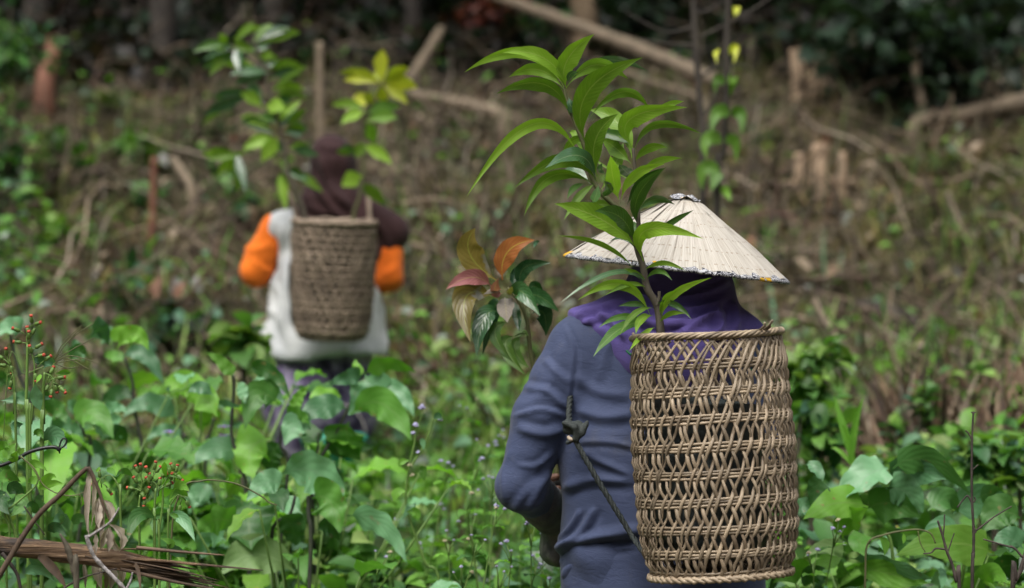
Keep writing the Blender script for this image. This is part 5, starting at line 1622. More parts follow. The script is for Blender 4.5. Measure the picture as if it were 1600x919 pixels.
def weed_plant(root, base, top, nleaf, lsize, stem_r, lmat, prof='ovate', smat='stem_green', lean=.06):
    """An upright weed: one bent stem, paired leaves that get smaller upwards."""
    base, top = Vector(base), Vector(top)
    mid = base * .5 + top * .5 + Vector((rnd.uniform(-lean, lean), rnd.uniform(-lean, lean), 0))
    S = spline([base, mid, top], 8)
    mb = MB(); mb.tube(S, radii(stem_r, stem_r * .5, len(S)), 6); mb.build('stem', M[smat], root)
    for i in range(nleaf):
        t = .12 + .86 * (i // 2) / max(1, (nleaf - 1) // 2)
        p = S[min(len(S) - 1, int(t * (len(S) - 1)))]
        az = (i % 2) * math.pi + (i // 2) * 1.4 + rnd.uniform(-.4, .4)
        ln = lsize * lerp(1.1, .5, t) * rnd.uniform(.8, 1.2)
        mb = MB(); dir_leaf(mb, p, az, rnd.uniform(.05, .5), ln, ln * (.62 if prof != 'lance' else .3), prof, rnd.uniform(.2, .5), rnd.uniform(-.2, .2), .2, _seed[0] + i, 7, 4)
        mb.build('leaf', lmat if not isinstance(lmat, list) else rnd.choice(lmat), root)
    _seed[0] += nleaf
    return S


# goatweed with lilac tufts: tall forked one beside the shirt's elbow side, and the low ones
gp = W(655, 880, 5.6)
gw = empty('goatweed', (gp.x, gp.y, landz(gp.x, gp.y)), 'tall slender forked weed with pale lilac tufts between the two people', 'weed')
for pts, r_ in (([(690, 935), (665, 880), (640, 810), (634, 770), (642, 720), (648, 690), (650, 664)], .004), ([(641, 730), (658, 705), (672, 675), (678, 655)], .003), ([(646, 705), (650, 680), (660, 645)], .002)):
    P_ = [W(x, y, 5.6) for x, y in pts]
    if r_ == .004: P_.insert(0, Vector((P_[0].x + .03, P_[0].y, landz(gp.x, gp.y) - .01)))
    mb = MB(); S = spline(P_, 5); mb.tube(S, radii(r_, r_ * .6, len(S)), 6); mb.build('stem', M['stem_green'], gw)
for pts, w_, k in (([(655, 735), (660, 735), (663, 752)], 15, 'weed'), ([(634, 768), (620, 770), (616, 785)], 15, 'weed'), ([(633, 800), (642, 790), (628, 812)], 16, 'egg_blue'), ([(636, 800), (650, 800), (655, 812)], 14, 'weed'), ([(640, 720), (628, 722), (624, 730)], 10, 'weed'), ([(655, 690), (660, 690), (662, 704)], 10, 'egg_blue'), ([(678, 655), (684, 650), (690, 656)], 12, 'egg_blue')):
    px_leaf(gw, M[k], pts, w_, 5.58, .0, .2, 'ovate', nu=7)
for i, (x, y, s, k) in enumerate(((660, 640, 8, 'floret'), (649, 667, 7, 'floret'), (646, 680, 6, 'floret'), (688, 658, 6, 'floret'), (641, 729, 5, 'seedhead'), (644, 745, 5, 'seedhead'), (654, 709, 5, 'floret'), (658, 640, 5, 'floret'))):
    fluff(W(x, y, 5.6), s / 675, i).build('flower_head', M[k], gw)

GW = [(735, 640, 6.6), (700, 735, 6.2), (760, 700, 6.4), (742, 735, 6.0), (790, 690, 6.5), (728, 780, 5.8), (775, 800, 5.4), (830, 835, 5.4), (800, 860, 5.3), (850, 850, 5.6), (840, 880, 5.35), (700, 850, 5.6), (745, 850, 5.3), (660, 860, 6.2),
      (770, 760, 5.9), (815, 770, 6.1), (690, 800, 6.4), (620, 830, 6.0), (720, 900, 5.3), (780, 905, 5.2), (860, 905, 5.4), (735, 820, 5.7), (1270, 880, 5.3), (1305, 835, 5.35), (590, 880, 5.6)]
for i, (x, y, D) in enumerate(GW):
    t_ = W(x, y, D); gz = landz(t_.x, t_.y)
    lab = 'low goatweed with small lilac tufts in the green patch left of the blue shirt'
    if x > 1200: lab = 'small goatweed at the foot of the near basket, ' + ('right under its base' if i == 22 else 'between the broad leaves')
    r_ = empty('goatweed', (t_.x, t_.y, gz), lab, 'weed', None if x > 1200 else 'goatweed between the two people')
    S = weed_plant(r_, (t_.x + rnd.uniform(-.08, .08), t_.y + rnd.uniform(-.05, .05), gz - .01), t_, 12, .075, .003, [M['weed'], M['egg'], M['egg_light']])
    for k in range(rnd.choice((2, 3, 4))):
        c = t_ + Vector((rnd.uniform(-.03, .03), rnd.uniform(-.03, .03), rnd.uniform(0, .03)))
        mb = fluff(c, rnd.uniform(.004, .008), i * 5 + k)
        mb.build('flower_head', M['seedhead'] if (i + k) % 6 == 0 else M['floret'], r_)
        mb = MB(); mb.tube([c, c * .5 + t_ * .5 - Vector((0, 0, .012)), S[-2]], .0013, 4); mb.build('pedicel', M['stem_green'], r_)

# red-budded fireweed: two clumps at the left
INVOL = MB(); INVOL.tube([(0, 0, 0), (0, 0, .003), (0, 0, .009), (0, 0, .012)], [.0015, .0038, .0030, .0028], 8)
INVOL = INVOL.mesh('flower_head', M['stem_green'])
FLOR = MB(); FLOR.tube([(0, 0, .0115), (0, 0, .0135), (0, 0, .0155)], [.0027, .0033, .0028], 8)
FLOR = FLOR.mesh('florets', M['red_floret'])


def bud(root, p, d, s=1.0, red=True):
    o = new_obj('flower_head', INVOL, root)
    o.location = Vector(p) - Vector(root.location)
    o.rotation_euler = Vector(d).to_track_quat('Z', 'Y').to_euler()
    o.scale = (s, s, s)
    if red: new_obj('florets', FLOR, o)


def fireweed(label, D, stems, buds, leaves, footpx):
    f = W(footpx, 880, D)
    root = empty('fireweed', (f.x, f.y, landz(f.x, f.y)), label, 'weed')
    for pts, r_ in stems:
        P_ = [W(x, y, D) for x, y in pts]
        if r_ > .002: P_.append(Vector((P_[-1].x * .7 + f.x * .3, f.y, landz(f.x, f.y) - .01)))
        S = spline(P_, 5); mb = MB(); mb.tube(S, radii(r_ * .65, r_, len(S)), 6); mb.build('stem', M['stem_green'], root)
    for x, y, dx, dy, s, red in buds:
        p = W(x, y, D)
        d = Vector((dx, rnd.uniform(-.5, .3), dy)).normalized()
        mb = MB(); mb.tube([p - d * .016 - Vector((0, 0, .004)), p - d * .006, p], .0012, 5); mb.build('pedicel', M['stem_green'], root)
        bud(root, p, d, s, red)
    for pts, w_, k in leaves:
        px_leaf(root, M[k], pts, w_, D, None, .2, 'lance' if w_ < 26 else 'ovate', nu=9, wave=.09)


B1 = [(190, 95, 0, 1), (205, 105, 1, .35), (120, 145, -1, .5), (170, 165, -.2, 1), (190, 165, .5, 1), (130, 212, -1, .1), (175, 190, 0, 1), (210, 245, .8, .5), (225, 295, .8, .2), (190, 275, -.2, .8), (40, 290, 0, 1), (20, 310, -1, .6), (40, 350, -1, .1), (65, 350, .1, -.9),
      (265, 320, .7, .5), (210, 395, .1, -1), (300, 400, .3, .7), (340, 425, .9, .1), (350, 470, .6, -.6), (330, 465, .2, -1), (290, 465, -.3, -.8), (68, 440, -.2, -.9), (310, 490, -.1, -1), (360, 480, .7, -.7)]
fireweed('tall weed with upright stems and small red buds near the edge of the brown slope', 4.75,
         [([ze(165, 220), ze(160, 450), ze(155, 640), ze(165, 860)], .0042), ([ze(60, 350), ze(85, 450), ze(85, 640), ze(95, 800)], .0030), ([ze(205, 400), ze(200, 560), ze(185, 700), ze(180, 860)], .0034),
          ([ze(268, 390), ze(258, 520), ze(260, 700), ze(250, 915)], .0046), ([ze(180, 130), ze(160, 180), ze(165, 225)], .0018), ([ze(40, 290), ze(50, 330), ze(62, 355)], .0018), ([ze(190, 280), ze(205, 340), ze(204, 400)], .0018), ([ze(330, 440), ze(300, 410), ze(270, 395)], .0018), ([ze(45, 440), ze(45, 410), ze(80, 400), ze(90, 450)], .0015)],
         [(*ze(a, b), c, d, 1.15, True if i % 4 else (i % 8 == 0)) for i, (a, b, c, d) in enumerate(B1)],
         [([ze(260, 370), ze(290, 330), ze(330, 330)], 14, 'egg_blue'), ([ze(330, 400), ze(380, 390), ze(425, 395)], 10, 'weed'), ([ze(250, 630), ze(215, 540), ze(215, 460)], 20, 'egg_blue'), ([ze(205, 340), ze(230, 310), ze(265, 350)], 18, 'egg_blue'), ([ze(265, 560), ze(280, 545), ze(305, 548)], 9, 'egg_blue'),
          ([ze(160, 600), ze(120, 560), ze(0, 560)], 12, 'egg_blue'), ([ze(130, 780), ze(90, 720), ze(140, 700)], 16, 'egg_blue'), ([ze(200, 770), ze(230, 750), ze(262, 790)], 14, 'weed'), ([ze(240, 400), ze(235, 420), ze(215, 455)], 7, 'weed'), ([ze(260, 800), ze(330, 770), ze(400, 850)], 30, 'egg_blue')], 50)
B2 = [(270, 215, 0, 1), (258, 225, -.4, .8), (350, 205, .2, 1), (315, 230, -.3, 1), (358, 225, .5, .6), (392, 250, .7, .4), (330, 275, -.2, 1), (325, 292, -.3, .5), (250, 290, -.5, .8), (230, 322, -.9, .1), (272, 340, .3, -.6), (305, 355, .3, .8), (298, 382, -.2, -.9), (380, 305, .1, 1), (418, 305, .7, .3), (480, 225, .2, 1), (488, 240, .5, -.5),
      (25, 255, -.2, 1), (15, 272, -.6, -.4), (68, 318, .4, -.7), (540, 395, .4, -.8), (505, 420, -.2, -.9), (450, 270, .2, .9), (470, 212, -.4, .8)]
fireweed('weed clump with orange red buds just above the broken log', 4.78,
         [([zt(265, 360), zt(255, 480), zt(262, 690)], .003), ([zt(360, 320), zt(350, 480), zt(352, 700)], .0036), ([zt(400, 300), zt(400, 420), zt(375, 620), zt(380, 720)], .003), ([zt(445, 420), zt(440, 520), zt(432, 690)], .003), ([zt(110, 260), zt(145, 350), zt(150, 570)], .003),
          ([zt(270, 220), zt(275, 290), zt(265, 360)], .0016), ([zt(340, 280), zt(365, 300), zt(360, 330)], .0016), ([zt(470, 220), zt(430, 260), zt(402, 305)], .0016), ([zt(530, 380), zt(490, 360), zt(448, 420)], .0016), ([zt(30, 260), zt(80, 240), zt(112, 265)], .0016)],
         [(*zt(a, b), c, d, 1.1, True) for i, (a, b, c, d) in enumerate(B2)],
         [([zt(255, 470), zt(300, 430), zt(345, 445)], 8, 'weed'), ([zt(400, 265), zt(440, 235), zt(500, 262)], 8, 'weed'), ([zt(460, 330), zt(510, 300), zt(560, 340)], 16, 'weed'), ([zt(450, 380), zt(500, 340), zt(555, 370)], 14, 'weed'), ([zt(440, 400), zt(470, 350), zt(520, 330)], 14, 'weed'), ([zt(430, 270), zt(410, 200), zt(415, 160)], 9, 'weed'), ([zt(120, 250), zt(115, 210), zt(118, 175)], 9, 'weed'), ([zt(120, 250), zt(170, 215), zt(230, 262)], 10, 'egg'), ([zt(120, 250), zt(90, 215), zt(62, 205)], 10, 'weed'),
          ([zt(370, 515), zt(260, 480), zt(185, 645)], 24, 'egg'), ([zt(430, 480), zt(520, 500), zt(595, 640)], 20, 'egg_blue'), ([zt(350, 700), zt(290, 670), zt(268, 700)], 10, 'weed'), ([zt(430, 690), zt(450, 650), zt(385, 620)], 12, 'weed'), ([zt(400, 680), zt(470, 690), zt(550, 740)], 18, 'egg_blue'), ([zt(430, 470), zt(470, 480), zt(500, 520)], 10, 'weed')], 240)

# grass seed stalk
sg = W(85, 570, 4.85)
gs = empty('grass_stalk', (sg.x, sg.y, landz(sg.x, sg.y)), 'fine grass seed stalk with long thin awns spreading towards the slope', 'grass')
mb = MB(); S = spline([W(82, 568, 4.85), W(40, 585, 4.85), W(10, 600, 4.85), Vector((W(-15, 640, 4.85).x, 4.85, .35)), Vector((sg.x - .14, 4.85, landz(sg.x, 4.85)))], 6)
mb.tube(S, .0011, 5); mb.build('stem', M['stem_green'], gs)
for pts in ([(84, 564), (105, 535), (127, 512)], [(84, 564), (110, 530), (147, 505)], [(85, 564), (115, 545), (148, 528)], [(85, 562), (100, 535), (128, 508)], [(84, 566), (112, 556), (160, 570)], [(88, 566), (105, 560), (143, 580)], [(85, 568), (105, 575), (120, 574)], [(86, 568), (118, 562), (125, 566)], [(80, 570), (62, 575), (30, 588)]):
    mb = MB(); mb.tube(spline([W(x, y, 4.85) for x, y in pts], 5), [.0010] * 10 + [.0005], 4); mb.build('awn', M['stem_olive'], gs)

# round-leaved climber in the lower left corner, with tendrils
cl = W(30, 800, 4.62)
cv = empty('climbing_vine', (cl.x, cl.y, landz(cl.x, cl.y)), 'round leaved climber with thin pale tendrils beside the broken log', 'vine')
zh = zoomer(0, 690, 4.013)
px_stem(cv, [(20, 1000), (10, 900), zh(60, 560), zh(30, 450), zh(110, 380), zh(240, 240), zh(130, 90)], .0026, .0016, 4.62, M['stem_green'])
px_stem(cv, [zh(20, 330), zh(60, 480), zh(100, 600), zh(115, 850)], .003, .003, 4.63, M['stem_green'])
px_stem(cv, [zh(130, 95), zh(215, 170), zh(270, 270), zh(360, 325), zh(450, 340), zh(530, 315), zh(580, 265)], .0015, .0009, 4.60, M['stem_olive'], 'tendril')
px_stem(cv, [zh(495, 330), zh(510, 360), zh(508, 400)], .0012, .0008, 4.60, M['stem_olive'], 'tendril')
for pts, w_, k, ro in (([(180, 170), (230, 140), (298, 190)], 60, 'l', .2), ([(20, 260), (50, 215), (132, 255)], 90, 'g', .1), ([(60, 330), (100, 290), (160, 350)], 90, 'd', .1), ([(40, 320), (10, 380), (60, 460)], 120, 'd', .1), ([(100, 340), (130, 400), (60, 470)], 100, 'g', .2), ([(250, 290), (310, 220), (355, 235)], 60, 'l', .2),
                       ([(240, 300), (330, 260), (398, 270)], 50, 'l', .2), ([(250, 280), (210, 240), (175, 260)], 60, 'l', .2), ([(80, 130), (90, 90), (110, 60)], 60, 'y', .1), ([(110, 70), (130, 60), (155, 40)], 50, 'y', .1), ([(50, 110), (60, 60), (100, 10)], 80, 'l', .1), ([(20, 120), (-10, 80), (10, 40)], 80, 'l', .1), ([(-10, 60), (20, 20), (60, 40)], 60, 'l', .2),
                       ([(360, 390), (420, 320), (480, 350)], 70, 'l', .2), ([(270, 340), (250, 380), (300, 440)], 60, 'b', .2), ([(380, 420), (430, 430), (440, 500)], 70, 'l', .2), ([(508, 345), (520, 380), (505, 412)], 30, 'l', .1), ([(10, 700), (50, 730), (40, 800)], 90, 'l', .2), ([(180, 740), (230, 750), (280, 790)], 60, 'b', .3), ([(160, 830), (240, 800), (350, 880)], 80, 'b', .2),
                       ([(0, 560), (50, 540), (110, 580)], 60, 'l', .2), ([(130, 640), (60, 600), (10, 640)], 60, 'g', .2), ([(460, 520), (500, 480), (560, 520)], 70, 'g', .2), ([(300, 560), (360, 540), (420, 600)], 70, 'd', .2), ([(230, 450), (200, 400), (160, 420)], 60, 'd', .2), ([(330, 500), (380, 480), (350, 560)], 60, 'b', .2), ([(60, 200), (20, 170), (-20, 200)], 60, 'g', .2), ([(600, 190), (620, 170), (625, 160)], 20, 'l', .1), ([(545, 215), (560, 230), (580, 235)], 16, 'l', .1)):
    px_leaf(cv, M[KEY[k]], [zh(*p) for p in pts], w_ / 4.013, 4.64, None, ro, 'heart', nu=10, wave=.07, dbase=rnd.uniform(-.02, .06))
# the long pale tendril over the bush
tp = W(340, 760, 4.95)
td = empty('vine_tendril', (tp.x, tp.y, landz(tp.x, tp.y)), 'long pale green tendril arching above the drooping round leaf', 'vine')
px_stem(td, [(262, 1000), (268, 840), (274, 790), zt(540, 298), zt(620, 278), zt(700, 270), zt(850, 295), zt(990, 365), zt(1040, 405), zt(1088, 420)], .0022, .0013, 4.95, M['stem_olive'], 'stem')
px_leaf(td, M['weed'], [zt(770, 275), zt(790, 265), zt(795, 245)], 4, 4.95, 0, .1, 'ovate', nu=5)
px_leaf(td, M['egg_light'], [zt(765, 285), zt(755, 300), zt(770, 318)], 8, 4.95, 0, .1, 'ovate', nu=6)
# vine among the broad leaves
tp = W(1400, 850, 5.25)
td = empty('vine_tendril', (tp.x, tp.y, landz(tp.x, tp.y)), 'thin green vine crossing the big veined leaves', 'vine')
px_stem(td, [(1350, 1000), (1352, 900), zg(400, 740), zg(470, 705), zg(540, 690), zg(600, 685), zg(650, 700), zg(670, 740)], .0026, .0015, 5.2, M['stem_olive'], 'stem')
px_stem(td, [zg(600, 690), zg(610, 740), zg(630, 775)], .0014, .001, 5.2, M['stem_olive'], 'tendril')
for pts, w_ in (([(540, 700), (545, 720), (540, 742)], 16), ([(530, 680), (515, 672), (510, 668)], 12), ([(440, 715), (470, 740), (465, 790)], 34)):
    px_leaf(td, M['egg_light'], [zg(*p) for p in pts], w_ / 2.56, 5.2, 0, .1, 'ovate', nu=6)

# ------------------------------------------------------------------ dead wood near the camera
zl = zoomer(0, 690, 4.013)
DL = 4.55
lg = W(60, 860, DL)
lroot = empty('broken_log', (lg.x, lg.y, landz(lg.x, lg.y) + .55), 'weathered brown log with a splintered end lying across the weeds', 'log')
mb = MB()
axis = [W(-170, 830, DL + .02), W(-60, 843, DL), W(0, 851, DL), W(60, 858, DL), W(110, 864, DL), W(160, 871, DL), W(205, 878, DL), W(245, 885, DL)]
S = spline(axis, 8)
n = 26; V, Fc, U = [], [], []
for i, p in enumerate(S):
    t = i / (len(S) - 1)
    r_ = lerp(.0185, .020, t) * (1 if t < .8 else lerp(1, .62, (t - .8) / .2))
    for k in range(n):
        a = 2 * math.pi * k / n
        q = 1 + .07 * math.sin(3 * a + 2.2 * t) + .05 * math.sin(7 * a + 3 * t) + (.06 * math.sin(13 * a + 9 * t) * t) + .04 * math.sin(t * 30 + a)
        V.append(p + Vector((0, math.cos(a) * r_ * q, math.sin(a) * r_ * q * .93))); U.append((k / n, t))
for i in range(len(S) - 1):
    for k in range(n): Fc.append((i * n + k, (i + 1) * n + k, (i + 1) * n + (k + 1) % n, i * n + (k + 1) % n))
Fc.append(tuple((len(S) - 1) * n + k for k in range(n))); mb.add(V, Fc, U)
mb.build('trunk', M['log_wood'], lroot)
rs = random.Random(5)
for i in range(64):
    a = rs.uniform(0, 6.28); q = rs.uniform(.25, 1.0)
    x0 = rs.uniform(130, 225)
    y0 = 864 + (x0 - 110) * .17
    off = Vector((0, math.cos(a), math.sin(a))) * .018 * q
    x1 = x0 + rs.uniform(60, 160); x1 = min(x1, rs.uniform(290, 365))
    y1 = 864 + (x1 - 110) * .19 - math.sin(a) * 3 + rs.uniform(-5, 5)
    if i == 0: x0, x1, y1, off = 200, 412, 898, Vector((0, -.012, .012))
    if i == 1: x0, x1, y1, off = 215, 352, 880, Vector((0, -.01, .02))
    if i == 2: x0, x1, y1, off = 190, 378, 918, Vector((0, -.012, -.012))
    if i == 3: x0, x1, y1, off = 120, 292, 873, Vector((0, -.006, .019))
    p0, p1 = W(x0, y0, DL) + off, W(x1, y1, DL) + off * .8
    pm = p0 * .5 + p1 * .5 + Vector((0, rs.uniform(-.004, .004), rs.uniform(-.004, .004))) + off * .08
    mb = MB(); w0 = rs.uniform(.003, .0065)
    S = spline([p0, pm, p1], 4)
    mb.tube(S, [w0 * lerp(1, .22, (j / (len(S) - 1)) ** 1.6) for j in range(len(S))], 5, flat=rs.uniform(.35, .7), phase=rs.uniform(0, 6))
    mb.build('splinter', M['splinter'] if i % 3 else M['log_wood'], lroot)
# strips of bark hanging from the log
for pts, w_ in (([(240, 720), (330, 790), (420, 930)], 60), ([(850, 760), (870, 830), (880, 930)], 26)):
    px_leaf(lroot, M['dead_stem'], [zl(*p) for p in pts], w_ / 4, DL - .02, -.01, .3, 'blade', name='bark_strip', nu=8, wave=.05)

sp = W(140, 735, 4.5)
dead = empty('dead_stalk', (W(20, 820, 4.5).x, 4.5, landz(0, 4.5)), 'bent dead stalk with withered hanging leaves in front of the broken log', 'dead plant')
px_stem(dead, [(-60, 985), zl(0, 830), zl(140, 600), zl(250, 450), zl(380, 330), zl(490, 215), zl(548, 165)], .0058, .0042, 4.50, M['dead_stem'])
mb = MB(); mb.tube(spline([W(-60, 985, 4.5), Vector((W(-90, 930, 4.5).x, 4.5, .3)), Vector((W(-105, 930, 4.5).x, 4.5, -.02))], 6), .006, 6); mb.build('stem', M['dead_stem'], dead)
px_stem(dead, [zl(550, 162), zl(575, 200), zl(600, 260), zl(628, 330), zl(650, 400), zl(690, 500)], .0045, .002, 4.50, M['dead_stem'])
px_stem(dead, [zl(150, 405), zl(210, 490), zl(280, 585)], .0016, .0012, 4.52, M['twig'], 'twig')
px_stem(dead, [zl(10, 700), zl(60, 760), zl(110, 840), zl(130, 930)], .004, .003, 4.52, M['twig'], 'twig')
DLV = [([(622, 345), (600, 430), (622, 560)], 52), ([(622, 350), (640, 470), (636, 660)], 46), ([(640, 360), (690, 430), (684, 520)], 44), ([(684, 520), (760, 590), (746, 690)], 52), ([(684, 530), (650, 600), (628, 680)], 46), ([(686, 540), (690, 620), (680, 690)], 50),
       ([(690, 530), (720, 640), (760, 680)], 34), ([(556, 170), (560, 300), (545, 560)], 32), ([(570, 190), (590, 320), (572, 540)], 26), ([(552, 200), (540, 400), (560, 600)], 30), ([(640, 680), (620, 800), (640, 930)], 60), ([(700, 700), (700, 800), (690, 940)], 70), ([(745, 700), (770, 800), (740, 930)], 46),
       ([(600, 560), (605, 640), (600, 700)], 30), ([(520, 740), (530, 820), (535, 930)], 26), ([(610, 720), (610, 820), (605, 930)], 26), ([(580, 430), (600, 500), (590, 600)], 30), ([(660, 770), (680, 850), (660, 940)], 40)]
for i, (pts, w_) in enumerate(DLV):
    behind = .085 if pts[0][1] > 600 else -.0
    px_leaf(dead, M['dry_leaf'], [zl(*p) for p in pts], w_ * 1.3 / 4.013, 4.51 + behind, rnd.uniform(-.015, .015), rnd.uniform(-.7, .7), 'crumple' if i % 2 else 'lance', fold=.9, wave=.10, nu=14)

lt = W(145, 850, 4.47)
lich = empty('lichen_twig', (lt.x, lt.y, landz(lt.x, lt.y)), 'pale grey forked lichen twig leaning on the log', 'twig')
px_stem(lich, [zl(748, 415), zl(715, 470), zl(680, 515), zl(600, 570), zl(555, 598)], .0016, .0030, 4.47, M['grey_twig'])
px_stem(lich, [zl(540, 588), zl(556, 640), zl(590, 720), zl(650, 790), zl(700, 840), zl(750, 890), zl(800, 950)], .0040, .0040, 4.47, M['grey_twig'], jit=.3)
mb = MB(); mb.tube(spline([W(*zl(800, 950), 4.47), Vector((W(215, 930, 4.47).x, 4.48, .3)), Vector((W(215, 930, 4.47).x, 4.5, -.02))], 5), .004, 6); mb.build('stem', M['grey_twig'], lich)
px_stem(lich, [zl(555, 598), zl(530, 592)], .002, .0015, 4.47, M['grey_twig'], 'twig')
px_stem(lich, [zl(790, 930), zl(820, 870), zl(830, 820)], .0024, .0014, 4.47, M['grey_twig'], 'twig')
dt_ = W(110, 880, 4.46)
dk = empty('dead_stake', (dt_.x, dt_.y, landz(dt_.x, dt_.y)), 'rough grey upright broken stake crossing in front of the log', 'twig')
mb = MB(); S = spline([W(*zl(375, 578), 4.47), W(*zl(415, 650), 4.47), W(*zl(445, 740), 4.47), W(*zl(470, 850), 4.47), W(*zl(480, 960), 4.47), Vector((dt_.x + .02, 4.48, -.02))], 5)
mb.tube(S, [.0015 + .0045 * min(1, i / 6) * (1 + .2 * math.sin(i * 2.1)) for i in range(len(S))], 7); mb.build('stem', M['stem_brown'], dk)
tw = W(150, 895, 4.5)
dk = empty('dark_twig', (tw.x, tw.y, landz(tw.x, tw.y)), 'thin dark twig under the broken log', 'twig')
px_stem(dk, [zl(735, 795), zl(640, 820), zl(560, 840), zl(500, 865), zl(430, 900), zl(350, 960)], .0012, .0022, 4.5, M['twig'])
mb = MB(); e_ = W(*zl(350, 960), 4.5); mb.tube([e_, Vector((e_.x - .05, 4.5, .3)), Vector((e_.x - .06, 4.5, -.02))], .003, 6); mb.build('stem', M['twig'], dk)
# black cord with a loop
cd = W(60, 705, 4.66)
cord = empty('black_cord', (cd.x, cd.y, cd.z), 'black cord end with a small loop above the round leaved climber', 'cord')
px_stem(cord, [(-40, 740), (0, 728), ze(90, 915), ze(170, 870), ze(250, 846), ze(320, 838), ze(350, 848)], .0036, .0036, 4.66, M['boot'], 'cord', .05)
px_stem(cord, [ze(352, 850), ze(385, 830), ze(398, 800), ze(380, 785), ze(362, 810), ze(355, 850), ze(358, 876)], .0018, .0016, 4.655, M['boot'], 'loop', .05)
px_stem(cord, [ze(340, 838), ze(352, 856), ze(362, 840)], .003, .003, 4.652, M['boot'], 'knot', .05)

# bare twigs at the right
DT = 4.95


def bare_twig(label, D, pieces, foot):
    f = W(foot, 900, D)
    r_ = empty('bare_twig', (f.x, f.y, landz(f.x, f.y)), label, 'twig')
    for i, (pts, r0, r1) in enumerate(pieces):
        P_ = [W(x, y, D) for x, y in pts]
        if i == 0: P_.append(Vector((P_[-1].x, D, landz(f.x, f.y) - .02)))
        S = spline(P_, 6); mb = MB(); mb.tube(S, radii(r0, r1, len(S), .25), 6); mb.build('stem' if i == 0 else 'side_twig', M['twig'], r_)


zk = zoomer(1400, 640, 3.295)
bare_twig('tall upright bare dark twig among the big veined leaves', DT, [([zk(398, 10), zk(392, 150), zk(390, 320), zk(392, 480), zk(400, 630), zk(398, 760), zk(392, 940)], .0020, .0042),
          ([zk(398, 25), zk(405, 15), zk(412, 14)], .0016, .001), ([zk(398, 25), zk(390, 14), zk(386, 16)], .0016, .001), ([zk(388, 152), zk(375, 125), zk(358, 108)], .002, .0018), ([zk(392, 310), zk(405, 300), zk(424, 284)], .0016, .001), ([zk(390, 480), zk(370, 445), zk(350, 460), zk(315, 506)], .0022, .0016), ([zk(398, 480), zk(408, 465), zk(402, 450)], .0016, .0014),
          ([zk(404, 630), zk(450, 595), zk(510, 550), zk(596, 498)], .0022, .0012), ([zk(400, 610), zk(404, 625), zk(406, 636)], .004, .004)], 1520)
bare_twig('short forked bare twig beside the yellow spotted broad leaf', DT - .05, [([zk(215, 572), zk(240, 650), zk(262, 730), zk(290, 800), zk(312, 890), zk(325, 960)], .0024, .0048), ([zk(242, 655), zk(248, 600), zk(250, 540)], .0018, .0014), ([zk(268, 730), zk(285, 680), zk(300, 636)], .0016, .0012), ([zk(255, 720), zk(205, 716), zk(180, 738), zk(140, 742)], .0022, .0016)], 1495)
bare_twig('bare branching twig at the picture edge below the big leaves', DT - .1, [([(1606, 850), (1598, 880), zk(620, 880), zk(600, 940)], .004, .005), ([zk(650, 760), zk(610, 715), zk(560, 700), zk(450, 668)], .0028, .0016), ([zk(660, 770), zk(620, 720), zk(590, 700)], .002, .0012), ([zk(660, 800), zk(625, 870), zk(590, 930)], .003, .0035)], 1590)

# ------------------------------------------------------------------ cover of the slope
def spots(m, y0, y1, wide=1.55, xr=None, power=1.0):
    y = y0 + (y1 - y0) * nrg.random(m) ** power
    half = .212 * y * wide + .2
    lo_, hi_ = (-1, 1) if xr is None else xr
    x = nrg.uniform(lo_, hi_, m) * half
    return x, y


def px_of(x, y, z):
    return to_photo(np.stack([x, y, z], -1))


def lump(x, y, s=1.0, seed=0):
    """Smooth patchiness in -1..1."""
    r_ = np.random.default_rng(seed); v = 0
    for _ in range(6):
        kx, ky = r_.normal(0, 1, 2) * s
        v = v + np.sin(kx * x + ky * y + r_.uniform(0, 6.28))
    return v / 2.6


BROWN = [(0.080, 0.062, 0.038), (0.135, 0.108, 0.066), (0.24, 0.19, 0.13), (0.045, 0.036, 0.026), (0.12, 0.115, 0.05), (0.17, 0.085, 0.05), (0.32, 0.28, 0.21)]
BW = [5, 3, .9, 5, 3, .9, .35]
# fallen leaves and wood chips
tv, tf = template('ovate', 3, 2, .55, .25)
m = 34580
x, y = spots(m, 8.3, 21, power=1.2)
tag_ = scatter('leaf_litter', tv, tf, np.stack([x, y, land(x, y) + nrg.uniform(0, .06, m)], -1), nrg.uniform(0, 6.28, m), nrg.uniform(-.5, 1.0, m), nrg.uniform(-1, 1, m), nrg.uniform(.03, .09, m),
               tints(m, BROWN, BW, .4) * np.where(lump(x, y, 2.6, 43) < -.5, .5, 1.0)[:, None], M['litter'], 'fallen brown leaves and chips covering the slope', 'leaf litter')  # darker patches paint shadowed gaps into the litter
# dry grass blades
bt = np.array([(-.035, 0, 0), (.035, 0, 0), (-.03, .10, .42), (.03, .10, .42), (-.018, .28, .78), (.018, .28, .78), (0, .5, 1.0), (.004, .5, 1.0)])
bf = [(0, 1, 3, 2), (2, 3, 5, 4), (4, 5, 7, 6)]
m = 79800
x, y = spots(m, 8.8, 20, power=1.1)
keep = lump(x, y, 1.6, 3) + nrg.normal(0, .5, m) > -.35
x, y = x[keep], y[keep]; m = len(x)
ol = tints(m, [(0.125, 0.13, 0.045), (0.090, 0.108, 0.036), (0.145, 0.125, 0.066), (0.075, 0.058, 0.038), (0.21, 0.18, 0.11), (0.065, 0.105, 0.03)], [4, 4, 2.5, 3.5, .8, 2.5], .35)
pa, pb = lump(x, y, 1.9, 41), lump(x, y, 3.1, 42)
ol = ol * np.where((pa > .2)[:, None], [[.95, 1.05, .8]], [[1.05, .88, .85]]) * np.where(pb < -.45, .38, np.where(pb > .7, 1.5, 1.0))[:, None] * np.array([[1.1, 1.08, .92]])  # dark patches in the tint stand in for shaded gaps between tufts
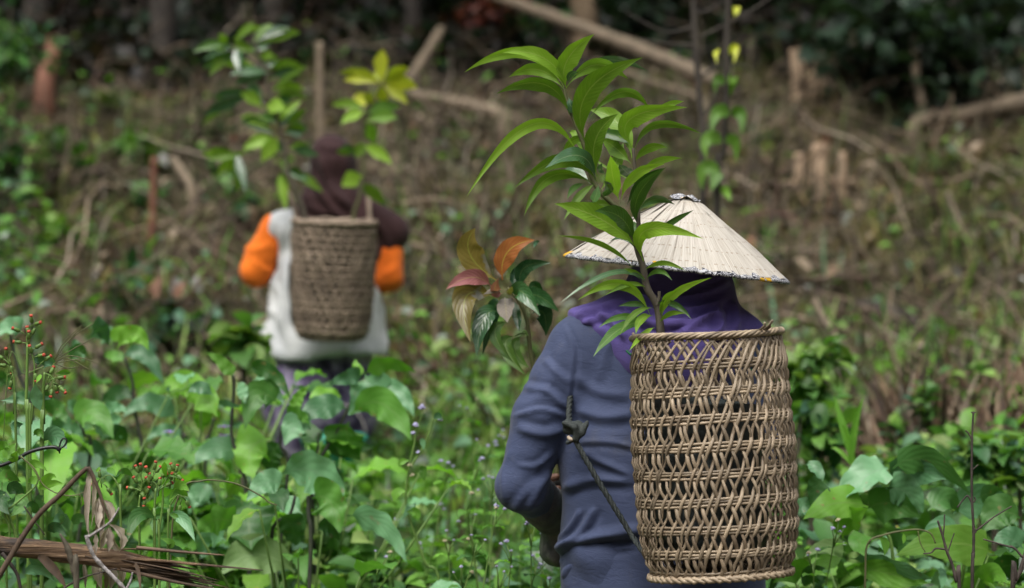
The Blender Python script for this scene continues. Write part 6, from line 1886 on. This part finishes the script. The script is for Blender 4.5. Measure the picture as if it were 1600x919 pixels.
scatter('dry_grass', bt, bf, np.stack([x, y, land(x, y) - .01], -1), nrg.uniform(0, 6.28, m), nrg.normal(0, .6, m), nrg.normal(0, .7, m), nrg.uniform(.06, .22, m) * (1 + .35 * lump(x, y, 3, 9)), ol, M['litter'], 'dry olive and straw grass over the cleared slope', 'grass')
# dead twigs
mb = MB(); mb.tube([(0, 0, 0), (.35, .04, .03), (.7, -.03, .02), (1, .06, .06)], [.016, .014, .010, .004], 3, cap=False)
tw_v, tw_f = np.array([tuple(v) for v in mb.v]), mb.f
m = 3458
x, y = spots(m, 9.6, 20)
scatter('dead_brush', tw_v, tw_f, np.stack([x, y, land(x, y) + nrg.uniform(0, .25, m)], -1), nrg.uniform(0, 6.28, m), nrg.normal(.1, .45, m), nrg.uniform(0, 6, m), nrg.uniform(.2, .7, m),
        tints(m, [(0.13, 0.095, 0.065), (0.22, 0.17, 0.12), (0.06, 0.045, 0.035), (0.30, 0.25, 0.19), (0.10, 0.055, 0.04)], [4, 3, 3, 1, 1], .35), M['litter'], 'dead twigs and cut brush lying over the slope', 'brush')
# stalks left standing, grey, brown and olive
mb = MB(); mb.tube([(0, 0, 0), (.04, .02, .4), (-.03, .03, .75), (.05, .0, 1.0)], [.022, .019, .016, .008], 3, cap=False)
sk_v, sk_f = np.array([tuple(v) for v in mb.v]), mb.f
m = 3059
x, y = spots(m, 10.0, 19.5)
keep = lump(x, y, 2.4, 17) + nrg.normal(0, .6, m) > -.1
x, y = x[keep], y[keep]; m = len(x)
scatter('dry_stalks', sk_v, sk_f, np.stack([x, y, land(x, y) - .02], -1), nrg.uniform(0, 6.28, m), nrg.normal(0, .22, m), nrg.normal(0, .22, m), nrg.uniform(.15, .55, m),
        tints(m, [(0.04, 0.033, 0.024), (0.11, 0.092, 0.06), (0.24, 0.20, 0.145), (0.09, 0.105, 0.04), (0.14, 0.08, 0.05), (0.33, 0.29, 0.23)], [4, 3, .9, 4, .7, .4], .35), M['litter'], 'standing dry stalks left on the cleared slope', 'brush')
# pale chips and cut ends
m = 665
x, y = spots(m, 9.8, 18.5)
scatter('wood_chips', tv, tf, np.stack([x, y, land(x, y) + nrg.uniform(.04, .15, m)], -1), nrg.uniform(0, 6.28, m), nrg.uniform(-.5, 1.2, m), nrg.uniform(-1, 1, m), nrg.uniform(.05, .13, m),
        tints(m, [(0.28, 0.22, 0.155), (0.24, 0.16, 0.10), (0.22, 0.22, 0.20), (0.20, 0.105, 0.065)], [3, 2, 1.5, 1.5], .3), M['litter'], 'pale wood chips scattered over the slope', 'chips')
# green weeds that come up through it: thick low down and at the left edge, thin higher up
tv2, tf2 = template('ovate', 4, 2, .6, .35)
m = 45220
x, y = spots(m, 8.2, 20, power=1.5)
z = land(x, y)
px, py, _ = px_of(x, y, z)
dens = .05 + .95 * np.clip((py - 560) / 170, 0, 1) * np.clip(1.25 - np.abs(px - 730) / 260, .12, 1) + .6 * np.clip((80 - px) / 80, 0, 1) * (py < 620) + .55 * np.exp(-((px - 1270) / 60) ** 2) * (py > 560)
dens = dens * (0.45 + .75 * (lump(x, y, 2.2, 8) > .1))
keep = nrg.random(m) < dens
x, y, z, px, py = x[keep], y[keep], z[keep], px[keep], py[keep]; m = len(x)
GREEN = [(0.075, 0.19, 0.028), (0.12, 0.26, 0.04), (0.045, 0.12, 0.028), (0.10, 0.20, 0.11), (0.19, 0.27, 0.08), (0.20, 0.24, 0.20)]
hgt = nrg.uniform(.02, .30, m) * np.where(px < 150, 1.6, 1)
scatter('low_weeds', tv2, tf2, np.stack([x, y, z + hgt], -1), nrg.uniform(0, 6.28, m), nrg.normal(.1, .4, m), nrg.normal(0, .4, m), nrg.uniform(.04, .11, m), tints(m, GREEN, [4, 4, 2, 3, 2.5, 1.5], .3) * 1.2, M['greens'], 'low green weeds coming up through the dead cover', 'weeds')
# green grass blades among the weeds
m = 11970
x, y = spots(m, 8.2, 13.5, power=1.4)
z = land(x, y); px, py, _ = px_of(x, y, z)
keep = nrg.random(m) < np.clip(.25 + (py - 600) / 250, .1, 1)
x, y, z = x[keep], y[keep], z[keep]; m = len(x)
scatter('green_grass', bt, bf, np.stack([x, y, z], -1), nrg.uniform(0, 6.28, m), nrg.normal(0, .3, m), nrg.normal(0, .3, m), nrg.uniform(.12, .38, m), tints(m, GREEN, [3, 4, 1, 1, 4, 1], .3) * 1.3, M['greens'], 'green grass blades between the weeds at the foot of the slope', 'grass')
# undergrowth standing under and between the near bushes
m = 19950
x, y = spots(m, 4.9, 8.4, 1.6)
keep = ~((np.abs(x - .3) < .62) & (np.abs(y - 5.0) < .75))
x, y = x[keep], y[keep]; m = len(x)
z = land(x, y); top = np.interp(y, [4.9, 5.6, 7, 8.4], [.40, .52, .55, .42]) * (1 + .28 * lump(x, y, 2.5, 5))
zz = z + top * nrg.random(m) ** .6
px, py, _ = px_of(x, y, zz)
path = (px > 590) & (px < 880)
zz = np.where(path, z + (zz - z) * np.interp(y, [5, 6, 7, 8.4], [1.0, .9, .55, .5]), zz)
scatter('undergrowth', tv2, tf2, np.stack([x, y, zz], -1), nrg.uniform(0, 6.28, m), nrg.normal(.1, .4, m), nrg.normal(0, .4, m), nrg.uniform(.05, .13, m), tints(m, GREEN, [4, 3, 3, 2.5, 1, .5], .3) * 1.1, M['greens'], 'dense mixed green undergrowth below the bushes', 'undergrowth')
mb = MB(); mb.tube([(0, 0, 0), (.02, .01, .35), (-.02, .03, .7), (.03, .0, 1.0)], [.012, .010, .008, .005], 4, cap=False)
st_v, st_f = np.array([tuple(v) for v in mb.v]), mb.f
m = 1995
x, y = spots(m, 4.9, 8.4, 1.6)
keep = ~((np.abs(x - .3) < .62) & (np.abs(y - 5.0) < .75)); x, y = x[keep], y[keep]; m = len(x)
scatter('undergrowth_stems', st_v, st_f, np.stack([x, y, land(x, y)], -1), nrg.uniform(0, 6.28, m), nrg.normal(0, .15, m), nrg.normal(0, .15, m), nrg.uniform(.25, .55, m), tints(m, [(0.08, 0.15, 0.03), (0.10, 0.10, 0.05), (0.12, 0.09, 0.06)], [3, 1, 1], .3), M['greens'], 'thin stems of the undergrowth', 'undergrowth')

# ------------------------------------------------------------------ logs, stumps and branches on the slope
def wood(name, label, cat, pts, r0, r1, mat, D=None, n=10, pale=False, to_ground=False, jit=.18):
    """A bare piece of wood along the given places; D is its distance."""
    dd = 0.0
    if to_ground:
        dl = hit_land(pts[-1][0], pts[-1][1])[1]
        dl = dl - (.55 if dl > 14 else .15)
        dd = dl - pts[-1][2]
        sc_ = dl / pts[-1][2]; r0, r1 = r0 * sc_ * .85, r1 * sc_ * .85
    P_ = [W(p[0], p[1], p[2] + dd) for p in pts]
    if to_ground:
        e = P_[-1]; P_.append(Vector((e.x, e.y, landz(e.x, e.y) - .05)))
    S = spline(P_, 6)
    root = empty(name, P_[-1], label, cat)
    mb = MB(); mb.tube(S, radii(r0, r1, len(S), jit), n)
    mb.build('wood', M[mat], root)
    if pale:
        d = (S[0] - S[1]).normalized()
        mb = MB(); mb.tube([S[0] - d * .005, S[0] + d * .004], r0 * .93, n); mb.build('cut_face', M['far_log_pale'], root)
    return root


wood('leaning_pole', 'long pale bare pole slanting across the dark forest edge', 'log', [(760, -12, 17.6), (860, 25, 17.3), (960, 62, 17.0), (1050, 98, 16.7), (1118, 128, 16.5)], .042, .058, 'far_log', to_ground=False)
wood('leaning_pole', 'thin dark pole below the long pale slanting pole', 'log', [(930, 95, 17.2), (1010, 125, 17.0), (1100, 160, 16.6)], .022, .03, 'far_log', to_ground=True)
wood('fallen_log', 'pale fallen log lying high on the slope behind the yellow sapling', 'log', [(640, 148, 16.2), (700, 158, 16.0), (760, 172, 15.8), (785, 185, 15.7)], .05, .06, 'far_log', to_ground=True)
wood('fallen_branch', 'forked bare branch leaning left of the long pale pole', 'branch', [(690, 45, 16.5), (670, 78, 16.4), (650, 110, 16.3), (640, 130, 16.2)], .035, .05, 'far_log', to_ground=True)
wood('cut_log', 'pale thick log at the upper slope, running out of the picture', 'log', [(1640, 150, 16.0), (1560, 168, 15.9), (1500, 180, 15.8), (1430, 195, 15.6)], .075, .05, 'far_log', pale=True, to_ground=True)
wood('leaning_branch', 'straight branch leaning up into the dark trees above the cut stubs', 'branch', [(1400, -20, 17.0), (1350, 40, 16.6), (1310, 85, 16.3), (1285, 118, 16.2)], .042, .062, 'far_log', to_ground=True)
wood('tree_stump', 'pale slender stub left of the straight leaning branch', 'stump', [(1245, 78, 16.2), (1248, 125, 16.2)], .055, .07, 'far_log_pale', to_ground=True, pale=True)
wood('tree_stump', 'short reddish stub at the foot of the straight leaning branch', 'stump', [(1282, 105, 16.0), (1274, 125, 16.0)], .06, .08, 'far_log_pale', to_ground=True)
wood('cut_stub', 'pale upright stub, leftmost of the three stubs above the hat', 'stump', [(1250, 240, 13.4), (1252, 290, 13.4)], .042, .05, 'far_log_pale', to_ground=True, pale=True)
wood('cut_stub', 'tallest pale upright stub, middle of the three above the hat', 'stump', [(1281, 226, 13.5), (1280, 290, 13.5)], .055, .06, 'far_log_pale', to_ground=True, pale=True)
wood('cut_stub', 'thin pale stub, rightmost of the three above the hat', 'stump', [(1316, 238, 13.4), (1316, 290, 13.4)], .026, .03, 'far_log_pale', to_ground=True, pale=True)
wood('cut_log', 'thin pale log lying in front of the three stubs', 'log', [(1392, 287, 13.0), (1340, 286, 13.0), (1280, 284, 13.0), (1230, 290, 13.0), (1170, 297, 12.9)], .030, .034, 'far_log_pale', pale=True, to_ground=True)
wood('dry_stick', 'long bent stick on the slope right of the hat', 'stick', [(1272, 468, 10.6), (1300, 520, 10.5), (1340, 565, 10.4), (1385, 600, 10.3)], .016, .022, 'far_log', to_ground=True)
wood('dry_stick', 'thin stick lying above the basket rim', 'stick', [(1240, 530, 10.6), (1280, 555, 10.5), (1330, 580, 10.5)], .012, .016, 'far_log', to_ground=True)
wood('wooden_post', 'weathered upright post behind the brown headscarf', 'post', [(499, 66, 13.5), (500, 150, 13.5), (501, 230, 13.5), (501, 300, 13.5)], .028, .030, 'far_log', to_ground=True, jit=.06)
wood('wooden_post', 'thin reddish post with a tuft of leaves on the slope', 'post', [(241, 245, 12.2), (239, 320, 12.2), (236, 390, 12.2), (232, 440, 12.2)], .020, .024, 'far_log_red', to_ground=True)
wood('wooden_post', 'short pale stake between the two people', 'post', [(682, 485, 9.9), (681, 530, 9.9), (680, 570, 9.9)], .014, .015, 'far_log', to_ground=True)
wood('tree_stump', 'reddish broken stump in the upper left of the slope', 'stump', [(84, 60, 16.5), (80, 95, 16.4), (70, 130, 16.2)], .055, .09, 'far_log_red', to_ground=True)
wood('dry_stick', 'thin branch lying across the slope left of the orange sleeve', 'stick', [(270, 248, 12.6), (285, 270, 12.5), (300, 300, 12.4)], .022, .03, 'far_log', to_ground=True)
wood('dry_stick', 'pale dry stalk behind the leafy bushes at the left', 'stick', [(108, 495, 8.2), (115, 520, 8.2), (148, 560, 8.1), (142, 620, 8.0)], .010, .013, 'far_log', to_ground=True)
wood('dry_stick', 'pale bent stalk standing above the red-budded weed', 'stick', [(158, 480, 8.4), (157, 540, 8.3), (150, 590, 8.2)], .009, .012, 'far_log', to_ground=True)
wood('dry_stick', 'grey stick lying across the brown slope between the two people', 'stick', [(615, 500, 11.3), (680, 478, 11.4), (750, 462, 11.5)], .016, .02, 'far_log', to_ground=True)
wood('dry_stick', 'stick slanting on the slope just above the red leaved sapling', 'stick', [(640, 380, 12.2), (700, 400, 12.1), (730, 440, 11.9)], .014, .02, 'far_log', to_ground=True)
wood('charred_log', 'dark charred log lying behind the basket side of the slope', 'log', [(1330, 480, 11.0), (1390, 490, 11.0), (1440, 520, 10.9)], .05, .06, 'far_bark', to_ground=True)
wood('charred_log', 'dark charred log left of the conical hat', 'log', [(800, 315, 13.0), (860, 322, 13.0), (900, 330, 12.9)], .05, .05, 'far_bark', to_ground=True)
wood('dry_stick', 'thin dry stem standing at the far side of the slope', 'stick', [(1420, -10, 16.8), (1428, 60, 16.7), (1432, 120, 16.6), (1440, 165, 16.5)], .03, .035, 'far_log', to_ground=True)
wood('dry_stick', 'faint stick leaning above the charred log', 'stick', [(1480, 300, 12.0), (1500, 350, 11.9), (1520, 400, 11.8)], .012, .015, 'far_log', to_ground=True)

# thin trunk wound with a bright climber, behind the hat
vx = W(1128, 300, 8.6)
vt = empty('slender_tree', (vx.x, vx.y, landz(vx.x, vx.y)), 'slender dark trunk with bright heart shaped climber leaves behind the hat', 'tree')
mb = MB(); S = spline([W(1140, -60, 8.6), W(1136, 60, 8.6), W(1134, 160, 8.6), W(1130, 240, 8.6), W(1120, 310, 8.6), Vector((vx.x - .02, vx.y, landz(vx.x, vx.y) - .03))], 6)
mb.tube(S, radii(.010, .015, len(S), .1), 8); mb.build('trunk', M['far_bark'], vt)
for pts, w_ in (([(1148, 25), (1150, 12), (1145, 15)], 12), ([(1140, 85), (1150, 75), (1146, 100)], 15), ([(1122, 85), (1118, 80), (1120, 100)], 11), ([(1132, 132), (1120, 125), (1118, 146)], 16), ([(1138, 130), (1145, 125), (1136, 158)], 18), ([(1140, 178), (1120, 178), (1113, 208)], 24), ([(1143, 180), (1158, 178), (1158, 212)], 22), ([(1128, 222), (1105, 218), (1104, 250)], 24), ([(1133, 222), (1148, 222), (1150, 255)], 20), ([(1125, 268), (1100, 265), (1098, 298)], 24), ([(1122, 270), (1118, 280), (1110, 300)], 20), ([(1126, 300), (1135, 300), (1142, 315)], 16)):
    px_leaf(vt, M['yellow_leaf'] if w_ < 16 else M['egg_yellow'], pts, w_, 8.57, None, .2, 'heart', nu=8)
vx = W(1092, 250, 9.0)
vt = empty('slender_tree', (vx.x, vx.y, landz(vx.x, vx.y)), 'bare slender dark trunk with thin side twigs left of the climber', 'tree')
mb = MB(); S = spline([W(1082, -60, 9.0), W(1086, 60, 9.0), W(1094, 160, 9.0), W(1098, 280, 9.0), Vector((vx.x, vx.y, landz(vx.x, vx.y) - .03))], 6)
mb.tube(S, radii(.010, .014, len(S), .1), 8); mb.build('trunk', M['far_bark'], vt)
for pts in ([(1086, 40), (1040, 50), (980, 20)], [(1090, 60), (1160, 25), (1230, -20)], [(1096, 120), (1130, 100), (1170, 105)], [(1095, 190), (1120, 150), (1130, 120)], [(1086, 70), (1040, 68), (1000, 62)], [(1090, 20), (1110, 15), (1150, -10)]):
    mb = MB(); mb.tube(spline([W(x, y, 9.0) for x, y in pts], 5), radii(.006, .003, 11), 5); mb.build('twig', M['far_bark'], vt)

# ------------------------------------------------------------------ shrubs on the slope
def shrub(name, label, px, py, D, w, h, n, size, pal, cat='shrub', stems=3, group=None, weights=None):
    """Leaves through an uneven crown on a few thin stems; the base stands on the land below."""
    if D > 8.9: D = min(D + 4, max(D - 4, hit_land(px, py + h * .42)[1]))
    c = W(px, py, D)
    gz = landz(c.x, c.y)
    root = empty(name, (c.x, c.y, gz), label, cat, group)
    rx, rz = w / FPX * D / 2, h / FPX * D / 2
    k = nrg.integers(0, max(4, n // 26), n)
    cen = nrg.normal(0, .48, (k.max() + 1, 3))
    p = cen[k] + nrg.normal(0, .26, (n, 3))
    pos = np.stack([c.x + p[:, 0] * rx, c.y + p[:, 1] * rx, c.z + p[:, 2] * rz], -1)
    pos[:, 2] = np.maximum(pos[:, 2], land(pos[:, 0], pos[:, 1]) + .02)
    scatter('crown', tv2, tf2, pos, nrg.uniform(0, 6.28, n), nrg.normal(0, .5, n), nrg.normal(0, .5, n), nrg.uniform(.45, 1.5, n) * size, tints(n, pal, weights or [1] * len(pal), .3), M['greens'], parent=root, kind=None)
    mb = MB()
    for i in range(stems):
        a = Vector((c.x + rnd.uniform(-.3, .3) * rx, c.y + rnd.uniform(-.1, .1), gz - .03)); b = Vector((c.x + rnd.uniform(-.6, .6) * rx, c.y + rnd.uniform(-.3, .3) * rx, c.z + rz * rnd.uniform(.2, .8)))
        mb.tube(spline([a, a * .5 + b * .5 + Vector((rnd.uniform(-.04, .04), 0, 0)), b], 5), radii(.012, .005, 11), 5)
    mb.build('trunk', M['stem_brown'], root)
    return root


SG = [(0.055, 0.15, 0.03), (0.09, 0.20, 0.035), (0.03, 0.09, 0.03), (0.045, 0.12, 0.065)]
SL = [(0.10, 0.22, 0.035), (0.15, 0.26, 0.05), (0.06, 0.15, 0.03)]
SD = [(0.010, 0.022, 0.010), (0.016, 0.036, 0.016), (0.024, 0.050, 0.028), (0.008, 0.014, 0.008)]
shrub('green_shrub', 'green shrub at the upper left corner in front of the dark trees', 15, 70, 10.5, 120, 150, 130, .10, SG)
shrub('green_shrub', 'tall green shrub at the left picture edge, halfway up', 10, 240, 10.2, 110, 200, 150, .10, SG)
shrub('green_shrub', 'green shrub at the left picture edge above the leafy bushes', 5, 400, 9.6, 110, 150, 120, .10, SG)
shrub('green_shrub', 'light green shrub on the slope right of the edge shrubs', 82, 235, 11.0, 95, 110, 80, .10, SG + SL)
shrub('green_shrub', 'light green sprig below the pale stones on the left slope', 95, 370, 9.2, 90, 90, 110, .09, SL)
shrub('green_shrub', 'tuft of green leaves on the thin reddish post', 222, 240, 12.2, 80, 50, 110, .09, SL)
shrub('green_shrub', 'small green shrub climbing the thin reddish post', 225, 315, 12.1, 60, 90, 40, .10, SG)
shrub('green_shrub', 'green shrub below the thin reddish post', 205, 455, 9.3, 110, 110, 80, .10, SG)
shrub('green_shrub', 'dark green grassy shrub left of the white vest', 260, 520, 9.0, 120, 110, 110, .11, SG + SD)
shrub('green_shrub', 'green shrub peeking out left of the bushy sapling', 385, 300, 10.6, 80, 110, 45, .11, SG)
shrub('green_shrub', 'bright leaves by the hem of the white vest', 388, 530, 8.3, 50, 80, 40, .11, SL)
shrub('green_shrub', 'bright green shrub right of the near basket', 1262, 600, 7.6, 95, 110, 190, .07, SL)
shrub('green_shrub', 'green weeds below the bright shrub by the basket', 1275, 680, 7.2, 90, 90, 160, .07, SG + SL)
shrub('green_shrub', 'slim green weed in front of the brown bank', 1420, 640, 8.2, 80, 120, 80, .06, SG + SL)
shrub('green_shrub', 'small bright weeds at the top of the brown bank', 1540, 610, 8.6, 110, 70, 60, .06, SL)
shrub('green_shrub', 'leafy weeds at the picture edge right of the tall bare twig', 1580, 740, 6.6, 90, 110, 140, .06, SG + SL)
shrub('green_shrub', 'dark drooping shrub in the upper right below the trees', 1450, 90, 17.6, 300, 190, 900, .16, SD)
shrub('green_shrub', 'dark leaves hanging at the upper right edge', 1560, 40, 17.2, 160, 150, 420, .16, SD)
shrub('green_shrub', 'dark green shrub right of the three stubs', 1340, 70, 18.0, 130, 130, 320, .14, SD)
shrub('red_shrub', 'shrub with dull red leaves in the dark forest edge', 785, 50, 19.0, 110, 90, 320, .11, [(0.10, 0.022, 0.016), (0.06, 0.018, 0.014), (0.13, 0.035, 0.02)])
shrub('green_shrub', 'green shrub beside the dull red one', 850, 70, 19.2, 70, 110, 200, .12, SD + SG)
shrub('green_shrub', 'dark shrub between the trunks above the mango leaves', 990, 60, 19.5, 120, 120, 300, .13, SD)
for px_, py_, D_, w_, s_, lab in ((1185, 215, 14.5, 80, 60, 'small dull green weed clump left of the three pale stubs'), (1490, 260, 13.8, 140, 50, 'low dull weed clump right of the thin pale log'), (720, 240, 13.5, 150, 60, 'wide dull weed clump below the pale fallen log'),
                              (840, 250, 13.2, 120, 70, 'dull weed clump behind the lowest long mango leaf'), (330, 200, 14.0, 120, 60, 'dull weed clump behind the bushy sapling'), (170, 160, 15.0, 140, 60, 'dull weed clump right of the reddish broken stump'),
                              (1570, 370, 11.8, 120, 60, 'dull weed clump at the picture edge above the charred log'), (1180, 380, 12.0, 90, 50, 'small dull weed clump just behind the hat brim')):
    shrub('slope_weed', lab, px_, py_, D_, w_, s_, 120, .07, [(0.06, 0.11, 0.03), (0.09, 0.12, 0.035), (0.04, 0.08, 0.03)], 'weed', group='weed clumps on the open slope')
# the sword-leaved grass right of the basket
sw = W(1335, 725, 6.4)
gr = empty('sword_grass', (sw.x, sw.y, landz(sw.x, sw.y)), 'tuft of upright sword shaped grass right of the near basket', 'grass')
for pts, w_ in (([(1333, 725), (1318, 670), (1302, 615)], 13), ([(1330, 728), (1335, 670), (1350, 618)], 11), ([(1335, 730), (1326, 690), (1316, 660)], 9), ([(1338, 730), (1350, 715), (1372, 705)], 6), ([(1332, 728), (1312, 705), (1298, 700)], 7)):
    b_ = pts[0]
    px_leaf(gr, M['egg_light'], pts, w_, 6.4, None, .2, 'blade', nu=8)
mb = MB(); mb.tube([Vector((sw.x, sw.y, landz(sw.x, sw.y) - .02)), sw * .5 + Vector((sw.x, sw.y, landz(sw.x, sw.y))) * .5, sw], [.014, .012, .010], 7); mb.build('stem', M['stem_green'], gr)

# thatch-like bank of dead stalks on the right
m = 7500
x = nrg.uniform(1.15, 2.6, m); y = nrg.uniform(8.1, 9.1, m)
zb_ = land(x, y)
scatter('dead_stalks', bt, bf, np.stack([x, y, zb_ + nrg.uniform(-.05, .38, m) * np.clip((x - 1.1) * 3, 0, 1)], -1), nrg.uniform(0, 6.28, m), nrg.normal(.0, .25, m), nrg.normal(0, .25, m), nrg.uniform(.15, .42, m),
        tints(m, [(0.13, 0.085, 0.055), (0.20, 0.15, 0.10), (0.06, 0.042, 0.032), (0.17, 0.10, 0.06), (0.27, 0.22, 0.16)], [4, 3, 3, 2, 1], .35), M['litter'], 'bank of dead brown stalks hanging above the big veined leaves', 'brush')

# ------------------------------------------------------------------ the forest edge
tv3, tf3 = template('ovate', 2, 2, .6, .35)


def crown_mesh(seed, n=2600):
    rg_ = np.random.default_rng(seed)
    k = rg_.integers(0, 40, n); cen = rg_.normal(0, .5, (40, 3)); cen[:, 2] *= .7
    p = cen[k] * np.array([2.4, 2.4, 1.8]) + rg_.normal(0, .42, (n, 3))
    return p


tree_n = 0
TREES = [(915, 18.7, .115, 'far_bark_tan', 'thick tan trunk above the top mango leaf'), (955, 20.2, .07, 'far_bark_tan', 'thinner tan trunk just right of the thick tan one'), (860, 19.7, .06, 'far_bark', 'dark trunk between the red shrub and the thick tan trunk'),
         (640, 19.2, .08, 'far_bark', 'dark trunk above the yellow sapling'), (560, 20.5, .10, 'far_bark', 'dark trunk above the far brown headscarf'), (430, 18.9, .09, 'far_bark', 'dark trunk above the bushy green sapling'), (255, 18.3, .10, 'far_bark', 'dark trunk at the top of the left slope'),
         (60, 19.5, .12, 'far_bark', 'dark trunk behind the upper left corner shrub'), (1190, 19.7, .09, 'far_bark', 'dark trunk right of the bright climber'), (1330, 19.3, .10, 'far_bark', 'dark trunk behind the straight leaning branch'), (1500, 19.1, .11, 'far_bark', 'dark trunk above the thick fallen log'), (1010, 21.2, .08, 'far_bark', 'dark trunk left of the slender bare trunk'),
         (340, 21.7, .12, 'far_bark', 'dark trunk deep in the forest at the upper left'), (740, 22.2, .12, 'far_bark', 'dark trunk deep in the forest above the two people'), (1600, 20.7, .12, 'far_bark', 'dark trunk at the upper right corner')]
for i, (px_, D_, r_, mk, lab) in enumerate(TREES):
    b = W(px_, 60, D_); gz = landz(b.x, b.y)
    root = empty('forest_tree', (b.x, b.y, gz), lab, 'tree')
    hh = 7.5 + (i * 37 % 10) * .25
    top = Vector((b.x + rnd.uniform(-.5, .5), b.y + rnd.uniform(-.4, .2), gz + hh))
    S = spline([Vector((b.x, b.y, gz - .1)), Vector((b.x + rnd.uniform(-.05, .05), b.y, gz + hh * .3)), top], 8)
    mb = MB(); mb.tube(S, radii(r_ * 1.15, r_ * .5, len(S), .12), 9)
    for q in range(5):
        a = S[9 + q]; az = rnd.uniform(0, 6.28)
        e = a + Vector((math.cos(az) * 1.6, math.sin(az) * 1.6, rnd.uniform(.6, 1.5)))
        mb.tube(spline([a, a * .5 + e * .5 + Vector((0, 0, .15)), e], 4), radii(r_ * .4, r_ * .12, 9), 6)
    mb.build('trunk', M[mk], root)
    p = crown_mesh(i) + np.array(top) - np.array([0, 0, .4])
    n = len(p)
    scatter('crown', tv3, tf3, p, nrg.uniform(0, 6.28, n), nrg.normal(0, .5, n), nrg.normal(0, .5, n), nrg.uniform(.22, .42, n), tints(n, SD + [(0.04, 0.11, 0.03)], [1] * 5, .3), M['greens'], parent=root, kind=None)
# understorey: dark leaf mass and hanging stems among the trunks
m = 39900
x, y = spots(m, 18.3, 25, 1.6)
y = y + .9 * lump(x, x * 0, .8, 31)
z = land(x, y) + nrg.random(m) ** .8 * np.interp(y, [17.6, 19.2, 20.8, 26], [.06, .35, 1.2, 2.6])
x2 = x
keep = lump(x, z * 2.0, 1.3, 21) + .5 * lump(x, y, 1.2, 4) > -.9
x, y, z = x[keep], y[keep], z[keep]; m = len(x)
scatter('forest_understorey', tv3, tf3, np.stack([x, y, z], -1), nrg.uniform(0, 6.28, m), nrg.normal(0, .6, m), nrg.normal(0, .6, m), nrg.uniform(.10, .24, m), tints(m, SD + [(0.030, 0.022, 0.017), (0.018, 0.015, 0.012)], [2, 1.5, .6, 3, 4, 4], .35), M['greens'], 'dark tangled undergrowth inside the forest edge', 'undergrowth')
m = 665
x, y = spots(m, 19.5, 26, 1.5)
scatter('forest_stems', st_v, st_f, np.stack([x, y, land(x, y)], -1), nrg.uniform(0, 6.28, m), nrg.normal(0, .25, m), nrg.normal(0, .25, m), nrg.uniform(1.0, 3.2, m), tints(m, [(0.05, 0.038, 0.03), (0.10, 0.08, 0.06), (0.025, 0.02, 0.016)], [3, 1, 2], .3), M['litter'], 'thin bare stems in the dark forest edge', 'undergrowth')
